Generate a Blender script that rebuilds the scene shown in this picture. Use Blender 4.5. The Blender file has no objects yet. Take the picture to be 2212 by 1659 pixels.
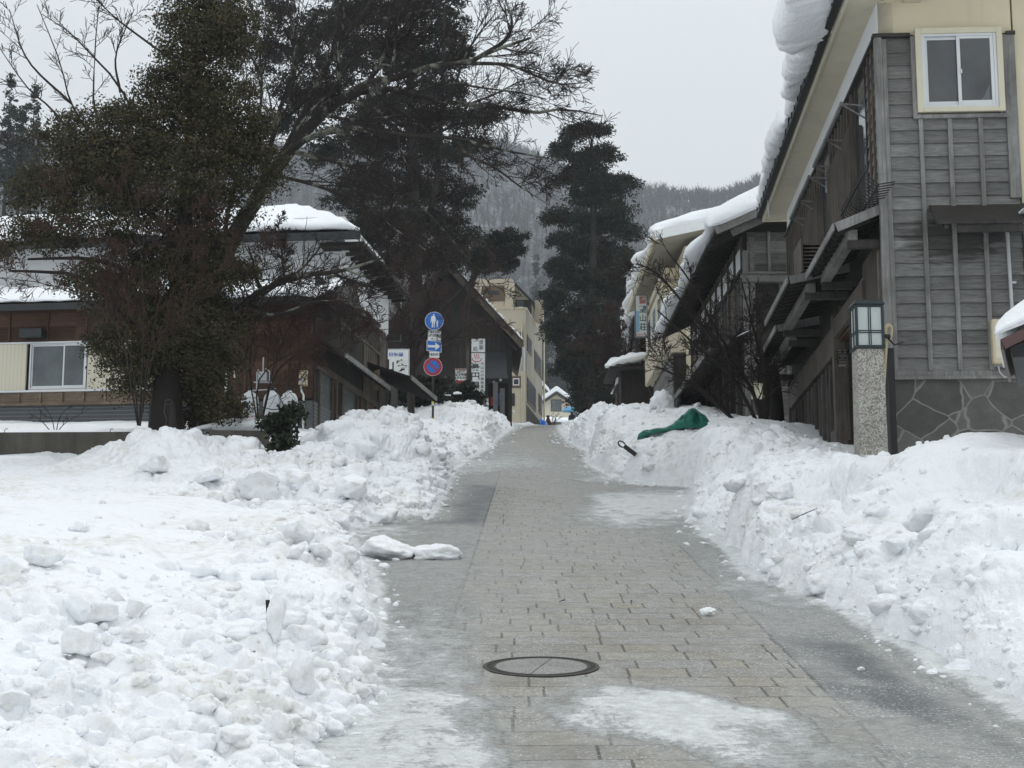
import bpy, math, random
import numpy as np
from mathutils import Vector, Matrix
R = math.radians
random.seed(7)
sc = bpy.context.scene
col = sc.collection
# ------------------------------------------------------------------ camera
F, CX, CY = 3440.0, 1106.0, 829.5          # focal length and centre in the 2212 px wide measuring frame
PITCH, CAMZ = R(8.88), 1.62
cd = bpy.data.cameras.new('camera'); cam = bpy.data.objects.new('camera', cd); col.objects.link(cam)
cam.location = (0, 0, CAMZ); cam.rotation_euler = (math.pi/2 + PITCH, 0, 0)
cd.sensor_fit = 'HORIZONTAL'; cd.angle_x = 2*math.atan(CX/F); cd.clip_start = .1; cd.clip_end = 4000
sc.camera = cam
# ------------------------------------------------------------------ world: overcast sky
w = bpy.data.worlds.new('World'); sc.world = w; w.use_nodes = True
wt = w.node_tree; wt.nodes.clear()
wo = wt.nodes.new('ShaderNodeOutputWorld'); bg = wt.nodes.new('ShaderNodeBackground')
sky = wt.nodes.new('ShaderNodeTexSky'); sky.sky_type = 'NISHITA'; sky.sun_disc = False
SUN_EL, SUN_ROT = R(52), R(200)
sky.sun_elevation = SUN_EL; sky.sun_rotation = SUN_ROT; sky.dust_density = 4
hs = wt.nodes.new('ShaderNodeHueSaturation'); hs.inputs['Saturation'].default_value = .22
mixs = wt.nodes.new('ShaderNodeMix'); mixs.data_type = 'RGBA'; mixs.inputs[0].default_value = .86
tc = wt.nodes.new('ShaderNodeTexCoord'); sep = wt.nodes.new('ShaderNodeSeparateXYZ')
wt.links.new(tc.outputs['Generated'], sep.inputs[0])
cr = wt.nodes.new('ShaderNodeValToRGB'); e = cr.color_ramp.elements
e[0].position = 0.0; e[0].color = (.90, .955, .985, 1)
e[1].position = .95; e[1].color = (1.30, 1.37, 1.40, 1)
m1 = e.new(.30); m1.color = (.93, .975, .995, 1)
cn = wt.nodes.new('ShaderNodeTexNoise'); cn.inputs['Scale'].default_value = 2.2; cn.inputs['Detail'].default_value = 5
wt.links.new(tc.outputs['Generated'], cn.inputs['Vector'])
cm = wt.nodes.new('ShaderNodeMath'); cm.operation = 'MULTIPLY_ADD'; cm.inputs[1].default_value = .30; cm.inputs[2].default_value = -.15
wt.links.new(cn.outputs[0], cm.inputs[0])
ca = wt.nodes.new('ShaderNodeMath'); ca.operation = 'ADD'
wt.links.new(sep.outputs['Z'], ca.inputs[0]); wt.links.new(cm.outputs[0], ca.inputs[1])
wt.links.new(ca.outputs[0], cr.inputs[0])
sc10 = wt.nodes.new('ShaderNodeVectorMath'); sc10.operation = 'SCALE'; sc10.inputs['Scale'].default_value = 10.0   # the cloud layer, at the Background strength below
wt.links.new(cr.outputs[0], sc10.inputs[0])
wt.links.new(sky.outputs[0], hs.inputs['Color'])
wt.links.new(hs.outputs[0], mixs.inputs[6]); wt.links.new(sc10.outputs[0], mixs.inputs[7])
wt.links.new(mixs.outputs[2], bg.inputs[0]); bg.inputs[1].default_value = .106
wt.links.new(bg.outputs[0], wo.inputs[0])
# ------------------------------------------------------------------ soft sun behind the cloud
sl = bpy.data.lights.new('sun', 'SUN'); sl.energy = .75; sl.angle = R(28); sl.color = (1, .975, .94)
so = bpy.data.objects.new('sun', sl); col.objects.link(so)
# the light comes from above and in front a little to the right, as the far side of the snow lumps is brighter than the near side
sd = Vector((.45*math.cos(SUN_EL), .85*math.cos(SUN_EL), math.sin(SUN_EL)))
so.rotation_euler = sd.to_track_quat('Z', 'Y').to_euler()
sky.sun_rotation = math.atan2(sd.x, sd.y)
# ------------------------------------------------------------------ exposure
vs = sc.view_settings
sc.display_settings.display_device = 'sRGB'
vs.view_transform = 'Standard'; vs.look = 'None'; vs.exposure = 0.0; vs.gamma = 1.0
sc.cycles.use_denoising = True
sc.cycles.max_bounces = 8; sc.cycles.diffuse_bounces = 4; sc.cycles.glossy_bounces = 3
sc.cycles.transparent_max_bounces = 8; sc.cycles.volume_bounces = 0
try: sc.cycles.use_light_tree = False
except Exception: pass

# ================================================================== helpers
SP, CP = math.sin(PITCH), math.cos(PITCH)
CAM = Vector((0, 0, CAMZ))
def ray(vx, vy):
    a = (vx-CX)/F; b = (CY-vy)/F
    return Vector((a, CP-b*SP, SP+b*CP))
def at(vx, vy, Y):
    d = ray(vx, vy); return CAM + d*(Y/d.y)
def hit(vx, vy, p0, n):
    d = ray(vx, vy); return CAM + d*((Vector(p0)-CAM).dot(n)/d.dot(n))
def px(n, Y=1.0): return n*Y/F                      # metres that n measuring pixels span at distance Y
S = .1507
def zr(y):                                          # height of the road surface along the street
    y = np.asarray(y, dtype=float)
    a = np.clip((y-74)/14, 0, 1)
    far = np.maximum(y-88, 0)
    z = S*np.minimum(y, 74) + np.where(y > 74, S*14*a - (S-.112)*14*a*a*.5, 0) + .112*np.minimum(far, 62) + .03*np.maximum(far-62, 0)
    return z
def zrf(y): return float(zr(y))

# ---- numpy noise
def _h(ix, iy, iz, seed):
    n = (ix.astype(np.int64)*374761393 + iy.astype(np.int64)*668265263 + iz.astype(np.int64)*2147483647 + seed*1274126177) & 0xffffffff
    n = ((n ^ (n >> 13))*1274126177) & 0xffffffff
    n = ((n ^ (n >> 16))*2246822519) & 0xffffffff
    n = n ^ (n >> 15)
    return (n & 0xffffff).astype(np.float32)/float(0xffffff)
def vnoise(x, y, z, seed=0):
    ix, iy, iz = np.floor(x), np.floor(y), np.floor(z)
    fx, fy, fz = x-ix, y-iy, z-iz
    fx = fx*fx*fx*(fx*(fx*6-15)+10); fy = fy*fy*fy*(fy*(fy*6-15)+10); fz = fz*fz*fz*(fz*(fz*6-15)+10)
    o = 0
    for dx in (0, 1):
        for dy in (0, 1):
            for dz in (0, 1):
                o = o + (fx if dx else 1-fx)*(fy if dy else 1-fy)*(fz if dz else 1-fz)*_h(ix+dx, iy+dy, iz+dz, seed)
    return o*2-1
def fbm(x, y, z, octv=4, seed=0, gain=.5):
    o = 0; a = 1; f = 1; t = 0
    for i in range(octv):
        o = o + a*vnoise(x*f, y*f, z*f, seed+i*17); t += a; a *= gain; f *= 2.03
    return o/t
def worley(x, y, z, seed=0):
    ix, iy, iz = np.floor(x), np.floor(y), np.floor(z)
    f1 = np.full(x.shape, 9., np.float32); f2 = f1.copy(); cid = np.zeros(x.shape, np.float32)
    for dx in (-1, 0, 1):
        for dy in (-1, 0, 1):
            for dz in (-1, 0, 1):
                cx, cy, cz = ix+dx, iy+dy, iz+dz
                d = np.sqrt((cx+_h(cx, cy, cz, seed)-x)**2 + (cy+_h(cx, cy, cz, seed+1)-y)**2 + (cz+_h(cx, cy, cz, seed+2)-z)**2)
                nb = d < f1
                f2 = np.where(nb, f1, np.minimum(f2, d))
                cid = np.where(nb, _h(cx, cy, cz, seed+3), cid)
                f1 = np.where(nb, d, f1)
    return f1, f2, cid

# ---- object helpers
def link(name, me, parent=None, mats=()):
    o = bpy.data.objects.new(name, me); col.objects.link(o)
    for m in mats: me.materials.append(m)
    if parent: o.parent = parent
    return o
def tag(o, label=None, cat=None, group=None, kind=None):
    if label: o['label'] = label
    if cat: o['category'] = cat
    if group: o['group'] = group
    if kind: o['kind'] = kind
    return o
def thing(name, label, cat, loc=(0, 0, 0), rz=0, group=None):
    o = bpy.data.objects.new(name, None); col.objects.link(o); o.empty_display_size = .2
    o.location = loc; o.rotation_euler = (0, 0, rz)
    return tag(o, label, cat, group)
class MB:
    def __init__(s): s.v = []; s.f = []; s.m = []; s.mi = 0
    def add(s, vs, fs):
        b = len(s.v); s.v += [tuple(p) for p in vs]
        for f in fs: s.f.append(tuple(i+b for i in f)); s.m.append(s.mi)
        return s
    def hexa(s, p):            # eight corners: bottom ring 0-3, top ring 4-7 (counter-clockwise from above)
        return s.add(p, [(3, 2, 1, 0), (4, 5, 6, 7), (0, 1, 5, 4), (1, 2, 6, 5), (2, 3, 7, 6), (3, 0, 4, 7)])
    def box(s, x0, x1, y0, y1, z0, z1):
        return s.hexa([(x0, y0, z0), (x1, y0, z0), (x1, y1, z0), (x0, y1, z0), (x0, y0, z1), (x1, y0, z1), (x1, y1, z1), (x0, y1, z1)])
    def bar(s, a, b, w, h, up=(0, 0, 1)):      # rectangular bar from a to b
        a = Vector(a); b = Vector(b); d = (b-a).normalized(); u = Vector(up)
        sx = d.cross(u)
        if sx.length < 1e-4: sx = d.cross(Vector((1, 0, 0)))
        sx.normalize(); uy = sx.cross(d).normalized()
        sx *= w/2; uy *= h/2
        p = [a-sx-uy, a+sx-uy, b+sx-uy, b-sx-uy, a-sx+uy, a+sx+uy, b+sx+uy, b-sx+uy]
        return s.hexa(p)
    def prism(s, poly, axis, t0, t1):          # 2D polygon extruded along an axis ('x','y','z')
        n = len(poly)
        def P(a, b, t): return {'x': (t, a, b), 'y': (a, t, b), 'z': (a, b, t)}[axis]
        vs = [P(a, b, t0) for a, b in poly]+[P(a, b, t1) for a, b in poly]
        fs = [tuple(range(n)), tuple(range(2*n-1, n-1, -1))]
        fs += [(i, i+n, (i+1) % n+n, (i+1) % n) for i in range(n)]
        return s.add(vs, fs)
    def tube(s, pts, rad, n=6, cap=True):
        pts = [Vector(p) for p in pts]; k = len(pts)
        if not hasattr(rad, '__len__'): rad = [rad]*k
        vs = []; prev = None
        for i, p in enumerate(pts):
            d = (pts[min(i+1, k-1)]-pts[max(i-1, 0)])
            if d.length < 1e-9: d = Vector((0, 0, 1))
            d.normalize()
            if prev is None:
                u = d.cross(Vector((0, 0, 1)))
                if u.length < .05: u = d.cross(Vector((1, 0, 0)))
            else:
                u = prev-d*prev.dot(d)
                if u.length < 1e-5: u = d.orthogonal()
            u.normalize(); prev = u; q = d.cross(u)
            for j in range(n):
                t = 2*math.pi*j/n; vs.append(p+(u*math.cos(t)+q*math.sin(t))*rad[i])
        fs = [(i*n+j, i*n+(j+1) % n, (i+1)*n+(j+1) % n, (i+1)*n+j) for i in range(k-1) for j in range(n)]
        if cap: fs += [tuple(range(n-1, -1, -1)), tuple(range((k-1)*n, k*n))]
        return s.add(vs, fs)
    def lathe(s, prof, c=(0, 0, 0), n=20):     # profile of (radius, z)
        vs = []; k = len(prof)
        for r, z in prof:
            for j in range(n):
                t = 2*math.pi*j/n; vs.append((c[0]+r*math.cos(t), c[1]+r*math.sin(t), c[2]+z))
        fs = [(i*n+j, i*n+(j+1) % n, (i+1)*n+(j+1) % n, (i+1)*n+j) for i in range(k-1) for j in range(n)]
        fs += [tuple(range(n-1, -1, -1)), tuple(range((k-1)*n, k*n))]
        return s.add(vs, fs)
    def build(s, name, mats, parent=None, smooth=False, bevel=0):
        me = bpy.data.meshes.new(name); me.from_pydata(s.v, [], s.f)
        if not isinstance(mats, (list, tuple)): mats = [mats]
        o = link(name, me, parent, mats)
        if len(mats) > 1: me.polygons.foreach_set('material_index', s.m)
        if smooth: me.polygons.foreach_set('use_smooth', [True]*len(me.polygons))
        me.update()
        if bevel:
            b = o.modifiers.new('bevel', 'BEVEL'); b.width = bevel; b.segments = 2; b.limit_method = 'ANGLE'
        return o
def grid_mesh(name, V, nx, ny, mat, smooth=True, attrs=None, parent=None):   # V: (ny*nx,3) array
    me = bpy.data.meshes.new(name)
    V = np.ascontiguousarray(V, np.float32)
    i = np.arange(ny-1)[:, None]*nx+np.arange(nx-1)[None, :]
    q = np.stack([i, i+1, i+nx+1, i+nx], -1).reshape(-1, 4).astype(np.int32)
    me.vertices.add(len(V)); me.vertices.foreach_set('co', V.ravel())
    me.loops.add(q.size); me.loops.foreach_set('vertex_index', q.ravel())
    me.polygons.add(len(q)); me.polygons.foreach_set('loop_start', np.arange(0, q.size, 4, dtype=np.int32))
    me.polygons.foreach_set('loop_total', np.full(len(q), 4, np.int32))
    me.update(calc_edges=True)
    if smooth: me.polygons.foreach_set('use_smooth', np.ones(len(q), bool))
    for k, a in (attrs or {}).items():
        at_ = me.attributes.new(k, 'FLOAT', 'POINT'); at_.data.foreach_set('value', np.ascontiguousarray(a, np.float32))
    return link(name, me, parent, [mat])
def raw_mesh(name, V, faces, mats, parent=None, smooth=False, mi=None, attrs=None):   # faces: (n,k) int array, all with k corners
    me = bpy.data.meshes.new(name); V = np.ascontiguousarray(V, np.float32); faces = np.ascontiguousarray(faces, np.int32); k = faces.shape[1]
    me.vertices.add(len(V)); me.vertices.foreach_set('co', V.ravel())
    me.loops.add(faces.size); me.loops.foreach_set('vertex_index', faces.ravel())
    me.polygons.add(len(faces)); me.polygons.foreach_set('loop_start', np.arange(0, faces.size, k, dtype=np.int32))
    me.polygons.foreach_set('loop_total', np.full(len(faces), k, np.int32))
    me.update(calc_edges=True)
    if smooth: me.polygons.foreach_set('use_smooth', np.ones(len(faces), bool))
    if not isinstance(mats, (list, tuple)): mats = [mats]
    o = link(name, me, parent, mats)
    if mi is not None: me.polygons.foreach_set('material_index', np.ascontiguousarray(mi, np.int32))
    for kk, a in (attrs or {}).items():
        at_ = me.attributes.new(kk, 'FLOAT', 'POINT'); at_.data.foreach_set('value', np.ascontiguousarray(a, np.float32))
    return o

# ---- material helper
class NT:
    def __init__(s, name):
        s.m = bpy.data.materials.new(name); s.m.use_nodes = True; s.t = s.m.node_tree
        s.b = s.t.nodes['Principled BSDF']; s.out = s.t.nodes['Material Output']
    def n(s, typ, **kw):
        nd = s.t.nodes.new('ShaderNode'+typ)
        for k, v in kw.items(): setattr(nd, k, v)
        return nd
    def l(s, a, b): s.t.links.new(a, b)
    def set(s, sock, v):
        if isinstance(v, bpy.types.NodeSocket): s.l(v, sock)
        elif v is not None:
            if isinstance(v, (tuple, list)) and len(v) == 3 and sock.type == 'RGBA': v = (*v, 1)
            sock.default_value = v
    def math(s, op, a, b=None, c=None, clamp=False):
        nd = s.n('Math', operation=op); nd.use_clamp = clamp
        for i, v in enumerate((a, b, c)):
            if v is not None: s.set(nd.inputs[i], v)
        return nd.outputs[0]
    def mix(s, f, a, b, blend='MIX'):
        nd = s.n('Mix', data_type='RGBA', blend_type=blend)
        s.set(nd.inputs[0], f); s.set(nd.inputs[6], a); s.set(nd.inputs[7], b); return nd.outputs[2]
    def ramp(s, f, stops):
        nd = s.n('ValToRGB'); el = nd.color_ramp.elements
        while len(el) < len(stops): el.new(.5)
        for i, (p, c) in enumerate(stops):
            el[i].position = p
            el[i].color = (c, c, c, 1) if not hasattr(c, '__len__') else (*c, 1)
        s.set(nd.inputs[0], f); return nd.outputs[0]
    def coord(s, kind='Object', scale=(1, 1, 1), rot=(0, 0, 0), loc=(0, 0, 0)):
        tc = s.n('TexCoord'); mp = s.n('Mapping'); s.l(tc.outputs[kind], mp.inputs[0])
        mp.inputs['Scale'].default_value = scale; mp.inputs['Rotation'].default_value = rot; mp.inputs['Location'].default_value = loc
        return mp.outputs[0]
    def noise(s, vec, scale, detail=4, rough=.55, dist=0):
        nd = s.n('TexNoise'); s.set(nd.inputs['Vector'], vec); nd.inputs['Scale'].default_value = scale
        nd.inputs['Detail'].default_value = detail; nd.inputs['Roughness'].default_value = rough; nd.inputs['Distortion'].default_value = dist
        return nd.outputs[0]
    def voro(s, vec, scale, feature='F1', rnd=1):
        nd = s.n('TexVoronoi', feature=feature); s.set(nd.inputs['Vector'], vec); nd.inputs['Scale'].default_value = scale
        nd.inputs['Randomness'].default_value = rnd
        return nd
    def bump(s, h, strength=.3, dist=.02):
        nd = s.n('Bump'); s.set(nd.inputs['Height'], h); nd.inputs['Strength'].default_value = strength; nd.inputs['Distance'].default_value = dist
        s.l(nd.outputs[0], s.b.inputs['Normal']); return nd
    def attr(s, name):
        nd = s.n('Attribute'); nd.attribute_name = name; return nd.outputs['Fac']
    def fin(s, color=None, rough=None, spec=None, metal=None):
        if color is not None: s.set(s.b.inputs['Base Color'], color)
        if rough is not None: s.set(s.b.inputs['Roughness'], rough)
        if spec is not None: s.b.inputs['Specular IOR Level'].default_value = spec
        if metal is not None: s.b.inputs['Metallic'].default_value = metal
        return s.m
def plain(name, c, rough=.6, spec=.4, metal=0, var=.12, scale=6, bump=0):
    t = NT(name); v = t.coord()
    nz = t.noise(v, scale, 5)
    k = t.ramp(nz, [(.25, 1-var), (.75, 1+var)])
    t.fin(t.mix(1, c, k, 'MULTIPLY'), rough, spec, metal)
    if bump: t.bump(t.noise(v, scale*6, 4), bump, .01)
    return t.m
def snow_mat(name, dirt=0.0, base=(.87, .89, .915)):
    t = NT(name); v = t.coord()
    n1 = t.noise(v, 1.6, 5, .6); n2 = t.noise(v, 34, 4, .65); n3 = t.noise(v, 9, 5, .6)
    c = base
    if dirt:
        d1 = t.noise(v, .55, 4, .6)
        dm = t.ramp(t.math('MULTIPLY', d1, t.ramp(n3, [(.35, .55), (.7, 1.15)])), [(.40, 0), (.70, 1)])
        c = t.mix(t.math('MULTIPLY', dm, dirt), c, (.64, .615, .56))
        sp = t.voro(v, 7.0).outputs['Distance']                # twigs and grit lying in the snow
        sm = t.math('MULTIPLY', t.math('LESS_THAN', sp, .045), t.math('GREATER_THAN', n1, .53))
        c = t.mix(t.math('MULTIPLY', sm, .75), c, (.10, .085, .06))
    t.fin(c, .62, .25)
    t.b.inputs['Subsurface Weight'].default_value = 0.0
    hgt = t.math('ADD', t.math('MULTIPLY', n3, 1.0), t.math('MULTIPLY', n2, .45))
    t.bump(hgt, .55, .05)
    return t.m
# ================================================================== terrain
M = {}
M['snow'] = snow_mat('snow'); M['snow_bank'] = snow_mat('plowed_snow', .8)
M['snow_roof'] = snow_mat('roof_snow', 0, (.90, .92, .945))

# foot of each bank: (pixel x, pixel y) on the road plane
def foot(lst):
    o = []
    for vx, vy in lst:
        d = ray(vx, vy); t = CAMZ/(S*d.y-d.z); o.append((d.y*t, d.x*t))
    o.sort(); return o
footL = foot([(640, 1720), (683, 1659), (740, 1602), (823, 1519), (784, 1467), (806, 1370), (801, 1274), (784, 1217), (742, 1160), (728, 1150), (790, 1139), (915, 1121),
              (927, 1108), (951, 1064), (975, 1017), (1038, 973), (1094, 930), (1125, 921)])
footR = foot([(2300, 1600), (2212, 1532), (2061, 1458), (2017, 1436), (1899, 1366), (1794, 1309), (1680, 1262), (1623, 1239), (1592, 1200), (1496, 1121), (1500, 1075), (1506, 1056), (1380, 1049), (1332, 1033), (1280, 1005), (1276, 977), (1233, 955), (1213, 926)])
footL = [(2, -.95), (5, -.9)]+footL+[(78, 1.0), (90, 1.5), (110, .6), (140, 1.0)]
footR = [(2, 2.8), (5, 2.75)]+footR+[(90, 2.9), (110, 4.2), (140, 6)]
def finterp(lst, y): return np.interp(y, [a for a, b in lst], [b for a, b in lst])
ctlL = [(0, 1659, 5.6), (300, 1659, 5.9), (550, 1659, 6.2), (200, 1400, 7.6), (420, 1450, 7.4), (600, 1330, 8.6), (690, 1250, 10.0), (680, 1170, 12), (720, 1190, 12.2), (200, 1165, 11), (0, 1160, 10.5), (450, 1190, 11.5), (40, 1300, 8.2), (420, 1300, 8.8),
        (0, 1100, 15), (300, 1080, 17), (500, 1120, 16), (620, 1130, 15.5), (0, 1010, 24), (100, 1030, 22), (0, 990, 26.3), (130, 1006, 25.8), (200, 1060, 20),
        (222, 1010, 24), (270, 970, 24.6), (326, 938, 25), (365, 944, 25), (399, 936, 25), (455, 948, 25.3), (486, 985, 25), (521, 972, 24.5), (560, 985, 24.5), (590, 992, 24.5), (650, 982, 25.5), (680, 942, 25.5),
        (722, 917, 26), (764, 908, 27), (797, 898, 28), (830, 903, 29), (852, 914, 30), (872, 936, 32), (500, 1080, 19.5), (700, 1080, 20), (400, 1050, 20.5), (560, 1030, 21.5), (760, 1000, 23), (640, 1020, 22.5), (840, 1020, 24), (820, 1060, 22),
        (880, 940, 45), (909, 905, 50), (919, 921, 51), (963, 873, 53), (996, 873, 55), (1030, 880, 58), (1068, 889, 62), (1092, 894, 66), (1150, 921, 76), (950, 930, 48), (900, 1000, 30), (870, 970, 30), (940, 960, 38),
        (100, 915, 33), (250, 912, 33), (-200, 915, 33), (400, 912, 33), (100, 930, 28.5), (280, 930, 28.5), (650, 960, 28), (690, 950, 30), (-300, 990, 26), (-300, 1100, 15), (-300, 1300, 8)]
ctlR = [(2108, 932, 13.5), (2212, 966, 12.5), (2057, 950, 13.8), (2027, 968, 14), (1926, 999, 14.5), (1882, 995, 15), (1795, 1006, 16), (1773, 999, 17), (1715, 976, 19), (1686, 973, 20), (2150, 1200, 10), (1950, 1150, 12), (2212, 1100, 10.5), (2212, 1330, 8.9), (2080, 1080, 12),
        (1800, 1100, 14.5), (1650, 1060, 18), (1600, 1010, 20), (1560, 1050, 20.5), (1640, 928, 24), (1570, 902, 27), (1530, 940, 27.5), (1450, 950, 28), (1400, 945, 29), (1445, 925, 30.5), (1530, 908, 31), (1480, 905, 33), (1440, 892, 36), (1450, 882, 38), (1500, 876, 36), (1390, 878, 40), (1330, 878, 46),
        (1290, 883, 52), (1245, 893, 60), (1225, 908, 68), (1330, 960, 36), (1300, 930, 44), (1350, 990, 30), (2000, 1000, 19), (2300, 980, 19), (1800, 960, 24), (1700, 930, 30), (1600, 900, 36), (2400, 1000, 12), (2400, 1300, 8)]
def ctl_h(lst):
    o = []
    for vx, vy, Y in lst:
        p = at(vx, vy, Y); o.append((p.x, p.y, p.z-zrf(p.y)))
    return np.array(o)
def shepard(c, x, y, ax=1.0, ay=.6, p=2.7):
    num = np.zeros_like(x); den = np.zeros_like(x)
    for cx_, cy_, v in c:
        sc_ = 1/(.35+.03*cy_)
        w_ = 1/((((x-cx_)*ax)**2+((y-cy_)*ay)**2)*sc_*sc_+.008)**p
        num += w_*v; den += w_
    return num/den
cL, cR = ctl_h(ctlL), ctl_h(ctlR)
cR = np.vstack([cR, [[12, y, .75] for y in (8, 14, 20, 30, 40, 50)], [[5.5, y, 1.0] for y in (55, 65, 80)]])
cL = np.vstack([cL, [[-12, y, 1.0] for y in (34, 45, 60)], [[-3, y, .9] for y in (58, 64, 72)]])
# roughness of the snow surface: 0 smooth, 1 broken into clods
def ctl_r(lst):
    o = []
    for vx, vy, Y, r in lst:
        p = at(vx, vy, Y); o.append((p.x, p.y, r))
    return np.array(o)
rL = ctl_r([(0, 1100, 15, .05), (300, 1080, 17, .08), (500, 1120, 16, .2), (100, 1030, 22, .1), (0, 1010, 24, .12), (400, 1200, 11.5, .18), (100, 1200, 10.3, .35), (100, 1400, 7.6, .7), (300, 1500, 7, .8), (600, 1330, 8.6, .9), (680, 1170, 12, .9), (550, 1600, 6.3, .9),
            (100, 1600, 6, .6), (350, 960, 24.6, 1.2), (600, 1000, 23, 1.3), (750, 960, 26, 1.2), (850, 1000, 27, 1.0), (700, 1080, 20, 1.2), (450, 1060, 20.5, 1.1), (900, 950, 45, .9), (1000, 890, 56, 1.), (150, 920, 31, .0), (650, 960, 29, .0), (500, 1290, 9.5, .6), (770, 1300, 11.5, .3)])
rR = ctl_r([(2108, 950, 13.4, .1), (2212, 1050, 11, .35), (2000, 1150, 12, .5), (1850, 1090, 14, .65), (1700, 1050, 18, .75), (2212, 1300, 9, .4), (1600, 980, 21, .6), (1560, 940, 26, .2), (1450, 950, 28, .3), (1400, 990, 27.5, .8), (1350, 940, 38, .7), (1280, 920, 50, 1.), (1600, 900, 30, .3), (1450, 880, 37, .4), (2000, 1000, 19, .1)])

def bank(name, ft, ctl, rough, side, seed):
    ny, nx = 1120, 430
    Y = 4.2*np.exp(np.linspace(0, math.log(92/4.2), ny))
    jag = .10*fbm(Y*1.5, Y*0+seed, Y*0, 4, seed)*np.clip(Y/12, .7, 1.6)+.05*fbm(Y*7., Y*0+seed, Y*0, 2, seed+3)
    fx = finterp(ft, Y)+jag
    u = np.linspace(0, 1, nx)
    um = (np.exp(u*3.0)-1)/(math.exp(3.0)-1)
    W = 5.5+.22*Y
    if side > 0: W = 4.5+.16*Y
    U = um[None, :]*W[:, None]
    X = fx[:, None]+side*U; YY = np.repeat(Y[:, None], nx, 1)
    H = shepard(ctl, X, YY)
    rg = np.clip(shepard(rough, X, YY, 1, .6, 1.8), 0, 1.4)
    wf = .40+.008*Y+.25*np.clip((12-Y)/6, 0, 1)
    wf = wf[:, None]*(1+.5*vnoise(YY*.9, X*0, X*0+seed, 5))
    t = np.clip(U/wf, 0, 1)
    prof = np.sin(t*math.pi/2)**.75
    low = (1-t)*0
    H = np.maximum(H, .10)*prof + low
    H = H-.06*(1-np.clip(U/.08, 0, 1))
    if side > 0: H *= 1-.78*np.clip((YY-46)/18, 0, 1)
    H += .12*fbm(X*.9, YY*.7, X*0, 3, seed+9)*t*np.clip(rg+.15, 0, 1)*np.clip(H/.6, .2, 1)
    Z = zr(YY)+H
    P = np.stack([X, YY, Z], -1)
    # normals of the smooth form
    du = np.gradient(P, axis=1); dv = np.gradient(P, axis=0)
    N = np.cross(du, dv)*side; N /= np.maximum(np.linalg.norm(N, axis=-1, keepdims=True), 1e-9)
    x, y, z = X.astype(np.float32), YY.astype(np.float32), Z.astype(np.float32)
    am = (np.clip(U/.25, .25, 1)*np.clip(H/.25, .15, 1)).astype(np.float32)
    wx = x+.18*vnoise(x*2.1, y*2.1, z*2.1, seed+30); wy = y+.18*vnoise(x*2.1, y*2.1, z*2.1, seed+31); wz = z+.12*vnoise(x*2.1, y*2.1, z*2.1, seed+32)
    D = 0
    for s_, a_, sd_ in ((.62, .17, 1), (.30, .115, 5), (.14, .06, 9), (.06, .016, 13)):
        f1, f2, cid = worley(wx/s_, wy/s_, wz/s_, seed+sd_)
        edge = np.clip((f2-f1)*2.6, 0, 1)
        bumpv = (edge**.6*.75+.6*(.6-f1))*(.25+1.1*cid**1.5)
        keep = np.clip(vnoise(x/(s_*4), y/(s_*4), z/(s_*4), seed+sd_+60)*1.6+.55, 0, 1)
        D = D+a_*bumpv*keep
    D = D*rg*am
    D = D+(.045*fbm(x*4, y*4, z*4, 4, seed+70)*(.35+rg)*am)
    D = D+.012*fbm(x*22, y*22, z*22, 3, seed+80)*(.4+.8*rg)*am
    P = P+N*D[..., None]
    P[..., 2] -= .075*np.clip(rg, 0, 1)*am
    o = grid_mesh(name, P.reshape(-1, 3)[:, :], nx, ny, M['snow_bank'])
    if side < 0:
        o.data.flip_normals()
    tag(o, kind='structure')
    return P, N, rg, H, fx
PL, NL, rgL, HL, fL = bank('snow_bank', footL, cL, rL, -1, 11)
PR, NR, rgR, HR, fR = bank('snow_bank', footR, cR, rR, 1, 47)

# broken clods strewn on the banks and along their feet
def ico():
    t = (1+5**.5)/2
    v = np.array([(-1, t, 0), (1, t, 0), (-1, -t, 0), (1, -t, 0), (0, -1, t), (0, 1, t), (0, -1, -t), (0, 1, -t), (t, 0, -1), (t, 0, 1), (-t, 0, -1), (-t, 0, 1)], float)
    f = np.array([(0, 11, 5), (0, 5, 1), (0, 1, 7), (0, 7, 10), (0, 10, 11), (1, 5, 9), (5, 11, 4), (11, 10, 2), (10, 7, 6), (7, 1, 8), (3, 9, 4), (3, 4, 2), (3, 2, 6), (3, 6, 8), (3, 8, 9), (4, 9, 5), (2, 4, 11), (6, 2, 10), (8, 6, 7), (9, 8, 1)])
    return v/np.linalg.norm(v[0]), f
def subdiv(v, f):
    e = {}; v = list(map(tuple, v)); nf = []
    def mid(a, b):
        k = (min(a, b), max(a, b))
        if k not in e:
            p = np.array(v[a])+np.array(v[b]); p /= np.linalg.norm(p); v.append(tuple(p)); e[k] = len(v)-1
        return e[k]
    for a, b, c in f:
        ab, bc, ca_ = mid(a, b), mid(b, c), mid(c, a)
        nf += [(a, ab, ca_), (b, bc, ab), (c, ca_, bc), (ab, bc, ca_)]
    return np.array(v), np.array(nf)
IV0, IF0 = ico(); IV1, IF1 = subdiv(IV0, IF0); IV2, IF2 = subdiv(IV1, IF1); IV3, IF3 = subdiv(IV2, IF2)
rng = np.random.default_rng(5)
def clod_shape(iv, seed, blocky=.5, rough=.25):
    r = np.random.default_rng(seed)
    v = iv.copy()
    for k in range(7):                       # planar cuts make flat broken faces
        n = r.normal(size=3); n /= np.linalg.norm(n); d = r.uniform(.55, .85)
        s_ = v@n; ex = np.maximum(s_-d, 0); v = v-np.outer(ex*blocky*1.6, n)
    off = r.uniform(0, 50, 3)
    nn = fbm(*(v*1.7+off).T, 3, seed); v = v*(1+rough*nn)[:, None]
    return v
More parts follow.
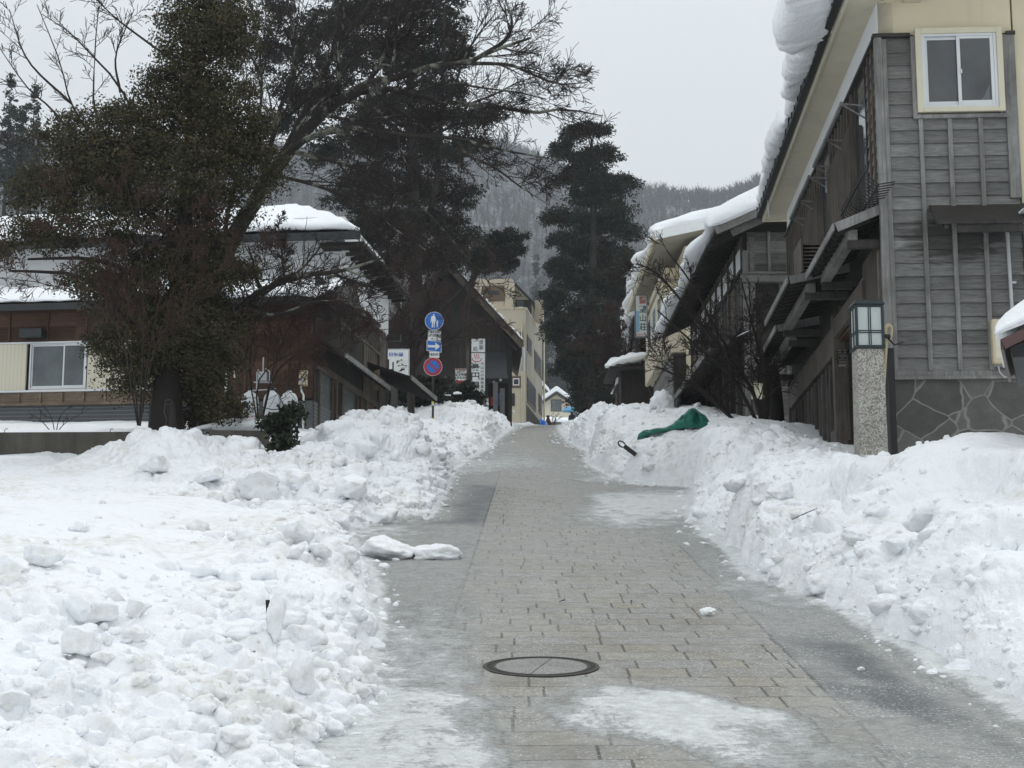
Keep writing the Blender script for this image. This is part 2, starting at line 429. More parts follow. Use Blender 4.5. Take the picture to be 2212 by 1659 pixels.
def scatter(name, items, iv, ifc, mat, label=None, cat=None, kind='stuff', blocky=.6, rough=.35):
    base = [clod_shape(iv, 100+k, blocky, rough) for k in range(14)]
    Vs = []; Fs = []; n = 0
    for (p, s_, k) in items:
        a = rng.uniform(0, 6.28); b = rng.uniform(-.5, .5)
        ca, sa, cb, sb = math.cos(a), math.sin(a), math.cos(b), math.sin(b)
        Rm = np.array([[ca, -sa, 0], [sa, ca, 0], [0, 0, 1]])@np.array([[1, 0, 0], [0, cb, -sb], [0, sb, cb]])
        sq = np.array([s_*rng.uniform(.8, 1.4), s_*rng.uniform(.7, 1.1), s_*rng.uniform(.55, .9)])
        v = (base[k % 14]*sq)@Rm.T+np.array(p)
        Vs.append(v); Fs.append(ifc+n); n += len(v)
    o = raw_mesh(name, np.vstack(Vs), np.vstack(Fs), mat, smooth=True)
    tag(o, label, cat, kind=kind); return o
def pick(P, rg, H, fx, n, smin, smax, side, near=1.0):
    out = []; ny, nx = rg.shape[:2]
    while len(out) < n:
        i = int(rng.uniform(0, 1)**near*(ny-1)); j = int(rng.uniform(0, .62)**1.0*(nx-1))
        if rng.uniform() > np.clip(rg[i, j], 0, 1)**1.3: continue
        Y = P[i, j, 1]
        s_ = smin*(smax/smin)**(rng.uniform()**2.2)
        s_ *= np.clip(.55+Y/28, .6, 1.6)
        p = P[i, j].copy(); p[2] += s_*.15
        out.append((p, s_, int(rng.integers(14))))
    return out
def foot_scatter(ft, n, side, y0, y1, smin, smax, spread):
    out = []
    for _ in range(n):
        Y = y0*(y1/y0)**rng.uniform()
        x = finterp(ft, Y)-side*abs(rng.normal(0, spread))*(.6+Y/25)+side*.05
        s_ = smin*(smax/smin)**(rng.uniform()**2.5)*np.clip(.5+Y/25, .6, 1.5)
        out.append(((x, Y, zrf(Y)+s_*.25), s_, int(rng.integers(14))))
    return out
scatter('snow_rubble', pick(PL, rgL, HL, fL, 800, .03, .10, -1), IV2, IF2, M['snow_bank'])
scatter('snow_crumbs', pick(PL, rgL, HL, fL, 4200, .008, .045, -1)+foot_scatter(footL, 800, -1, 5.5, 75, .008, .05, .12), IV1, IF1, M['snow_bank'])
scatter('snow_rubble', pick(PR, rgR, HR, fR, 500, .03, .09, 1), IV2, IF2, M['snow_bank'])
scatter('snow_crumbs', pick(PR, rgR, HR, fR, 3400, .008, .04, 1)+foot_scatter(footR, 800, 1, 6.5, 72, .008, .045, .12), IV1, IF1, M['snow_bank'])

def near_lumps(P, rg, n, y0, y1, smin, smax, jmax=.75):
    Y = P[:, 0, 1]; i0, i1 = np.searchsorted(Y, [y0, y1]); out = []
    while len(out) < n:
        i = int(rng.integers(i0, i1)); j = int(rng.uniform(.02, jmax)*(P.shape[1]-1))
        if rng.uniform() > np.clip(rg[i, j]*1.1-.25, 0, 1): continue
        s_ = smin*(smax/smin)**(rng.uniform()**1.9); p = P[i, j].copy(); p[2] -= s_*.28; out.append((p, s_, int(rng.integers(14))))
    return out
scatter('snow_lumps', near_lumps(PL, rgL, 800, 5, 13.5, .025, .13), IV3, IF3, M['snow_bank'], blocky=.32, rough=.3)
scatter('snow_lumps', near_lumps(PL, rgL, 620, 18, 31, .06, .24, .6), IV3, IF3, M['snow_bank'], blocky=.4, rough=.3)
scatter('snow_lumps', near_lumps(PR, rgR, 110, 8, 26, .03, .17, .5), IV3, IF3, M['snow_bank'], blocky=.35, rough=.3)

# ------------------------------------------------------------------ ground sheet (snow covered lots and hillside base)
gy = np.concatenate([np.linspace(-60, 150, 106), np.linspace(160, 900, 60)]); gx = np.concatenate([np.linspace(-900, -60, 30), np.linspace(-52, 52, 53), np.linspace(60, 900, 30)])
GX, GY = np.meshgrid(gx, gy)
GZ = zr(GY)-.12+.0*GX
lat = np.maximum(np.abs(GX-1)-14, 0)
GZ += .15*np.clip(lat, 0, 6)+.4*fbm(GX*.05, GY*.05, GX*0, 3, 4)*np.clip(lat/8, 0, 1)
tag(grid_mesh('ground', np.stack([GX, GY, GZ], -1).reshape(-1, 3), len(gx), len(gy), M['snow']), kind='structure')

# ------------------------------------------------------------------ road
def road_mat():
    t = NT('stone_paving_under_ice'); v = t.coord()
    sp = t.n('SeparateXYZ'); t.l(v, sp.inputs[0]); X, Y = sp.outputs[0], sp.outputs[1]
    wob = t.noise(v, 1.3, 2)
    ROW = .285
    ry = t.math('DIVIDE', t.math('ADD', Y, t.math('MULTIPLY', wob, .012)), ROW); row = t.math('FLOOR', ry); fy = t.math('FRACT', ry)
    wn = t.n('TexWhiteNoise', noise_dimensions='1D'); t.l(row, wn.inputs['W'])
    L = t.math('MULTIPLY_ADD', wn.outputs[0], .26, .42)
    wn2 = t.n('TexWhiteNoise', noise_dimensions='1D'); t.l(t.math('ADD', row, 31.7), wn2.inputs['W'])
    rx = t.math('ADD', t.math('DIVIDE', X, L), t.math('MULTIPLY', wn2.outputs[0], 7.0))
    # every third stone is split in two, so that lengths vary
    cx_ = t.math('FLOOR', rx); fx_ = t.math('FRACT', rx)
    cmb = t.n('CombineXYZ'); t.l(cx_, cmb.inputs[0]); t.l(row, cmb.inputs[1])
    wn3 = t.n('TexWhiteNoise', noise_dimensions='2D'); t.l(cmb.outputs[0], wn3.inputs['Vector'])
    split = t.math('GREATER_THAN', wn3.outputs[0], .66)
    half = t.math('ADD', fx_, 0)
    inside = t.math('GREATER_THAN', fx_, .42)
    jw = .011
    dv = t.math('MULTIPLY', t.math('MINIMUM', fx_, t.math('SUBTRACT', 1, fx_)), L)
    ds = t.math('ADD', t.math('MULTIPLY', t.math('ABSOLUTE', t.math('SUBTRACT', fx_, .42)), L), t.math('MULTIPLY', t.math('SUBTRACT', 1, split), 9))
    dv = t.math('MINIMUM', dv, ds)
    dh = t.math('MULTIPLY', t.math('MINIMUM', fy, t.math('SUBTRACT', 1, fy)), ROW)
    jn = t.math('MULTIPLY', t.noise(v, 60, 3), .006)
    mv = t.math('LESS_THAN', t.math('ADD', dv, jn), jw*1.0)
    mh = t.math('LESS_THAN', t.math('ADD', dh, jn), jw*.75)
    joint = t.math('MAXIMUM', mv, mh)
    # the strip of paving has dark edge joints; outside it lies asphalt
    edge = t.attr('edge')              # 0 outside the strip .. 1 inside
    cmb2 = t.n('CombineXYZ'); t.l(t.math('ADD', cx_, t.math('MULTIPLY', t.math('MULTIPLY', split, inside), .5)), cmb2.inputs[0]); t.l(row, cmb2.inputs[1])
    wn4 = t.n('TexWhiteNoise', noise_dimensions='2D'); t.l(cmb2.outputs[0], wn4.inputs['Vector'])
    stone = t.ramp(wn4.outputs[0], [(0, (.24, .23, .205)), (.4, (.30, .298, .282)), (.75, (.32, .295, .24)), (1, (.27, .27, .262))])
    stone = t.mix(1, stone, t.ramp(t.noise(v, 190, 2, .8), [(.3, .72), (.7, 1.22)]), 'MULTIPLY')
    stain = t.ramp(t.noise(v, 2.6, 5, .65), [(.42, 0), (.7, .55)])
    stone = t.mix(stain, stone, (.23, .195, .13))
    stone = t.mix(t.math('MULTIPLY', joint, .93), stone, (.055, .05, .04))
    asph = t.mix(t.noise(v, 120, 3, .7), (.06, .066, .072), (.16, .17, .175))
    em = t.math('GREATER_THAN', t.math('ADD', edge, t.math('MULTIPLY_ADD', t.noise(v, 30, 3), .08, -.04)), .5)
    wet = t.ramp(t.math('ADD', t.attr('ice'), t.math('MULTIPLY_ADD', t.noise(v, 5, 5, .7), .5, -.25)), [(.05, 0), (.40, 1)])
    asph = t.mix(wet, asph, t.mix(t.noise(v, 70, 4, .75), (.15, .155, .152), (.30, .305, .30)))
    base = t.mix(em, asph, stone)
    ej = t.math('LESS_THAN', t.math('ABSOLUTE', t.math('ADD', t.math('SUBTRACT', edge, .5), t.math('MULTIPLY_ADD', t.noise(v, 40, 3), .07, -.035))), .05)
    base = t.mix(t.math('MULTIPLY', ej, .9), base, (.03, .03, .026))
    ice = t.attr('ice')
    sv = t.coord('Object', (1.5, .8, 1))
    n1 = t.noise(sv, 3.2, 7, .68); n2 = t.noise(v, 38, 4, .75)
    st = t.noise(t.coord('Object', (9, 38, 1)), 1.0, 4, .7)
    a = t.math('ADD', ice, t.math('ADD', t.math('MULTIPLY_ADD', n1, 1.1, -.55), t.math('MULTIPLY_ADD', n2, .62, -.31)))
    a = t.math('ADD', a, t.math('MULTIPLY_ADD', st, .5, -.25))
    thin = t.ramp(a, [(.10, 0), (.42, .60), (.80, .85)])          # grey slush film
    thick = t.ramp(a, [(.56, 0), (.90, 1)])                     # white packed ice
    c = t.mix(thin, base, t.mix(n2, (.21, .207, .188), (.46, .462, .44)))
    c = t.mix(t.math('MULTIPLY', t.math('MULTIPLY', joint, em), t.math('MULTIPLY', t.ramp(t.noise(v, 1.7, 4, .7), [(.36, .05), (.58, .75)]), t.math('SUBTRACT', 1, t.ramp(ice, [(.2, 0), (.55, 1)])))), c, (.075, .07, .058))
    c = t.mix(thick, c, t.mix(n1, (.60, .625, .62), (.78, .80, .80)))
    gr = t.voro(v, 34).outputs['Distance']; gr2 = t.voro(v, 75).outputs['Distance']                        # ice grains
    pn_ = t.noise(v, 2.4, 5, .7)
    gsel = t.math('MAXIMUM', t.math('LESS_THAN', gr, .27), t.math('LESS_THAN', gr2, .24))
    gm = t.math('MULTIPLY', gsel, t.math('MULTIPLY', t.ramp(ice, [(.0, .7), (.2, 1), (.8, 1), (1, .2)]), t.ramp(pn_, [(.38, .15), (.6, 1)])))
    c = t.mix(1, c, t.ramp(t.noise(v, 13, 5, .75), [(.3, .72), (.7, 1.2)]), 'MULTIPLY')
    c = t.mix(t.math('MULTIPLY', gm, .55), c, (.80, .815, .82))
    t.fin(c, t.math('SUBTRACT', t.math('MULTIPLY_ADD', n2, .35, .34), t.math('MULTIPLY', thin, .04)), .45)
    hgt = t.math('ADD', t.math('MULTIPLY', t.math('SUBTRACT', 1, joint), t.math('SUBTRACT', 1, thin)), t.math('ADD', t.math('MULTIPLY', n2, .9), t.math('MULTIPLY', thick, .8)))
    hgt = t.math('ADD', hgt, t.math('MULTIPLY', gm, .7))
    hgt = t.math('ADD', hgt, t.math('MULTIPLY', n1, .6))
    t.bump(hgt, .95, .022)
    return t.m
M['road'] = road_mat()
ny, nx = 760, 420
ry = 3.2*np.exp(np.linspace(0, math.log(150/3.2), ny)); rx = np.linspace(-4.2, 6.2, nx)
RX, RY = np.meshgrid(rx, ry)
DX = .0085*RY
RX = RX+DX*.6
def road_pt(vx, vy):
    d = ray(vx, vy); t = CAMZ/(S*d.y-d.z); return d.x*t, d.y*t
xl, yl = road_pt(1038.5, 1151); xr_, yr_ = road_pt(1658, 1375)
XL = xl+.0087*(RY-yl); XR = xr_+.0087*(RY-yr_)+.02
edge = np.clip(.5+np.minimum(RX-XL, XR-RX)/.22, 0, 1)
icec = []
for vx, vy, i_ in [(1400, 1440, .02), (1300, 1400, .03), (1550, 1450, .03), (1650, 1500, .05), (1150, 1490, .05), (1100, 1400, .12), (1450, 1340, .06), (1500, 1290, .14), (1250, 1330, .20), (1100, 1330, .34), (1300, 1250, .30), (1500, 1230, .32), (1150, 1240, .36), (1250, 1150, .34),
                   (1200, 1080, .32), (1150, 1030, .30), (1180, 960, .28), (1130, 1100, .36), (1400, 1180, .5), (1700, 1430, .18), (1170, 1600, .12), (1130, 1570, .12), (1350, 1640, .10), (1250, 1630, .04), (1450, 1648, .15),
                   (1300, 1540, 1.15), (1250, 1555, 1.0), (1400, 1535, 1.1), (1450, 1560, 1.2), (1550, 1550, 1.1), (1500, 1590, 1.1), (1650, 1560, 1.0), (1780, 1570, .75), (1560, 1600, .9), (1700, 1610, .7), (1850, 1600, .62), (2000, 1630, .6), (1230, 1530, .75), (1800, 1540, .5),
                   (1000, 1560, .9), (900, 1580, 1.05), (800, 1620, 1.1), (1020, 1620, .95), (1070, 1590, .7), (950, 1480, .8), (900, 1420, .78), (880, 1520, 1.0), (920, 1330, .70), (860, 1280, .50), (880, 1240, .48), (850, 1310, .52), (960, 1240, .55), (990, 1330, .62), (970, 1400, .72), (850, 1380, .85), (950, 1200, .5), (1010, 1270, .5),
                   (1000, 1100, -.03), (985, 1075, -.08), (1010, 1060, .0), (975, 1120, .0), (960, 1100, .2), (930, 1150, .55), (870, 1150, .8), (800, 1150, .9), (990, 1180, .32), (1030, 1000, .85), (1060, 990, .7), (990, 1020, .8), (1010, 1035, .5), (1100, 940, .4), (1060, 960, .6),
                   (1290, 1050, .55), (1340, 1080, 1.0), (1400, 1090, 1.1), (1450, 1090, 1.1), (1380, 1110, 1.0), (1480, 1130, .75), (1350, 1130, .85), (1430, 1150, .6), (1550, 1200, .5), (1500, 1180, .45), (1480, 1200, .28), (1600, 1270, .8), (1560, 1230, .75), (1700, 1300, .75), (1650, 1330, .5), (1750, 1350, .45), (1800, 1380, .3),
                   (1850, 1420, .0), (1880, 1450, -.08), (1900, 1500, -.05), (1950, 1520, -.05), (2020, 1530, .0), (1820, 1400, .02), (1850, 1480, .35), (1780, 1440, .42), (2000, 1500, .2), (1900, 1550, .5), (2100, 1560, .25), (2180, 1600, .2), (2050, 1600, .4), (1280, 990, .5), (1250, 960, .25), (1220, 940, .3), (1300, 1020, .6), (1310, 1035, .9), (1200, 1026, .5), (1240, 1024, .7)]:
    X_, Y_ = road_pt(vx, vy); icec.append((X_, Y_, i_))
icec += [(-3, 8, 1.0), (-3, 14, .9), (3.5, 12, .7), (3.5, 18, .9), (4.5, 9, .5), (.5, 4.2, .1), (2, 4.2, .5), (-1, 4.2, 1), (1.2, 100, .3)]
num = np.zeros_like(RX); den = np.zeros_like(RX)
for cx_, cy_, v_ in icec:
    sy = .25+.05*cy_; sx = .06+.012*cy_
    w_ = 1/((((RX-cx_)/sx*.25)**2+((RY-cy_)/sy*.5)**2)+.05)**2.0
    num += w_*v_; den += w_
ICE = num/den
dl = RX-finterp(footL, RY[:, 0])[:, None]; dr = finterp(footR, RY[:, 0])[:, None]-RX
sk_ = .16+.10*fbm(RX*1.2, RY*.8, RX*0, 3, 91)+.004*RY
ICE = np.maximum(ICE, 1.25*np.exp(-(np.clip(np.minimum(dl, dr), 0, 9)/np.maximum(sk_, .05))**1.3))
rz_ = zr(RY)+.010*fbm(RX*2.5, RY*2.5, RX*0, 3, 3)*ICE*1.5+np.clip(ICE-.45, 0, 1)*.045+.006*fbm(RX*16, RY*12, RX*0, 3, 8)*np.clip(ICE, .1, 1)
tag(grid_mesh('road', np.stack([RX, RY, rz_], -1).reshape(-1, 3), nx, ny, M['road'], attrs={'ice': ICE.ravel(), 'edge': edge.ravel()}), kind='structure')
# ================================================================== materials for the built things
def wood(name, dark, light, scale=(3, 3, 40), var=.35, rough=.75, along='z'):
    """weathered boards: grain runs along one axis"""
    t = NT(name)
    s1 = {'z': (22, 22, 1.4), 'x': (1.4, 22, 22), 'y': (22, 1.4, 22)}[along]
    v = t.coord('Object', s1); v2 = t.coord()
    g = t.noise(v, 1.0, 6, .65, 1.2); b = t.noise(v2, 1.1, 5, .6); f = t.noise(v2, 7, 4, .6)
    c = t.mix(t.ramp(g, [(.28, 0), (.72, 1)]), dark, light)
    c = t.mix(1, c, t.ramp(b, [(.3, 1-var), (.7, 1+var)]), 'MULTIPLY')
    c = t.mix(1, c, t.ramp(f, [(.3, .86), (.7, 1.12)]), 'MULTIPLY')
    t.fin(c, rough, .3); t.bump(g, .35, .006)
    return t.m
def rows_mat(name, dark, light, row, var=.3, along='x', stain=None):
    """horizontal lapped boards: each row has its own tone and grain"""
    t = NT(name); v = t.coord(); sp = t.n('SeparateXYZ'); t.l(v, sp.inputs[0])
    r = t.math('FLOOR', t.math('DIVIDE', sp.outputs[2], row))
    cmb = t.n('CombineXYZ'); t.l(t.math('FLOOR', t.math('MULTIPLY', sp.outputs[0 if along == 'x' else 1], .55)), cmb.inputs[0]); t.l(r, cmb.inputs[1])
    wn = t.n('TexWhiteNoise', noise_dimensions='2D'); t.l(cmb.outputs[0], wn.inputs['Vector'])
    off = t.n('CombineXYZ'); t.l(t.math('MULTIPLY', wn.outputs[0], 37), off.inputs[0]); t.l(t.math('MULTIPLY', wn.outputs[0], 19), off.inputs[2])
    ad = t.n('VectorMath', operation='ADD'); t.l(v, ad.inputs[0]); t.l(off.outputs[0], ad.inputs[1])
    mp = t.n('Mapping'); t.l(ad.outputs[0], mp.inputs[0]); mp.inputs['Scale'].default_value = (2.2, 20, 26) if along == 'x' else (20, 2.2, 26)
    g = t.noise(mp.outputs[0], 1.0, 7, .68, 2.2)
    b = t.noise(v, 1.3, 5, .65)
    c = t.mix(t.ramp(g, [(.30, 0), (.68, 1)]), dark, light)
    c = t.mix(1, c, t.ramp(wn.outputs[0], [(0, 1-var), (1, 1+var)]), 'MULTIPLY')
    c = t.mix(1, c, t.ramp(b, [(.3, .78), (.7, 1.15)]), 'MULTIPLY')
    if stain:                                    # wet patches below the small roof
        x0, z0, sx, sz = stain
        dx = t.math('DIVIDE', t.math('SUBTRACT', sp.outputs[0], x0), sx); dz = t.math('DIVIDE', t.math('SUBTRACT', sp.outputs[2], z0), sz)
        d = t.math('SQRT', t.math('ADD', t.math('MULTIPLY', dx, dx), t.math('MULTIPLY', dz, dz)))
        d = t.math('ADD', d, t.math('MULTIPLY_ADD', t.noise(t.coord('Object', (1.2, 1, 7)), 2.2, 5, .6), 1.5, -.75))
        c = t.mix(t.ramp(d, [(.55, .72), (.85, 0)]), c, (.022, .020, .017))
    t.fin(c, .78, .28); t.bump(g, .35, .006)
    return t.m
def flag_mat():
    t = NT('crazy_paved_stone'); v = t.coord('Object', (1, 1, 1)); nz = t.n('TexNoise'); t.l(v, nz.inputs['Vector']); nz.inputs['Scale'].default_value = 2.0; nz.inputs['Detail'].default_value = 3
    mx = t.n('Mix', data_type='VECTOR'); mx.inputs[0].default_value = .13; t.l(v, mx.inputs[4]); t.l(nz.outputs[1], mx.inputs[5])
    vo = t.voro(mx.outputs[1], 3.0, 'DISTANCE_TO_EDGE'); vc = t.voro(mx.outputs[1], 3.0, 'F1')
    m = t.ramp(vo.outputs['Distance'], [(.010, 1), (.030, 0)])
    st = t.noise(v, 4, 6, .7); s2 = t.noise(v, 60, 3, .7)
    bw = t.n('RGBToBW'); t.l(vc.outputs['Color'], bw.inputs[0])
    c = t.mix(st, (.040, .041, .038), (.155, .152, .14))
    c = t.mix(1, c, t.ramp(bw.outputs[0], [(.2, .7), (.8, 1.3)]), 'MULTIPLY')
    c = t.mix(1, c, t.ramp(s2, [(.3, .85), (.7, 1.15)]), 'MULTIPLY')
    c = t.mix(t.math('MULTIPLY', m, t.math('MULTIPLY_ADD', st, .7, .55)), c, (.23, .225, .205))
    t.fin(c, .7, .4); t.bump(t.math('ADD', m, t.math('MULTIPLY', s2, .3)), .5, .012)
    return t.m
def granite_mat(name, lo, hi, scale=90):
    t = NT(name); v = t.coord()
    a = t.voro(v, scale, 'F1').outputs['Color']; bw = t.n('RGBToBW'); t.l(a, bw.inputs[0]); b = t.noise(v, 3, 5, .6)
    c = t.mix(t.ramp(bw.outputs[0], [(.2, 0), (.8, 1)]), lo, hi)
    c = t.mix(1, c, t.ramp(b, [(.3, .78), (.7, 1.12)]), 'MULTIPLY')
    t.fin(c, .7, .4); t.bump(bw.outputs[0], .8, .01); return t.m
def glass_mat(name, c=(.05, .055, .06), rough=.06, spec=.8):
    t = NT(name); v = t.coord(); t.fin(t.mix(1, c, t.ramp(t.noise(v, 1.1, 4, .6), [(.3, .55), (.7, 1.5)]), 'MULTIPLY'), rough, spec)  # noise in the base colour paints uneven reflections on the panes
    t.bump(t.noise(v, 1.5, 2), .04, .02); return t.m
def plaster(name, c, var=.06, streak=.25):
    t = NT(name); v = t.coord(); n1 = t.noise(v, 1.2, 6, .65); n2 = t.noise(t.coord('Object', (5, 5, .35)), 1.0, 6, .7); n3 = t.noise(v, 60, 3)
    k = t.mix(1, c, t.ramp(n1, [(.3, 1-var), (.7, 1+var)]), 'MULTIPLY')
    k = t.mix(t.math('MULTIPLY', t.ramp(n2, [(.55, 0), (.85, 1)]), streak), k, (.16, .14, .10))
    t.fin(k, .85, .2); t.bump(n3, .12, .004); return t.m
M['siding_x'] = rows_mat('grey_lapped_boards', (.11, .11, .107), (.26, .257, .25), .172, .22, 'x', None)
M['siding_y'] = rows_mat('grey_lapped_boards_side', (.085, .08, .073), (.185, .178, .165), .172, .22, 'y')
M['trim'] = wood('weathered_trim', (.12, .119, .115), (.26, .256, .248))
M['trim_dark'] = wood('dark_trim', (.026, .024, .022), (.062, .057, .052))
M['lattice'] = wood('brown_grey_lattice', (.052, .044, .037), (.135, .118, .10))
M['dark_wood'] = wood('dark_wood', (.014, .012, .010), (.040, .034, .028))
M['brown_wood'] = wood('red_brown_boards', (.045, .022, .014), (.125, .068, .044))
M['brown_rows'] = rows_mat('red_brown_lapped_boards', (.045, .023, .015), (.115, .064, .042), .30, .35, 'x')
M['tan_wood'] = wood('tan_strip_wood', (.10, .072, .048), (.24, .19, .14), along='x')
M['mid_wood'] = wood('mid_brown_wood', (.05, .040, .030), (.13, .105, .08))
M['beam'] = wood('grey_beam', (.10, .096, .09), (.23, .222, .21), along='y')
M['grey_rows'] = rows_mat('grey_weathered_boards', (.075, .075, .072), (.21, .208, .20), .24, .35, 'x')
M['cream'] = plaster('cream_plaster', (.64, .58, .43), .05, .22)
M['soffit'] = plaster('cream_soffit', (.56, .51, .40), .10, .3)
M['white_plaster'] = plaster('white_plaster', (.70, .71, .72), .05, .12)
M['cream_far'] = plaster('aged_cream_render', (.54, .48, .375), .10, .35)
M['cream_shade'] = plaster('aged_cream_render_shaded', (.33, .305, .25), .14, .5)  # darker copy of the cream render, street side shade put into its colour
M['cream_paint'] = plain('cream_paint', (.62, .58, .45), .5, .4, 0, .05)
M['cream_plastic'] = plain('cream_enamel', (.58, .50, .35), .35, .5, 0, .05, 3)
M['alu'] = plain('aluminium', (.62, .64, .66), .35, .5, .35, .05)
M['dark_metal'] = plain('dark_metal', (.030, .033, .036), .45, .5, .4, .2)
M['black'] = plain('black_rubber', (.012, .012, .013), .5, .4)
M['gutter'] = plain('black_gutter', (.018, .020, .022), .35, .5, 0, .2)
M['white_paint'] = plain('white_paint', (.74, .75, .75), .4, .45, 0, .06)
M['grey_pipe'] = plain('grey_pipe', (.45, .46, .47), .4, .4)
M['flag'] = flag_mat()
M['granite'] = granite_mat('rough_granite', (.16, .155, .14), (.50, .48, .43), 70)
M['granite_dark'] = granite_mat('dark_granite', (.085, .088, .09), (.17, .172, .17), 90)
M['glass'] = glass_mat('window_glass'); M['glass_dull'] = glass_mat('frosted_glass', (.085, .10, .105), .2, .5)
M['paper'] = plain('lamp_paper_glass', (.46, .50, .49), .4, .4, 0, .05)
M['lamp_frame'] = plain('lamp_bronze', (.020, .030, .034), .45, .5, .3, .2)
M['hose'] = plain('beige_hose', (.45, .38, .26), .5, .4)
M['maroon'] = plain('maroon_fascia', (.085, .042, .042), .45, .5, 0, .25)
M['interior'] = plain('dark_interior', (.010, .009, .008), .9, .1)

# ================================================================== building frame helper
class Site:
    """a local frame: +x along the front wall to the right, +y along the street away from the camera"""
    def __init__(s, vx, vy, Y, az):
        p = at(vx, vy, Y); s.o = Vector((p.x, p.y, 0)); s.az = az
        s.ux = Vector((math.cos(az), -math.sin(az), 0)); s.uy = Vector((math.sin(az), math.cos(az), 0))
    def loc(s, p): d = p-s.o; return Vector((d.dot(s.ux), d.dot(s.uy), p.z))
    def front(s, vx, vy, y=0.): return s.loc(hit(vx, vy, s.o+s.uy*y, s.uy))       # on the plane y
    def side(s, vx, vy, x=0.): return s.loc(hit(vx, vy, s.o+s.ux*x, s.ux))        # on the plane x
    def level(s, vx, vy, z): return s.loc(hit(vx, vy, Vector((0, 0, z)), Vector((0, 0, 1))))
    def root(s, name, label, cat, group=None): return thing(name, label, cat, s.o, -s.az, group)
def pbox(name, mat, root, *boxes, bevel=0):
    m = MB()
    for b in boxes: m.box(*b)
    return m.build(name, mat, root, bevel=bevel)
def lapped(x0, x1, z0, z1, row, y, depth=.016, axis='x', holes=(), sgn=-1):
    """lapped horizontal boards on a plane; each board's lower edge stands out. holes: (a0,a1,z0,z1)"""
    m = MB(); z = z0
    while z < z1-1e-4:
        zt = min(z+row, z1); segs = [(x0, x1)]
        for a0, a1, h0, h1 in holes:
            if zt > h0+.01 and z < h1-.01:
                ns = []
                for p, q in segs:
                    if a0 > p: ns.append((p, min(a0, q)))
                    if a1 < q: ns.append((max(a1, p), q))
                segs = [(p, q) for p, q in ns if q-p > .01]
        for p, q in segs:
            yo = y+sgn*depth*2; yi = y+sgn*depth*.5
            if axis == 'x': m.hexa([(p, yo, z), (q, yo, z), (q, y-sgn*.01, z), (p, y-sgn*.01, z), (p, yi, zt), (q, yi, zt), (q, y-sgn*.01, zt), (p, y-sgn*.01, zt)] if sgn < 0 else
                                   [(q, yo, z), (p, yo, z), (p, y-sgn*.01, z), (q, y-sgn*.01, z), (q, yi, zt), (p, yi, zt), (p, y-sgn*.01, zt), (q, y-sgn*.01, zt)])
            else: m.hexa([(yo, q, z), (yo, p, z), (y+.01, p, z), (y+.01, q, z), (yi, q, zt), (yi, p, zt), (y+.01, p, zt), (y+.01, q, zt)])
        z = zt
    return m

# ================================================================== right: grey boarded house
G = Site(1908, 400, 19.5, R(3.39))
rt = G.root('wooden_house', 'two storey grey weathered board house with cream gable and overhanging eaves beside the granite lantern', 'house')
LY = 10.4
z_base = 2.6
z_stone = G.front(1920, 812).z; z_sid = G.front(1908, 84).z
x_sr = G.front(2196, 300).x; x_tl = G.front(2178, 300).x
z_soff = G.front(1910, 6).z
ov = -G.level(1826, 0, z_soff).x                         # eave overhang on the street side
# walls
pbox('stone_base', M['flag'], rt, (-.02, x_sr+.02, -.03, .4, z_base, z_stone-.06))
pbox('sill_board', M['trim'], rt, (-.05, x_sr+.05, -.09, .1, z_stone-.06, z_stone-.02), (-.03, x_sr+.03, -.05, .1, z_stone-.018, z_stone+.05), bevel=.005)
wx0, wx1 = G.front(1976, 150).x, G.front(2164, 150).x
wz1, wz0 = G.front(2070, 65).z, G.front(2070, 246).z
M['siding_wet'] = rows_mat('grey_lapped_boards_wet', (.085, .085, .083), (.215, .213, .206), .172, .26, 'x', (.85, G.front(2050, 515).z, .85, .40))
front_b = lapped(.0, x_sr, z_stone+.05, z_sid, .172, 0, .016, 'x', [(wx0-.03, wx1+.03, wz0-.03, wz1+2)])
fb = front_b.build('board_siding', M['siding_wet'], rt)
pbox('wall_core', M['interior'], rt, (.02, x_sr, .012, .3, z_base, z_sid+.0))
for vx in (1997, 2060, 2127):
    X = G.front(vx, 500).x; pbox('batten', M['trim'], rt, (X-.028, X+.028, -.062, -.02, z_stone+.05, wz0-.075), bevel=.004)
pbox('corner_post', M['trim'], rt, (-.055, .035, -.065, .05, z_stone+.05, z_sid), (.037, .095, -.052, .0, z_stone+.05, z_sid-.02), bevel=.005)
pbox('corner_board', M['trim'], rt, (x_tl-.02, x_sr+.02, -.062, .02, G.front(2185, 430).z, z_sid), (x_tl-.10, x_tl-.05, -.055, .0, wz0-.05, z_sid-.03), bevel=.005)
pbox('drip_board', M['trim_dark'], rt, (-.08, wx0-.055, -.085, .05, z_sid, z_sid+.045), bevel=.004); pbox('drip_board', M['trim_dark'], rt, (wx1+.055, x_sr+.03, -.085, .05, z_sid, z_sid+.045), bevel=.004)
pbox('window_surround', M['trim'], rt, (wx0-.055, wx0-.002, -.075, .0, wz0-.07, z_sid+.0), (wx1+.002, wx1+.055, -.075, .0, wz0-.07, z_sid+.0), (wx0-.055, wx1+.055, -.080, .0, wz0-.075, wz0-.024), bevel=.004)
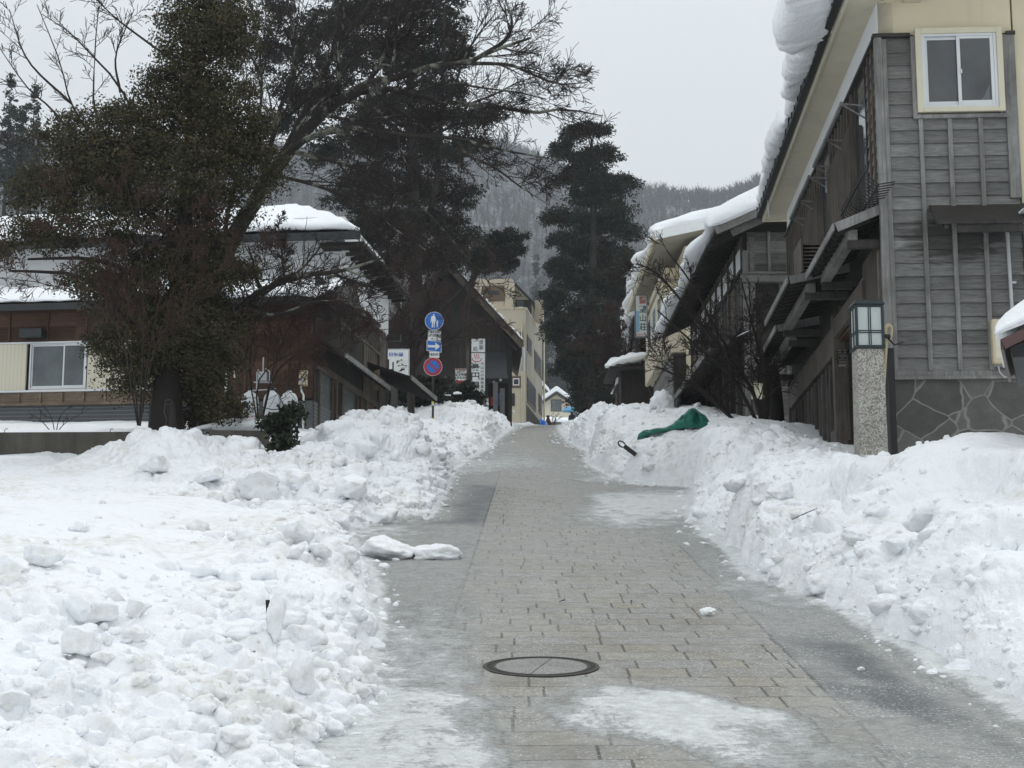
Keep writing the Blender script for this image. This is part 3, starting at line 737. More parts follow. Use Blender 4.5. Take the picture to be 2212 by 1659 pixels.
# window
def window(root, x0, x1, z0, z1, y=-.05, frame=.075, alu=.045, mat=None, glass=None, split=.5, depth=.10, cream=True, sgn=-1):
    """a sliding window facing -y: outer frame > sash > pane"""
    fr = MB(); mo = mat or M['cream_paint']
    if cream:
        fr.box(x0, x0+frame, y-.05, y+depth, z0, z1).box(x1-frame, x1, y-.05, y+depth, z0, z1)
        fr.box(x0+frame, x1-frame, y-.05, y+depth, z1-frame, z1).box(x0+frame, x1-frame, y-.055, y+depth, z0, z0+frame*.8)
    else:
        fr.box(x0, x1, y-.02, y+depth, z0, z0+.02)
    wn_ = fr.build('window', mo, root, bevel=.006 if cream else 0)
    a0, a1, c0, c1 = (x0+frame, x1-frame, z0+frame*.8, z1-frame) if cream else (x0, x1, z0+.021, z1)
    mid = a0+(a1-a0)*split
    s = MB(); k = alu
    s.box(a0, a0+k*.6, y-.03, y+.06, c0, c1).box(a1-k*.6, a1, y-.03, y+.06, c0, c1).box(a0+k*.6, a1-k*.6, y-.03, y+.06, c1-k*.5, c1).box(a0+k*.6, a1-k*.6, y-.03, y+.06, c0, c0+k*.5)
    i0, i1, j0, j1 = a0+k*.6, a1-k*.6, c0+k*.5, c1-k*.5
    for (p, q, yy) in ((i0, mid+k*.4, y+.012), (mid-k*.4, i1, y-.022)):
        s.box(p, p+k*.7, yy, yy+.03, j0, j1).box(q-k*.7, q, yy, yy+.03, j0, j1).box(p+k*.7, q-k*.7, yy, yy+.03, j0, j0+k).box(p+k*.7, q-k*.7, yy, yy+.03, j1-k*.6, j1)
    s.build('sash', M['alu'], wn_, bevel=.003)
    g = MB()
    g.box(i0+k*.7, mid-k*.3, y+.022, y+.030, j0+k, j1-k*.6); g.box(mid+k*.3, i1-k*.7, y-.012, y-.004, j0+k, j1-k*.6)
    g.build('pane', glass or M['glass'], wn_)
    return wn_
wn1 = window(rt, wx0, wx1, wz0, wz1, -.055, .075, .062, split=.497)
pbox('wall_reveal', M['interior'], wn1, (wx0+.08, wx1-.08, .05, .30, wz0+.08, wz1-.08))
flat = MB(); xc_ = wx0+(wx1-wx0)*.72; flat.prism([(xc_, wz0+.14), (xc_+.12, wz0+.14), (xc_+.125, wz0+.36), (xc_+.10, wz0+.31), (xc_+.05, wz0+.20)], 'y', -.0735, -.0675); flat.build('curtain_edge', plain('pale_curtain', (.13, .15, .16), .6), wn1)
pbox('latch', M['alu'], wn1, ((wx0+wx1)/2+.01, (wx0+wx1)/2+.026, -.1, -.078, (wz0+wz1)/2-.05, (wz0+wz1)/2+.0))
# plaster gable and the cream wall at the right
m = MB(); slope = .42
zr_ = z_soff+slope*(4.2)
m.prism([(0.005, z_sid+.045), (x_sr, z_sid+.045), (x_sr, z_soff+.62), (.005, z_soff)], 'y', .0, .3)
m.build('gable_plaster', M['cream'], rt)
pbox('cream_wall', M['cream'], rt, (x_sr+.025, 6.0, .0, .3, z_base, z_soff+1.2))
pbox('wall_edge_strip', M['trim_dark'], rt, (x_sr-.0, x_sr+.022, -.03, .3, z_base, z_sid))
# roof: eave soffit, fascia, gutter, slab
y0r, y1r = -1.6, LY+.55
sof = MB(); sof.box(-ov+.03, .0, y0r+.02, y1r-.02, z_soff, z_soff+.03)
sof.hexa([(0.0, y0r, z_soff+.0), (6, y0r, z_soff+6*slope), (6, -.001, z_soff+6*slope), (0.0, -.001, z_soff), (0, y0r, z_soff+.03), (6, y0r, z_soff+6*slope+.03), (6, -.001, z_soff+6*slope+.03), (0, -.001, z_soff+.03)])
sof.build('soffit', M['soffit'], rt)
pbox('fascia', M['cream_paint'], rt, (-ov, -ov+.03, y0r, y1r, z_soff-.03, z_soff+.11), (-ov+.03, 6, y1r-.03, y1r, z_soff-.03, z_soff+.16))
for x in (.45, 2.2): pbox('purlin_end', M['soffit'], rt, (x-.11, x+.11, y0r+.1, -.002, z_soff+x*slope-.2, z_soff+x*slope-.004))
rf = MB()
rf.hexa([(-ov-.05, y0r-.05, z_soff+.115), (6, y0r-.05, z_soff+.2+6*slope+ov*slope), (6, y1r+.05, z_soff+.2+6*slope+ov*slope), (-ov-.05, y1r+.05, z_soff+.115),
         (-ov-.05, y0r-.05, z_soff+.18), (6, y0r-.05, z_soff+.27+6*slope+ov*slope), (6, y1r+.05, z_soff+.27+6*slope+ov*slope), (-ov-.05, y1r+.05, z_soff+.18)])
rfo = rf.build('roof', M['gutter'], rt)
g = MB(); g.bar((-ov-.07, y0r, z_soff+.09), (-ov-.07, y1r, z_soff+.09), .10, .10)
y = y0r+.1
while y < y1r:
    g.box(-ov-.135, -ov-.01, y, y+.02, z_soff+.05, z_soff+.21); y += .42
g.build('gutter', M['gutter'], rt)
# street side: white band, upper boards
yw = LY
pbox('white_band', M['white_plaster'], rt, (-.004, .2, .0, yw, z_sid+.045, z_soff))
z_pr = G.front(1909, 446).z                                # where the pent roof meets the wall
pbox('side_wall', M['trim_dark'], rt, (.006, .3, .02, yw, z_pr-.1, z_sid+.0))
pbox('head_rail', M['trim_dark'], rt, (-.07, .0, .05, yw, z_sid-.005, z_sid+.042), bevel=.004)
def sY(vx, vy=300, x=0.): return G.side(vx, vy, x).y
openings = [(1.02, 1.75), (4.4, 5.15)]
openings = [(sY(1877, 330), sY(1855, 300)), (sY(1798, 440), sY(1782, 430))]
sidb = MB(); yy = .1
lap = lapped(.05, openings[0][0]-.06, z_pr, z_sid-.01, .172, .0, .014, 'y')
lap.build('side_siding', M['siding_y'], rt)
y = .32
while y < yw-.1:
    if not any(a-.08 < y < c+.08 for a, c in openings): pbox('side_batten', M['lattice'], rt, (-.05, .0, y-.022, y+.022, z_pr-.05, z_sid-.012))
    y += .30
for a, c in openings:
    fr = MB(); fr.box(-.035, .004, a-.05, a, z_pr-.02, z_sid-.02).box(-.035, .004, c, c+.05, z_pr-.02, z_sid-.02)
    w_ = fr.build('side_window', M['trim_dark'], rt)
    pbox('pane', M['glass'], w_, (-.012, .002, a+.002, c-.002, z_pr, z_sid-.02))
for a, c in ((openings[0][1]+.08, openings[1][0]-.3), (openings[1][1]+.1, openings[1][1]+2.0)):     # ribbed shutter boxes between the windows
    m = MB(); m.box(-.09, -.001, a, c, z_pr+.25, z_sid-.55); rib = MB()
    y = a+.04
    while y < c-.02: m.box(-.115, -.088, y, y+.035, z_pr+.26, z_sid-.56); y += .085
    m.build('shutter_box', M['lattice'], rt)
    h = MB(); hz = z_sid-.52
    h.bar((-.34, a-.85, hz), (-.34, c-.2, hz), .035, .05)
    for yb in (a-.82, (a+c)/2-.4, c-.25): h.bar((-.34, yb, hz), (0, yb, hz-.03), .02, .02); h.bar((-.34, yb, hz), (-.0, yb, hz-.22), .018, .018)
    h.build('hand_rail', M['trim'], rt)
rk = MB()                                                # iron flower rack of bent bars
ra, rc = sY(1880, 400, -.3), sY(1822, 430, -.3)
rz0 = G.side(1877, 376, -.3).z
y = ra
while y < rc:
    rk.tube([(0, y, rz0-.12), (-.2, y, rz0-.15), (-.33, y, rz0-.05), (-.35, y, rz0+.1)], .009, 5); y += .12
rk.bar((-.2, ra, rz0-.15), (-.2, rc, rz0-.15), .015, .015); rk.bar((-.35, ra, rz0+.02), (-.35, rc, rz0+.02), .015, .015)
rk.build('flower_rack', M['black'], rt)
# pent roofs over the ground floor, three lengths with small jogs
segs = []
def pent(y0, y1, o, ze, zw, near_open=True):
    t = (zw-ze)/o
    r_ = MB()
    r_.hexa([(-o, y0, ze-.02), (0, y0, zw-.02), (0, y1, zw-.02), (-o, y1, ze-.02), (-o, y0, ze+.02), (0, y0, zw+.02), (0, y1, zw+.02), (-o, y1, ze+.02)])
    y = y0+.02
    while y < y1: r_.hexa([(-o-.02, y, ze+.021), (0, y, zw+.021), (0, y+.035, zw+.021), (-o-.02, y+.035, ze+.021), (-o-.02, y, ze+.05), (0, y, zw+.05), (0, y+.035, zw+.05), (-o-.02, y+.035, ze+.05)]); y += .26
    ro = r_.build('pent_roof', M['trim_dark'], rt)
    e = MB(); e.box(-o-.045, -o-.022, y0-.02, y1+.02, ze-.055, ze+.045); e.bar((-o, y0-.022, ze-.01), (0, y0-.022, zw-.01), .03, .12)
    e.build('barge_board', M['trim'], ro, bevel=.004)
    ra_ = MB(); y = y0+.12
    while y < y1-.05: ra_.bar((-o+.02, y, ze-.055), (-.0, y, zw-.055), .045, .065); y += .27
    ra_.build('rafter', M['dark_wood'], ro)
    bm_ = MB(); bm_.box(-o*.62-.07, -o*.62+.06, y0+.12, y1-.1, ze+.38*(zw-ze)-.23, ze+.38*(zw-ze)-.095)
    bm_.build('purlin', M['beam'], ro, bevel=.006)
    for y in (y0+.2, y1-.15):
        pbox('bracket', M['trim_dark'], ro, (-o*.72, -.0, y-.05, y+.05, ze+.3*(zw-ze)-.31, ze+.3*(zw-ze)-.202), bevel=.005)
zeA = G.front(1806, 488, 0).z
pent(.06, 2.85, .60, zeA, z_pr, True)
pent(2.95, 6.2, .86, G.loc(at(1704, 601, 22.4)).z, z_pr-.10)
pent(6.3, LY-.1, .68, G.loc(at(1678, 702, 25.6)).z, z_pr-.22)
# louvred hood above the second roof
lz = G.loc(at(1735, 590, 22.8)).z
m = MB()
for k in range(8): m.hexa([(-.62, 3.2, lz+.02+k*.055), (-.05, 3.2, lz+.02+k*.055), (-.05, 4.0, lz+.06+k*.055), (-.62, 4.0, lz+.06+k*.055), (-.62, 3.2, lz+.04+k*.055), (-.05, 3.2, lz+.04+k*.055), (-.05, 4.0, lz+.085+k*.055), (-.62, 4.0, lz+.085+k*.055)])
m.box(-.66, -.63, 3.15, 4.05, lz, lz+.5)
m.build('louvre_hood', M['lattice'], rt)
# ground floor
lower_top = zeA-.35
gz = 3.0
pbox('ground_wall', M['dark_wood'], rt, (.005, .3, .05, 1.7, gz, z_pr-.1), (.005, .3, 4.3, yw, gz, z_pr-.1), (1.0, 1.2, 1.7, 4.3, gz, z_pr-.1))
pbox('porch_wall', M['lattice'], rt, (.02, 1.0, 4.26, 4.299, gz, z_pr-.4))
pbox('porch_ceiling', M['brown_wood'], rt, (.01, 1.0, 1.7, 4.25, lower_top-.36, lower_top-.32))
m = MB()
for y in np.arange(.16, 1.68, .075): m.box(-.02, .004, y, y+.045, zeA-1.02, z_pr-.35)
m.build('ribbed_panel', M['lattice'], rt)
pbox('lintel', M['lattice'], rt, (-.07, .004, 1.5, 4.4, lower_top-.31, lower_top-.02), (-.07, .004, 4.42, yw-.05, lower_top-.55, lower_top-.12), bevel=.006)
pbox('post', M['lattice'], rt, (-.08, .06, .10, .22, gz, zeA-.3), bevel=.006)
pbox('post', M['lattice'], rt, (-.08, .10, 4.22, 4.40, gz, zeA-.3), bevel=.006)
pbox('post', M['lattice'], rt, (-.08, .08, yw-.16, yw, gz, zeA-.3), bevel=.006)
pbox('side_stone_base', M['flag'], rt, (-.06, .004, .22, 1.65, gz, z_stone-.5)); pbox('side_stone_base', M['flag'], rt, (-.06, .02, 4.4, 4.9, gz, z_stone-.1))
m = MB()
for y in np.arange(.26, 1.6, .11): m.box(-.045, .004, y, y+.04, z_stone-.45, zeA-1.05)
for x in np.arange(.1, .9, .09): m.box(x, x+.035, 4.2, 4.258, z_stone-.3, z_stone+1.0)
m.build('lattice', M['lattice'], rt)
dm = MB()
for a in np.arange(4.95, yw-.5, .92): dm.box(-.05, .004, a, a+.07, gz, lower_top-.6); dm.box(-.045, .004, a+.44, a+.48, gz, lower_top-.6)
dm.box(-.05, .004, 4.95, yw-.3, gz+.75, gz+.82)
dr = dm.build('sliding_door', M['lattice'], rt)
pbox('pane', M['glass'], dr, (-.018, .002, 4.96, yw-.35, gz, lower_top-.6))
# small pent roof at the right of the front
p0, p1 = G.front(2043, 447), G.front(2024, 490, -.55)
pz = p0.z
ar = MB()
o = .55; zf = G.front(2030, 484, -.55).z
ar.hexa([(p1.x, -o, zf), (x_sr+.8, -o, zf), (x_sr+.8, 0, pz), (p1.x+.02, 0, pz), (p1.x, -o, zf+.035), (x_sr+.8, -o, zf+.035), (x_sr+.8, 0, pz+.035), (p1.x+.02, 0, pz+.035)])
aro = ar.build('awning', M['trim_dark'], rt)
m = MB(); m.box(p1.x+.25, x_sr+.78, -o+.02, -o+.06, zf-.10, zf-.004)
for x in (p1.x+.12, p1.x+.7, x_sr-.02): m.bar((x, -o+.03, zf-.03), (x, 0, pz-.03), .05, .06)
m.build('awning_frame', M['trim_dark'], aro)
pp = [G.front(2175, 486, -.075), G.front(2188, 700, -.075), G.front(2190, 788, -.075)]
m = MB(); m.tube(pp, .022, 10); m.box(pp[0].x-.005, pp[0].x+.075, -.1, -.062, G.front(2180, 611, -.07).z-.012, G.front(2180, 611, -.07).z+.012)
m.build('conduit', M['grey_pipe'], rt, smooth=False)
# plaque in the porch and flood lamp under the pent roof
q0, q1 = G.front(1805, 752, 4.24), G.front(1833, 797, 4.24)
pl = MB(); pl.box(q0.x, q1.x, 4.215, 4.255, q1.z, q0.z)
pm = pl.build('plaque', M['mid_wood'], rt, bevel=.01)
pbox('plaque_face', plain('plaque_face', (.20, .19, .17), .6), pm, (q0.x+.03, q1.x-.03, 4.208, 4.214, q1.z+.03, q0.z-.03))
def text(name, s, mat, parent, loc, size, rot=(math.pi/2, 0, 0), align='CENTER', sx=1.0, extrude=.002, bold=0.0, line=1.0):
    c = bpy.data.curves.new(name, 'FONT'); c.body = s; c.size = size; c.align_x = align; c.align_y = 'CENTER'; c.extrude = extrude; c.space_line = line; c.offset = bold
    o = bpy.data.objects.new(name, c); col.objects.link(o)
    dg = bpy.context.evaluated_depsgraph_get(); me = bpy.data.meshes.new_from_object(o.evaluated_get(dg))
    col.objects.unlink(o); bpy.data.objects.remove(o); me.name = name
    o = link(name, me, parent); me.materials.clear(); me.materials.append(mat)
    o.location = loc; o.rotation_euler = rot; o.scale = (sx, 1, 1)
    return o
M['ink'] = plain('black_ink', (.012, .012, .012), .6, .3); M['ink_red'] = plain('red_ink', (.42, .03, .045), .5, .3)
text('lettering', '喜', M['ink'], pm, ((q0.x+q1.x)/2, 4.206, (q0.z+q1.z)/2), (q0.z-q1.z)*.75)

# water heater on the front wall
hx0, hx1, hz1, hz0 = G.front(2133, 700).x, G.front(2184, 700).x, G.front(2150, 695).z, G.front(2150, 792).z
ht = G.root('water_heater', 'cream wall mounted water heater with rounded corners on the grey boards', 'heater')
ht.location = G.o+G.ux*((hx0+hx1)/2)+G.uy*(-.05)+Vector((0, 0, hz0))
hw, hh = (hx1-hx0)/2, hz1-hz0
m = MB(); m.box(-hw, hw, -.16, -.03, .0, hh); hb = m.build('casing', M['cream_plastic'], ht, bevel=.035)
pbox('mounting_plate', M['grey_pipe'], ht, (-hw*.7, hw*.7, -.03, .02, -.012, hh+.02))
pbox('cover_line', M['cream_paint'], ht, (-hw+.03, hw-.03, -.166, -.161, hh*.12, hh*.9), bevel=.002)
pbox('rating_label', M['grey_pipe'], ht, (-.02, hw*.6, -.171, -.167, hh*.36, hh*.44), (.02, hw*.4, -.171, -.167, hh*.26, hh*.285))
pbox('vent', M['black'], ht, (-.02, hw-.04, -.172, -.167, hh*.5, hh*.68))
m = MB(); m.tube([(-hw*.5, -.09, 0), (-hw*.4, -.09, -.09), (0, -.09, -.16), (hw*.5, -.07, -.14), (hw*.9, -.04, -.03), (hw*.92, -.03, .1)], .012, 6); m.build('cable', M['grey_pipe'], ht, smooth=True)

# ------------------------------------------------------------------ roof snow helper: a lumpy slab that follows a path
def snow_slab(name, label, P0, P1, across, top, n=90, k=22, seed=1, bulge=.25, amp=.12, hang=.0, cat='snow', under=None, scale=1.0, group=None, prof=None, rag=0.0):
    """P0->P1: the line of the eave. across: vector from the eave up the roof. top: thickness direction and size. The free edge hangs out by `hang`."""
    P0, P1, A, T = Vector(P0), Vector(P1), Vector(across), Vector(top)
    u = np.linspace(0, 1, n)
    ring = []                                   # closed cross-section: (along across, along top)
    for j in range(k):
        th = 2*math.pi*j/k
        c_, s_ = math.cos(th), math.sin(th)
        a = .5-.5*np.sign(c_)*abs(c_)**.7; b_ = .5+.5*np.sign(s_)*abs(s_)**.75
        ring.append((a, b_))
    ring = np.array(ring)
    L = (P1-P0).length
    uu = u*L
    base = np.array(P0)[None, :]+np.outer(u, np.array(P1-P0))
    tt = .78+.35*fbm(uu*.7/scale, uu*0+seed, uu*0, 3, seed)
    ends = np.clip(np.minimum(u, 1-u)*L/.35, 0, 1)**.5
    hg = hang*(.7+.9*fbm(uu*.8/scale+9, uu*0+seed, uu*0, 3, seed+5))
    if prof:
        pu = [a for a, b_, c in prof]; hg = np.interp(u, pu, [b_ for a, b_, c in prof])*(1+rag*2.2*fbm(uu*1.3, uu*0+seed, uu*0, 3, seed+6)); tt = np.interp(u, pu, [c for a, b_, c in prof])*(1+rag*1.5*fbm(uu*1.4+5, uu*0+seed, uu*0, 3, seed+7))
    V = np.zeros((n, k, 3))
    An = np.array(A.normalized())
    for i in range(n):
        for j in range(k):
            a, b_ = ring[j]
            off = -hg[i]*(1-a)**2*(1-.35*b_)
            V[i, j] = base[i]+np.array(A)*a+An*off+np.array(T)*(b_*tt[i]*max(.25, ends[i]))+np.array((0, 0, -.30*hg[i]*(1-a)**3*(1-b_)))
    x, y, z = V[..., 0]/scale, V[..., 1]/scale, V[..., 2]/scale
    D = amp*(fbm(x*1.6, y*1.6, z*1.6, 4, seed+20))*1.2
    f1, f2, cid = worley(x*2.2, y*2.2, z*2.2, seed+8)
    D = D+amp*.5*(.5-f1)*cid
    if rag:
        us = np.repeat(uu[:, None], k, 1); D = D+rag*(.5-np.abs(fbm(us*1.5, z*1.6+seed, x*1.2, 4, seed+41))*1.8)+rag*.6*fbm(x*7, y*7, z*3.5, 5, seed+43)-rag*.5*np.abs(fbm(x*15, y*15, z*9, 3, seed+44))
    du = np.gradient(V, axis=0); dv = np.roll(V, -1, 1)-np.roll(V, 1, 1)
    N = np.cross(du, dv); N /= np.maximum(np.linalg.norm(N, axis=-1, keepdims=True), 1e-9)
    c0 = V.mean(1, keepdims=True); sg = np.sign(((V-c0)*N).sum(-1).mean())
    V = V+N*sg*D[..., None]
    i = np.arange(n-1)[:, None]*k; j = np.arange(k)[None, :]; jn = (j+1) % k
    q = np.stack([i+j, i+jn, i+k+jn, i+k+j], -1).reshape(-1, 4)
    if sg < 0: q = q[:, ::-1]
    VV = np.vstack([V.reshape(-1, 3), V[0].mean(0)[None], V[-1].mean(0)[None]])
    o = raw_mesh(name, VV, q, M['snow_roof'], smooth=True)
    bmx = o.data
    import bmesh
    bm = bmesh.new(); bm.from_mesh(bmx); bm.verts.ensure_lookup_table()
    for r0, c_ in ((0, n*k), ((n-1)*k, n*k+1)):
        for jj in range(k):
            try: bm.faces.new((bm.verts[r0+jj], bm.verts[r0+(jj+1) % k], bm.verts[c_])).smooth = True
            except ValueError: pass
    bmesh.ops.recalc_face_normals(bm, faces=bm.faces); bm.to_mesh(bmx); bm.free()
    tag(o, label, cat, group, 'thing')
    return o
def gw(x, y, z): return G.o+G.ux*x+G.uy*y+Vector((0, 0, z))
up_roof = Vector((G.ux.x, G.ux.y, slope)).normalized()
# snow sliding off the eave: a big curl near the camera, then a ragged ridge that thins out
yc = G.side(1789, 98, -ov).y; ye = y1r+.1
snow_slab('roof_snow', 'huge curl of snow sliding off the near end of the grey house roof', gw(-ov-.08, -1.2, z_soff+.16), gw(-ov-.08, yc, z_soff+.16), up_roof*1.6, (0, 0, 1.0), 90, 34, 21, amp=.10, rag=.028, prof=[(0, .8, 1.1), (.55, .92, 1.0), (.8, .95, .95), (.93, .80, .85), (1, .5, .6)])
def uy_(vy): return (G.side(1826-.377*vy, vy, -ov).y-yc+.15)/(ye-yc+.15)
snow_slab('roof_snow', 'ragged ridge of snow hanging along the gutter of the grey house', gw(-ov-.06, yc-.15, z_soff+.17), gw(-ov-.05, ye, z_soff+.16), up_roof*1.1, (0, 0, .75), 260, 28, 33, amp=.07, rag=.08,
          prof=[(0, .5, 1.0), (uy_(160), .50, 1.0), (uy_(222), .42, .85), (uy_(238), .18, .5), (uy_(268), .16, .5), (uy_(300), .28, .7), (uy_(340), .36, .75), (uy_(375), .30, .6), (uy_(395), .24, .6), (uy_(440), .13, .45), (1, .06, .3)])
m = MB(); q = G.side(1660, 465, -ov-.02); m.tube([(q.x, q.y, z_soff+.05), (q.x, q.y, z_soff-.12), (q.x+.01, q.y, z_soff-.33)], [.022, .014, .004], 6)
M['ice'] = plain('icicle_ice', (.62, .66, .68), .12, .6, 0, .04)
o = m.build('icicle', M['ice'], smooth=True); o.location = G.o; o.rotation_euler = (0, 0, -G.az); tag(o, 'thin icicle hanging from the gutter at the far end of the grey house', 'icicle')
# ================================================================== second right house: grey wooden with steep snowy eave
def each(name, mat, parent, mbs, bevel=0):
    return [m.build(name, mat, parent, bevel=bevel) for m in mbs]
def BX(*a): return MB().box(*a)
H2 = Site(1609, 600, 33.0, R(.1))
r2 = H2.root('wooden_house', 'weathered wooden house with a thick snow covered gable roof behind the bare tree', 'house')
L2 = 10.2
ec = at(1548, 489, 31.6); ec = H2.loc(ec); ox = -ec.x; ze2 = ec.z
rs = .44
zt2 = ze2+ox*rs
gz = 5.2
pbox('wall_core', M['dark_wood'], r2, (.02, 6, .02, L2, 4.6, zt2-.12))
lapped(.06, 6, H2.front(1650, 596).z, zt2-.1, .235, 0, .014).build('upper_siding', M['grey_rows'], r2)
pbox('belt_board', M['beam'], r2, (-.1, 6, -.16, .02, H2.front(1650, 596).z-.16, H2.front(1650, 596).z), (-.05, 6, -.22, .02, H2.front(1650, 596).z+.002, H2.front(1650, 596).z+.05), bevel=.01)
lapped(.22, 6, 4.6, H2.front(1650, 612).z, .235, .06, .014).build('lower_siding', M['grey_rows'], r2)
each('batten', M['trim'], r2, [BX(x-.03, x+.03, -.06, .0, H2.front(1650, 596).z+.06, zt2-.1) for x in (.52, 1.05, 1.6)]+[BX(x-.03, x+.03, 0, .06, 4.6, H2.front(1650, 612).z) for x in (.75, 1.35)])
pbox('corner_post', M['trim'], r2, (-.04, .075, -.05, .08, 4.6, zt2-.5), bevel=.01)
pbox('corner_post', M['beam'], r2, (.10, .21, -.03, .10, 4.6, zt2-.2), bevel=.01)
# lower front lean-to with pale boards behind the tree
pbox('side_wall', M['mid_wood'], r2, (-.005, .018, .1, L2, 7.2, zt2-.05))
zi = ze2+.1
iw = []
for k in range(9): iw.append(BX(-.03, -.008, .25+k*1.08, 1.12+k*1.08, zi-.62, zi-.12))
each('infill_panel', M['white_plaster'], r2, iw)
each('side_post', M['lattice'], r2, [BX(-.06, -.008, y-.06, y+.06, 5, zi+.02) for y in np.arange(.18, L2, 1.08)])
pbox('head_beam', M['dark_wood'], r2, (-.08, -.008, .1, L2, zi-.72, zi-.64), (-.09, -.008, .1, L2, 8.0, 8.12))
for k in range(4):
    y0 = .3+k*2.16
    wn_ = pbox('side_window', M['lattice'], r2, (-.045, -.01, y0, y0+.05, 8.15, zi-.74), (-.045, -.01, y0+.46, y0+.5, 8.15, zi-.74))
    pbox('pane', M['glass_dull'], wn_, (-.02, -.007, y0+.05, y0+.46, 8.15, zi-.74), (-.02, -.007, y0+.5, y0+.92, 8.15, zi-.74))
m = MB()
for y in np.arange(.3, L2, .22): m.box(-.035, -.006, y, y+.03, 6, 7.95)
m.build('board_cladding', M['trim_dark'], r2)
# roof
yf2 = -1.35
rr = MB(); Wd = 5.5
rr.hexa([(-ox, yf2, ze2-.05), (Wd, yf2, ze2-.05+(Wd+ox)*rs), (Wd, L2+.6, ze2-.05+(Wd+ox)*rs), (-ox, L2+.6, ze2-.05), (-ox, yf2, ze2+.03), (Wd, yf2, ze2+.03+(Wd+ox)*rs), (Wd, L2+.6, ze2+.03+(Wd+ox)*rs), (-ox, L2+.6, ze2+.03)])
ro2 = rr.build('roof', M['dark_wood'], r2)
m = MB()
m.bar((-ox-.02, yf2-.03, ze2-.08), (Wd, yf2-.03, ze2-.08+(Wd+ox)*rs), .05, .17); m.build('barge_board', M['beam'], ro2)
m = MB()
m.bar((-ox+.35, yf2+.3, ze2-.20+.35*rs), (Wd, yf2+.3, ze2-.20+(Wd+ox)*rs), .09, .14); m.build('verge_beam', M['beam'], ro2)
m = MB(); y = yf2+.3
while y < L2+.5: m.bar((-ox+.03, y, ze2-.09), (.0, y, ze2-.09+ox*rs), .05, .07); y += .42
m.build('rafter', M['dark_wood'], ro2)
# pent roof of the ground floor, seen as one long slanting edge
e0, e1 = H2.loc(at(1522, 774, 33.2)), H2.loc(at(1453, 860, 39.8))
pz2 = (e0.z+e1.z)/2; px2 = -(e0.x+e1.x)/2
m = MB(); m.hexa([(-px2, .1, pz2-.03), (0, .1, pz2+.32), (0, L2, pz2+.32), (-px2, L2, pz2-.03), (-px2, .1, pz2+.03), (0, .1, pz2+.38), (0, L2, pz2+.38), (-px2, L2, pz2+.03)])
pr = m.build('pent_roof', M['dark_wood'], r2)
pbox('eave_board', M['trim'], pr, (-px2-.03, -px2-.004, .05, L2+.05, pz2-.08, pz2+.05))
# closed lean-to at the front right: pale boards and a cream window behind the trunks
c0 = H2.front(1650, 830, -.6)
lt = pbox('lean_to', M['grey_rows'], r2, (.35, 3.5, -.9, -.06, 4.5, H2.front(1650, 765, -.9).z))
pbox('lean_to_window', M['cream_paint'], lt, (H2.front(1622, 800, -.92).x, H2.front(1665, 800, -.92).x, -.935, -.905, H2.front(1640, 862, -.92).z, H2.front(1640, 828, -.92).z))
def sw(S_, x, y, z): return S_.o+S_.ux*x+S_.uy*y+Vector((0, 0, z))
upr = Vector((1, 0, rs)).normalized()
snow_slab('roof_snow', 'smooth thick snow blanket draping over the eave of the weathered wooden house', sw(H2, -ox+.0, yf2-.08, ze2+.03), sw(H2, -ox, L2+.5, ze2+.03), upr*5.2, (-.12, 0, .52), 90, 34, 51, amp=.05, hang=.34)

# ================================================================== hotel: cream rendered, shallow snowy roof
H3 = Site(1480, 640, 46.0, R(0))
r3 = H3.root('hotel', 'cream rendered inn with a projecting balcony box and snow on a shallow roof', 'hotel')
p = H3.loc(at(1417, 505, 45.0)); ez3, ex3 = p.z, p.x
MB().prism([(.0, 7), (7.2, 7), (7.2, ez3+.9), (0, ez3-.12)], 'y', 0, 9.6).build('wall', M['cream'], r3)
bz0 = H3.loc(at(1434, 761, 46)).z; bx0 = H3.loc(at(1434, 761, 46)).x
bt_ = H3.loc(at(1434, 700, 46)).z
pbox('balcony_box', M['cream_far'], r3, (bx0, -.004, .05, 6.6, bz0, bt_), bevel=.02)
pbox('upper_bay', M['cream'], r3, (bx0+.12, -.004, 1.2, 7.5, bt_+.005, ez3-.5), bevel=.02)
pbox('soffit_board', M['soffit'], r3, (bx0+.03, -.01, .08, 6.57, bz0-.012, bz0-.002))
each('band_course', M['cream_shade'], r3, [BX(bx0-.03, -.01, .6, 6.65, bt_+.03, bt_+.11), BX(bx0+.06, -.01, 1.1, 7.55, bt_+1.55, bt_+1.62)])
for k in range(3):
    y0 = 1.7+k*1.8
    w_ = pbox('bay_window', M['alu'], r3, (bx0+.09, bx0+.119, y0, y0+.05, bt_+.2, bt_+1.3), (bx0+.09, bx0+.119, y0+1.15, y0+1.2, bt_+.2, bt_+1.3), (bx0+.09, bx0+.119, y0+.05, y0+1.15, bt_+1.25, bt_+1.3))
    pbox('pane', M['glass_dull'], w_, (bx0+.1, bx0+.118, y0+.05, y0+1.15, bt_+.2, bt_+1.25))
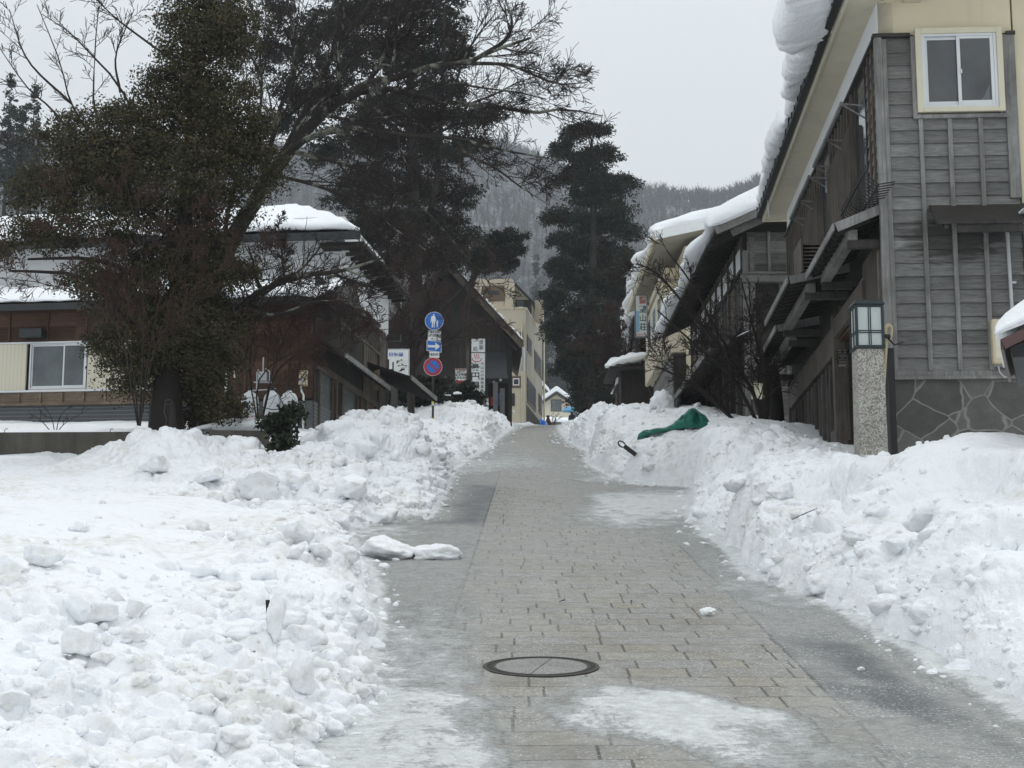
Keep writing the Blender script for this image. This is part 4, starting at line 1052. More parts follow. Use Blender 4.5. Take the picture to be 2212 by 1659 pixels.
# ground floor: pale vertical boarding with an open dark side
m = MB()
for y in np.arange(.0, 6, .34): m.box(-.42, -.38, y, y+.30, 5.5, bz0-.03)
m.build('ground_boarding', M['grey_rows'], r3)
pbox('ground_wall', M['dark_wood'], r3, (-.37, -.01, .02, 6, 5.5, bz0-.03))
each('brace', M['dark_wood'], r3, [MB().bar((bx0+.1, 6.3, bz0-.03), (.0, 6.4, bz0-1.3), .10, .10), MB().bar((bx0+.25, 5.2, bz0-.03), (.0, 5.3, bz0-1.2), .10, .10)])
ex = ex3; sl3 = .22
m = MB(); W3 = 7.5
m.hexa([(ex, -1.0, ez3-.10), (W3, -1.0, ez3-.10+(W3-ex)*sl3), (W3, 10, ez3-.10+(W3-ex)*sl3), (ex, 10, ez3-.10), (ex, -1.0, ez3+.04), (W3, -1.0, ez3+.04+(W3-ex)*sl3), (W3, 10, ez3+.04+(W3-ex)*sl3), (ex, 10, ez3+.04)])
ro3 = m.build('roof', M['cream_shade'], r3)
m = MB(); m.bar((ex-.03, -1.03, ez3-.06), (W3, -1.03, ez3-.06+(W3-ex)*sl3), .06, .24); m.build('barge_board', M['white_paint'], ro3)
pbox('fascia', M['cream_paint'], ro3, (ex-.07, ex-.002, -1.0, 10, ez3-.16, ez3+.05))
snow_slab('roof_snow', 'smooth white snow blanket on the shallow roof of the cream inn', sw(H3, ex+.05, -1.05, ez3+.05), sw(H3, ex+.05, 9.9, ez3+.05), Vector((1, 0, sl3)).normalized()*6.5, (-.1, 0, .55), 70, 30, 61, amp=.09, hang=.46)

# vertical sign board of the inn
def board(name, label, cat, vx0, vy0, vx1, vy1, Y, mat, depth=.12, frame=None, group=None):
    a, b_ = at(vx0, vy0, Y), at(vx1, vy1, Y)
    cx_ = (a.x+b_.x)/2; wd, hg = b_.x-a.x, a.z-b_.z
    r_ = thing(name, label, cat, (cx_, Y, b_.z), 0, group)
    pbox('panel', mat, r_, (-wd/2, wd/2, 0, depth, 0, hg))
    if frame: pbox('frame', frame, r_, (-wd/2-.025, -wd/2+.01, -.012, depth, -.02, hg+.02), (wd/2-.01, wd/2+.025, -.012, depth, -.02, hg+.02), (-wd/2+.01, wd/2-.01, -.012, depth, hg-.01, hg+.02), (-wd/2+.01, wd/2-.01, -.012, depth, -.02, .01))
    return r_, wd, hg
M['sign_white'] = plain('sign_white', (.70, .72, .71), .5, .4, 0, .06); M['sign_blue'] = plain('sign_light_blue', (.26, .47, .66), .5, .4, 0, .08)
M['ink_green'] = plain('dark_green_ink', (.012, .095, .085), .5, .3)
sg, wd, hg = board('hotel_sign', 'narrow vertical white sign with green characters and a pale blue stripe on the inn', 'sign', 1372.5, 638, 1398, 727, 52, M['sign_white'], .16, M['trim'])
pbox('blue_stripe', M['sign_blue'], sg, (-wd/2+.012, -wd*.18, -.004, -.001, hg*.10, hg*.62))
for i, ch in enumerate('望山荘'): text('lettering', ch, M['ink_green'], sg, (wd*.14, -.005, hg*(.65-.215*i)), hg*.185, bold=.003)
for i, ch in enumerate('旅館'): text('lettering', ch, M['ink_red'], sg, (-wd*.02+wd*.3*i, -.005, hg*.925), hg*.095, bold=.002)
for i, ch in enumerate('温泉'): text('lettering', ch, M['ink_red'], sg, (-wd*.02+wd*.3*i, -.005, hg*.835), hg*.095, bold=.002)
text('lettering', '☎0859 2202', M['ink_red'], sg, (0, -.005, hg*.045), hg*.058)
pbox('bracket', M['trim'], sg, (-wd/2, 1.0, .17, .24, hg*.25, hg*.29), (-wd/2, 1.0, .17, .24, hg*.8, hg*.84))

# snowy eaves of the building beyond and the dark shed below it
E1 = Site(1352, 700, 57, R(0)); 
a = at(1372, 650, 57); b_ = at(1350, 716, 62)
r5 = thing('back_building', 'low brown building end beyond the inn under a ragged strip of snow', 'building', (a.x+.5, 57, 0), 0)
pbox('wall', M['mid_wood'], r5, (.1, 3, .3, 7, 8.5, a.z-.2)); pbox('eave', M['trim_dark'], r5, (-.5, .3, 0, 7, a.z-.55, a.z-.35))
snow_slab('roof_snow', 'ragged lump of snow curling off the eave left of the green lettered sign', (a.x-.05, 57, a.z-.40), (b_.x-.1, 62.5, b_.z-.2), (.6, 0, .1), (-.1, 0, .75), 50, 18, 71, amp=.2, hang=.16)
sh0 = at(1342, 800, 56); sh1 = at(1398, 890, 56)
shd = thing('shed', 'dark brown board shed with a lumpy snow roof beside the tall cedar', 'shed', (sh0.x, 56, 0), 0)
zs = at(1350, 800, 56).z
m = MB(); wsh = sh1.x-sh0.x+.5
pbox('wall', M['dark_wood'], shd, (0, wsh, .1, 3, 8.2, zs)); 
m = MB()
for x in np.arange(0, wsh, .2): m.box(x, x+.03, .06, .1, 8.2, zs)
m.build('wall_batten', M['dark_wood'], shd)
pbox('eave', M['dark_wood'], shd, (-.45, wsh+.2, -.4, 3.2, zs, zs+.08))
snow_slab('roof_snow', 'lumpy snow heaped on the roof of the dark shed', (sh0.x-.45, 55.65, zs+.08), (sh0.x+wsh+.1, 55.65, zs+.5), (0, 2.6, .4), (0, 0, .35), 40, 20, 73, amp=.16, hang=.1)
snow_slab('roof_snow', 'drooping tongue of snow left of the dark shed', at(1322, 852, 58), at(1345, 806, 57.5), (.2, .5, .1), (0, 0, .32), 30, 16, 75, amp=.10, hang=.1)
pst = at(1333, 890, 56.5); ptop = at(1333, 850, 56.5)
o = MB().tube([pst-Vector((0, 0, .5)), ptop], .06, 8).build('post', M['mid_wood']); tag(o, 'slim grey post standing in the snow left of the shed', 'post')

# utility pole with insulators
up0 = at(1360, 905, 60); ut = at(1362, 596, 60)
pr_ = thing('utility_pole', 'slim utility pole with stacked insulators in front of the tall cedar', 'pole', (up0.x, 60, up0.z-.8))
hgt = ut.z-up0.z+.8
MB().tube([(0, 0, 0), (0, 0, hgt)], [.10, .075], 10).build('pole', M['grey_pipe'], pr_, smooth=True)
for k in range(2):
    arm = pbox('crossarm', M['dark_metal'], pr_, (-.32, .32, -.06, -.0, hgt-1.45-k*.35, hgt-1.38-k*.35))
    for x in (-.28, .28): MB().lathe([(.03, 0), (.06, .02), (.03, .05), (.06, .07), (.03, .1), (.05, .13), (.01, .15)], (x, -.03, hgt-1.378-k*.35), 8).build('insulator', M['white_paint'], arm)

# ================================================================== left: dark wooden lodge
A = Site(676, 870, 34.3, R(7.1))
A.az = R(7.1)
ra_ = A.root('wooden_lodge', 'dark brown timber lodge with snowy roofs behind the evergreen tree', 'house')
LA = 8.0
zb = 5.2
zA0 = A.front(600, 655).z
xl0 = -13.5
z1, z2, z3 = A.front(100, 741).z, A.front(100, 843).z, A.front(100, 870).z
pbox('wall_core', M['dark_wood'], ra_, (xl0, -.02, .03, 5, zb, zA0))
lapped(xl0, -.02, z1+.02, zA0, .30, 0, .012).build('upper_boards', M['brown_rows'], ra_)
xd = A.front(420, 800).x
lapped(xd, -.02, z3, z1+.02, .30, 0, .012).build('lower_boards', M['brown_rows'], ra_)
m = MB(); m.box(xl0, xd, -.02, .02, z3, z2-.05); m.build('tan_strip', M['tan_wood'], ra_)
ms = []
for x in np.arange(xl0+.3, xd, .50): ms.append(BX(x-.025, x+.025, -.06, -.021, z3+.0, z2-.05))
each('tan_batten', M['tan_wood'], ra_, ms)
pbox('tan_ledge', M['tan_wood'], ra_, (xl0, xd, -.08, .0, z3-.07, z3-.002))
each('batten', M['brown_wood'], ra_, [BX(x-.02, x+.02, -.05, -.02, z3, zA0-.05) for x in np.arange(xd+.2, -.1, .48)]+[BX(x-.02, x+.02, -.05, -.02, z1+.05, zA0-.05) for x in np.arange(xl0+.2, xd, .9)])
def stripe():
    t = NT('ribbed_grey_metal'); v = t.coord(); sp = t.n('SeparateXYZ'); t.l(v, sp.inputs[0])
    f = t.math('FRACT', t.math('DIVIDE', sp.outputs[2], .085)); k = t.math('LESS_THAN', f, .16)
    c = t.mix(t.noise(v, 3, 4), (.055, .06, .066), (.085, .092, .10)); t.fin(t.mix(k, c, (.17, .18, .19)), .55, .4); t.bump(f, .3, .01); return t.m
M['ribbed'] = stripe()
pbox('ribbed_base', M['ribbed'], ra_, (xl0, xd, -.01, .02, zb, z3-.072))
pbox('base', M['granite_dark'], ra_, (-1.35, .0, -.03, .02, zb, A.front(660, 866).z))
pbox('side_base', M['ribbed'], ra_, (-.005, .03, .02, 4.2, zb, A.front(676, 866).z), bevel=0)
# cream shutter band with a window
pbox('shutter_track', M['alu'], ra_, (xl0, xd, -.10, .0, z2-.05, z2-.005), (xl0, xd, -.09, .0, z1-.02, z1+.015))
def ribbed_cream():
    t = NT('ribbed_cream_shutter'); v = t.coord(); sp = t.n('SeparateXYZ'); t.l(v, sp.inputs[0])
    f = t.math('FRACT', t.math('DIVIDE', sp.outputs[0], .09)); k = t.math('LESS_THAN', f, .12)
    t.fin(t.mix(k, (.62, .58, .46), (.48, .45, .36)), .5, .4); return t.m
M['shutter'] = ribbed_cream()
ax0, ax1 = A.front(65, 800).x, A.front(188, 800).x
each('shutter', M['shutter'], ra_, [BX(xl0, ax0-.07, -.07, -.01, z2, z1-.022), BX(ax1+.03, xd, -.07, -.01, z2, z1-.022)], bevel=.004)
window(ra_, ax0, ax1, z2, z1-.022, -.02, .05, .05, split=.6, glass=M['glass_dull'], cream=False, depth=.03)
wx = A.front(480, 770).x
window(ra_, A.front(425, 750).x, A.front(452, 750).x, A.front(430, 800).z, z1+.05, -.05, .04, .03, glass=M['glass_dull'], mat=M['white_paint'])
pbox('hood', M['dark_metal'], ra_, (A.front(57, 700).x, A.front(104, 700).x, -.35, -.012, A.front(80, 733).z, A.front(80, 716).z))
# lower roof in front: slopes up to the upper storey
yU = 3.2
zU = A.front(600, 592, yU).z
m = MB()
def slabq(m, x0, x1, y0, zz0, y1, zz1, th): m.hexa([(x0, y0, zz0-th), (x1, y0, zz0-th), (x1, y1, zz1-th), (x0, y1, zz1-th), (x0, y0, zz0), (x1, y0, zz0), (x1, y1, zz1), (x0, y1, zz1)])
slabq(m, xl0, .35, -.55, zA0+.0, yU, zU-.25, .10)
lr = m.build('lower_roof', M['dark_wood'], ra_)
pbox('eave_board', M['dark_metal'], lr, (xl0, .36, -.60, -.552, zA0-.14, zA0+.01))
# upper storey
xu0 = A.front(-200, 560, yU).x
zUt = A.front(600, 524, yU).z
xu1 = A.side(730, 560, 0).x
pbox('upper_wall', M['white_plaster'], ra_, (xu0, -.12, yU, LA, zU-.3, zUt+.6))
pbox('upper_corner_post', M['white_paint'], ra_, (-.20, -.08, yU-.05, yU+.03, zU-.3, zUt), bevel=.01)
m = MB()
for z in np.arange(zU+.1, zUt, .45): m.box(xu0, -.21, yU-.006, yU-.002, z, z+.012)
m.build('wall_joint', M['grey_pipe'], ra_)
# the upper roof: eave to the street and to the front
oR = .42
m = MB(); zpk = zUt+1.9
yb_ = LA*.5+yU*.5+1.5; m.hexa([(xu0, yU-.7, zUt-.1), (oR, yU-.7, zUt-.1), (oR-2.9, yb_, zpk-.1), (xu0, yb_, zpk-.1), (xu0, yU-.7, zUt+.02), (oR, yU-.7, zUt+.02), (oR-2.9, yb_, zpk), (xu0, yb_, zpk)])
ur = m.build('upper_roof', M['dark_wood'], ra_)
pbox('eave_board', M['dark_metal'], ur, (xu0, oR+.02, yU-.76, yU-.702, zUt-.16, zUt+.03))
m = MB(); slabq(m, -.6, oR+.06, yU-.5, zUt-.16, LA+.6, zUt-.18, .1); m.build('street_eave', M['dark_wood'], ur)
each('rafter', M['dark_wood'], ur, [MB().bar((0, y, zUt-.42), (oR, y, zUt-.40), .06, .09) for y in np.arange(yU-.3, LA+.5, .5)])
each('eave_bracket', M['trim_dark'], ra_, [BX(-.05, oR-.05, LA-.18, LA-.02, zUt-1.62, zUt-1.45)])
snow_slab('roof_snow', 'snow sheet over the lower front roof of the dark timber lodge', sw(A, xl0, -.55, zA0+.01), sw(A, .2, -.55, zA0+.01), A.uy*(yU+.5)*1.0+Vector((0, 0, zU-.25-zA0)), (0, 0, .26), 100, 24, 81, amp=.06, hang=.14)
snow_slab('roof_snow', 'snow blanket on the high roof of the dark timber lodge', sw(A, xu0, yU-.7, zUt+.03), sw(A, oR-.02, yU-.7, zUt+.03), A.uy*4.4-A.ux*2.5+Vector((0, 0, 1.7)), (0, 0, .36), 80, 24, 83, amp=.08, hang=.12)
# street side of the lodge (faces right), partly white above and timber below
zS = A.side(757, 676).z
pbox('street_wall', M['dark_wood'], ra_, (-.02, .0, .05, LA, zb, zUt-1.5)); pbox('street_plaster', M['white_plaster'], ra_, (-.11, .004, yU-.04, LA, zUt-1.5, zUt-.25))
def yA(vx, x=0.): return A.side(vx, 700, x).y
bw0, bw1 = yA(745), yA(790)
zrail = A.side(757, 676).z; zwt, zwb = A.side(750, 650).z, A.side(750, 725).z
for a_, c_ in ((1.4, 2.1), (2.25, 2.95), (3.1, 3.8)):
    w_ = pbox('street_window', M['mid_wood'], ra_, (.002, .05, a_, a_+.05, zwb, zwt), (.002, .05, c_-.05, c_, zwb, zwt), (.002, .05, a_+.05, c_-.05, zwt-.05, zwt))
    pbox('pane', M['glass_dull'], w_, (.004, .02, a_+.05, c_-.05, zwb, zwt-.05))
m = MB(); m.box(.38, .43, 1.0, 5.0, zrail-.05, zrail); m.box(.38, .42, 1.0, 5.0, zrail-.78, zrail-.73)
for y in np.arange(1.05, 5.0, .13): m.tube([(.40, y, zrail-.75), (.46, y, zrail-.6), (.40, y, zrail-.35), (.40, y, zrail-.05)], .012, 4)
m.box(.0, .42, 1.0, 1.04, zrail-.05, zrail); m.box(0, .42, 4.96, 5.0, zrail-.05, zrail)
m.build('balcony_rail', M['lattice'], ra_)
pbox('street_post', M['mid_wood'], ra_, (-.02, .10, LA-1.5, LA-.75, zb, zUt-1.55), bevel=.01)
each('street_board', M['mid_wood'], ra_, [BX(.002, .03, y, y+.24, zb+1.5, zUt-1.6) for y in np.arange(4.9, LA-1.6, .28)])
# dormer gable over the balcony
m = MB(); dz = A.front(700, 640, -.2).z
m.add([(.0, .3, dz), (.62, .3, dz), (.62, 2.2, dz), (.0, 2.2, dz), (.0, 1.25, dz+.55), (.62, 1.25, dz+.55)], [(0, 1, 5, 4), (3, 4, 5, 2), (0, 4, 3), (1, 2, 5), (0, 3, 2, 1)])
m.build('dormer_roof', M['trim_dark'], ra_)
# pent roofs of the street side, two lengths
def pentA(y0, y1, o, zz):
    m = MB(); m.hexa([(0, y0, zz+.40), (o, y0, zz), (o, y1, zz), (0, y1, zz+.40), (0, y0, zz+.46), (o, y0, zz+.06), (o, y1, zz+.06), (0, y1, zz+.46)])
    q = m.build('pent_roof', M['dark_wood'], ra_); pbox('eave_board', M['trim'], q, (o, o+.03, y0-.03, y1+.03, zz-.03, zz+.08))
    m = MB()
    for y in np.arange(y0+.1, y1, .3): m.bar((.02, y, zz+.36), (o-.02, y, zz-.03), .05, .06)
    m.build('rafter', M['dark_wood'], q)
q0 = A.loc(at(722.5, 752, 34.6)); q1 = A.loc(at(811, 820, 39.4)); 
pentA(.3, 5.2, .62, A.side(722.5, 752, .62).z)
z5 = A.side(811, 820, .62).z
pentA(5.3, LA+1.0, 1.15, A.side(829.6, 769, 1.15).z)
pbox('lower_lintel', M['mid_wood'], ra_, (.0, .08, .1, LA, zb+2.15, zb+2.3), bevel=.008)
for a_, c_ in ((.35, 1.6), (2.5, 4.2)):
    w_ = pbox('ground_window', M['mid_wood'], ra_, (.002, .07, a_, a_+.07, zb+.9, zb+2.14), (.002, .07, c_-.07, c_, zb+.9, zb+2.14), (.002, .08, a_+.07, c_-.07, zb+.9, zb+.97))
    pbox('pane', M['glass_dull'], w_, (.003, .02, a_+.07, c_-.07, zb+.97, zb+2.14))
pbox('door', M['brown_wood'], ra_, (.002, .05, 5.2, 6.1, zb, zb+2.14), bevel=.01)
each('street_post', M['mid_wood'], ra_, [BX(.002, .11, y-.06, y+.06, zb, zb+2.14) for y in (1.8, 2.4, 4.4, 5.05, 6.25, 7.7)])
# hanging wooden tablet under the lodge's pent roof
a, b_ = at(802, 796, 39.5), at(821, 840, 39.5)
tb = thing('hanging_tablet', 'pale wooden tablet sign hanging under the eave of the dark lodge', 'sign', ((a.x+b_.x)/2, 39.5, b_.z), R(20))
w_, h_ = (b_.x-a.x), a.z-b_.z
m = MB(); m.prism([(-w_*.35, 0), (w_*.30, -.04), (w_*.5, h_*.98), (-w_*.1, h_*.9), (-w_*.42, h_*.6)], 'y', 0, .04); m.build('tablet', M['tan_wood'], tb)
for i in range(3): text('lettering', '宿', M['mid_wood'], tb, (0, -.004, h_*(.72-.24*i)), h_*.2)
# ================================================================== white sign behind the lodge
ss, wd, hg = board('lodge_sign', 'white rectangular sign board with black brush characters behind the lodge roof', 'sign', 822, 755, 882, 818, 50, M['sign_white'], .2, M['grey_pipe'])
M['ink_blue'] = plain('blue_ink', (.05, .12, .38), .5, .3)
text('lettering', '日宗道', M['ink_blue'], ss, (wd*.05, -.006, hg*.82), hg*.14, sx=1.2, bold=.003)
text('lettering', '山房', M['ink'], ss, (wd*.02, -.006, hg*.42), hg*.44, bold=.006)
pbox('post', M['trim_dark'], ss, (-.1, .1, .05, .15, -2, 0))
# ================================================================== bath house: dark gable, noren, vertical sign
B = Site(1080, 860, 70.0, R(-1.5))
rb = B.root('bath_house', 'black timber bath house with a steep gable roof and a small entrance porch', 'building')
ve = B.front(1128, 748, -.5)                     # lower end of the verge
vt = B.front(1011, 623, -.5)
zb = 9.6
x0, x1 = B.front(960, 800).x, B.front(1106, 800).x
sl = (vt.z-ve.z)/(ve.x-vt.x)
xr = vt.x-.9; zr0 = ve.z+sl*(ve.x-xr)            # ridge
m = MB(); m.prism([(2*xr-x1, zb), (x1, zb), (x1, ve.z+sl*(ve.x-x1)-.25), (xr, zr0-.25), (2*xr-x1, ve.z+sl*(ve.x-x1)-.25)], 'y', 0, 7.5); m.build('wall', M['dark_wood'], rb)
th = .30
def gable_roof(name, mat, root, xr, zr0, xe, ze, y0, y1, th):
    m = MB(); xl = 2*xr-xe
    m.prism([(xr, zr0), (xr, zr0+th*1.3), (xl, ze+th), (xl, ze)], 'y', y0, y1); m.prism([(xr, zr0), (xe, ze), (xe, ze+th), (xr, zr0+th*1.3)], 'y', y0, y1)
    return m.build(name, mat, root)
M['rust_roof'] = plain('dark_red_brown_roof', (.055, .034, .030), .7, .3, 0, .3, 4)
rfb = gable_roof('roof', M['rust_roof'], rb, xr, zr0, ve.x+.05, ve.z-.03, -.65, 8, .24)
m = MB(); m.bar((xr, -.68, zr0-.02), (ve.x, -.68, ve.z-.04), .05, .22); m.build('barge_board', M['mid_wood'], rfb)
m = MB(); m.bar((xr+.3, -.2, zr0-.45), (ve.x-.25, -.2, ve.z-.12), .12, .16); m.build('verge_beam', M['dark_wood'], rfb)
gx0 = B.front(1130, 780, -.6).x
m = MB(); m.tube([(gx0, -.6, ve.z-.05), (gx0+.02, -.6, ve.z-.55), (gx0, -.58, ve.z-.8), (gx0-.02, -.5, ve.z-1.1)], .07, 8); m.build('downpipe', M['grey_pipe'], rb, smooth=True)
Vs, Fs, n = [], [], 0                            # beads of snow along the verge
for k in range(60):
    t_ = rng.uniform(); p = np.array([xr+(ve.x-xr)*t_, -.62+rng.uniform(0, .25), zr0+(ve.z-zr0)*t_+.33])
    v = clod_shape(IV1, k)*rng.uniform(.04, .09)+p; Vs.append(v); Fs.append(IF1+n); n += len(v)
o = raw_mesh('roof_snow', np.vstack(Vs), np.vstack(Fs), M['snow_roof'], smooth=True); o.location = B.o; o.rotation_euler = (0, 0, -B.az)
tag(o, 'beads of old snow clinging along the verge of the black bath house', 'snow')
def fbx(vx0, vy0, vx1, vy1, y, d):                # box from pixel rectangle on the plane y, depth d towards camera
    a, b_ = B.front(vx0, vy0, y), B.front(vx1, vy1, y); return (a.x, b_.x, y-d, y, b_.z, a.z)
m = MB()
for x in np.arange(B.front(1045, 800).x, x1, .22): m.box(x, x+.03, -.03, -.0, zb, ve.z-.1+sl*(ve.x-x)-.3)
m.build('board_batten', M['trim_dark'], rb)
wb = pbox('window', M['lattice'], rb, fbx(1075, 762, 1078, 794, -.031, .04), fbx(1081, 762, 1084, 794, -.031, .04)); pbox('pane', M['glass_dull'], wb, fbx(1078, 763, 1081, 794, -.031, .02))
pa, pb_ = B.front(1050, 792, -1.2), B.front(1097, 818, -1.2)
m = MB(); zt_ = B.front(1052, 788, 0).z
m.hexa([(pa.x-.1, -1.2, pb_.z), (pb_.x, -1.2, pb_.z), (pb_.x-.1, 0, zt_+.5), (pa.x-.05, 0, zt_+.5), (pa.x-.1, -1.2, pb_.z+.06), (pb_.x, -1.2, pb_.z+.06), (pb_.x-.1, 0, zt_+.56), (pa.x-.05, 0, zt_+.56)])
M['tin'] = plain('grey_tin_roof', (.06, .065, .07), .5, .4, .2, .2)
po = m.build('porch_roof', M['tin'], rb)
m = MB()
for x in np.linspace(pa.x-.08, pb_.x-.04, 7): m.bar((x, -1.2, pb_.z+.075), (x, 0, zt_+.575), .03, .03)
m.build('roof_rib', M['tin'], po)
pbox('entrance', M['interior'], rb, fbx(1055, 828, 1098, 905, -.035, .02))
each('porch_post', M['granite_dark'], rb, [BX(*fbx(1065, 826, 1075, 905, -.9, .16)), BX(*fbx(1080, 840, 1090, 905, -.7, .16))])
M['noren_blue'] = plain('blue_cloth', (.05, .16, .36), .8, .2); M['noren_red'] = plain('red_cloth', (.40, .05, .04), .8, .2)
nb = MB(); a = fbx(1077, 846, 1082, 878, -.5, .01); nb.prism([(a[0], a[4]), (a[1], a[4]+.1), (a[1], a[5]), (a[0], a[5]-.1)], 'y', -.52, -.5)
nb.build('curtain', M['noren_blue'], rb)
pbox('curtain', M['noren_red'], rb, fbx(1060, 858, 1064, 876, -.5, .01))
M['bulb'] = plain('white_globe', (.75, .76, .75), .3, .4)
for vx, vy in ((1081, 821), (1067, 826), (1109, 889)):
    p = B.front(vx, vy, -.62); MB().lathe([(.001, -.06), (.045, -.04), (.06, 0), (.045, .04), (.001, .06)], (p.x, p.y, p.z), 10).build('globe_lamp', M['bulb'], rb, smooth=True)
# vertical bath sign
bs, wd, hg = board('bath_sign', 'tall white vertical sign with black brush characters and a red bath mark', 'sign', 1018, 731, 1048, 862, 66, M['sign_white'], .12, M['dark_metal'])
zl = hg*(862-762)/131
pbox('divider', M['dark_metal'], bs, (-wd/2+.01, wd/2-.01, -.008, -.001, zl-.02, zl+.02))
text('lettering', '食', M['ink'], bs, (wd*.2, -.005, hg*.93), hg*.085); text('lettering', '事', M['ink'], bs, (wd*.2, -.005, hg*.84), hg*.085)
text('lettering', '処', M['ink'], bs, (-wd*.2, -.005, hg*.82), hg*.085)
mk = MB(); cxm, czm = -wd*.1, zl-.27                              # bath mark: a bowl and three wavy steams
mk.tube([(cxm+.19*math.cos(t), -.006, czm+.12*math.sin(t)) for t in np.linspace(R(165), R(375), 14)], .017, 6)
for dx in (-.08, 0, .08): mk.tube([(cxm+dx+.018*math.sin(z*28), -.006, czm+.0+z) for z in np.linspace(0, .21, 8)], .014, 6)
mk.build('bath_mark', M['ink_red'], bs)
for i, ch in enumerate('豪円湯院'): text('lettering', ch, M['ink'], bs, (-wd*.2, -.005, zl*(.68-.205*i)), hg*.15, bold=.006)
for i, ch in enumerate('大山火の神岳温泉'): text('lettering', ch, M['ink'], bs, (wd*.28, -.005, zl*(.76-.083*i)), hg*.056, bold=.002)
pbox('leg', M['trim_dark'], bs, (-wd/2, -wd/2+.08, .05, .11, -1.5, 0)); pbox('leg', M['trim_dark'], bs, (wd/2-.08, wd/2, .05, .11, -1.5, 0))
# snow-capped stone plinth under the sign
p = at(1034, 872, 65); q = at(1054, 905, 65)
st_ = thing('stone_plinth', 'dark stone plinth with a snow cap below the tall white bath sign', 'plinth', (p.x, 65, q.z-.6))
pbox('block', M['granite_dark'], st_, (-.28, .32, -.3, .3, 0, p.z-q.z+.65), bevel=.03)
snow_slab('snow_mound', 'pointed cap of snow on the dark stone plinth', (p.x-.33, 64.65, p.z+.02), (p.x+.42, 64.65, p.z-.05), (0, .6, 0), (0, 0, .26), 24, 16, 91, amp=.05, hang=.04)
# small red and white board
rs_, wd, hg = board('notice_board', 'small white board with red bands and three lines of black characters', 'sign', 983, 796, 1008, 828, 60, M['sign_white'], .06, M['mid_wood'])
M['red_paint'] = plain('dull_red_paint', (.26, .03, .035), .5, .3)
pbox('red_band', M['red_paint'], rs_, (-wd/2+.012, wd/2-.012, -.005, -.001, 0.012, hg*.2))
m = MB(); m.prism([(-wd*.48, hg*.93), (-wd*.30, hg*.985), (-wd*.30, hg*.955), (wd*.45, hg*.955), (wd*.45, hg*.905), (-wd*.30, hg*.905), (-wd*.30, hg*.875)], 'y', -.006, -.001); m.build('arrow', M['red_paint'], rs_)
for i, s_ in enumerate(('山陰観', '旨名物湯', 'つまもの宿')): text('lettering', s_, M['ink'], rs_, (0, -.006, hg*(.78-.21*i)), hg*.2, sx=.95, bold=.003)
pbox('post', M['mid_wood'], rs_, (wd*.46, wd*.46+.09, .07, .14, -1.6, hg+.9))

# ================================================================== cream concrete building
Cc = Site(1137, 780, 86.0, R(7.1))
rc = Cc.root('concrete_building', 'tall cream concrete building with brown window frames at the crest of the street', 'building')
zb = 12.0
z_par = Cc.front(1137, 668).z
xf0 = Cc.front(1000, 780).x; LC = 8.4
pbox('wall', M['cream_far'], rc, (xf0, -.02, 0, LC, zb, z_par))
m = MB()
zu = Cc.side(1137, 874).z; 
m.hexa([(-.019, .0, zu), (.0, .0, zu), (.0, LC, zu), (-.019, LC, zu), (-.019, .0, z_par), (0, .0, z_par), (0, LC, z_par), (-.019, LC, z_par)])
m.build('street_wall', M['cream_shade'], rc)
pbox('undercroft_shade', M['dark_wood'], rc, (-.018, .004, .1, LC-.05, zb, zu-.004))  # flush dark sheet painted in for the shade of the open base
pbox('parapet', M['cream_far'], rc, (xf0, .04, -.04, LC+.02, z_par+.003, z_par+.10))
xm = Cc.front(1106, 640, 1.6).x; z_up = Cc.front(1100, 602, 1.6).z
pbox('penthouse', M['cream_far'], rc, (xf0, xm, 1.6, LC, z_par+.101, z_up))
m = MB(); zs1 = Cc.front(1137, 648, 3).z
m.prism([(xm, z_par+.101), (.0, z_par+.101), (.0, zs1-.3), (xm, z_up)], 'y', 3.0, LC); m.build('stair_head', M['cream_shade'], rc)
m = MB(); m.bar((xm-.05, 2.98, z_up+.05), (.12, 2.98, zs1-.25), .1, .12); m.bar((.03, 3, zs1-.22), (.03, LC+.3, zs1-.22), .12, .12); m.build('roof_edge', M['dark_metal'], rc)
wd1 = pbox('landing_window', M['dark_wood'], rc, (xm+.05, -.06, 2.93, 2.995, z_par+.15, z_par+1.15)); pbox('pane', M['glass_dull'], wd1, (xm+.12, -.5, 2.90, 2.928, z_par+.2, z_par+1.1))
pbox('flue', M['cream_far'], rc, (.08, .55, 3.6, 4.1, z_par, zs1+.1))
M['brown_frame'] = plain('brown_window_frame', (.13, .085, .055), .5, .4)
def fwin(vx0, vy0, vx1, vy1, y, nm='window', fr=.2, white=True):
    a, b_ = Cc.front(vx0, vy0, y), Cc.front(vx1, vy1, y)
    w_ = pbox(nm, M['brown_frame'], rc, (a.x, b_.x, y-.06, y-.002, b_.z, a.z), bevel=.01)
    f = .22*(b_.x-a.x)
    if white: pbox('sash', M['white_paint'], w_, (a.x+f, b_.x-f*.9, y-.075, y-.061, b_.z+f, a.z-f*.9))
    pbox('pane', M['glass'], w_, (a.x+f+.05, b_.x-f*.9-.05, y-.085, y-.076, b_.z+f+.06, a.z-f*.9-.06))
fwin(1100, 718, 1130, 755, 0); fwin(1103, 813, 1127, 838, 0); fwin(1042, 618, 1090, 650, 1.6, white=False)
def swin(vx0, vy0, vx1, vy1):
    a, b_ = Cc.side(vx0, vy0), Cc.side(vx1, vy1)
    w_ = pbox('street_window', M['brown_frame'], rc, (.002, .05, a.y, b_.y, b_.z, a.z))
    n_ = max(1, int((b_.y-a.y)/.8)); s_ = (b_.y-a.y-.1)/n_
    for k in range(n_): pbox('pane', M['glass'], w_, (.051, .06, a.y+.08+k*s_, a.y+.02+(k+1)*s_, b_.z+.1, a.z-.1))
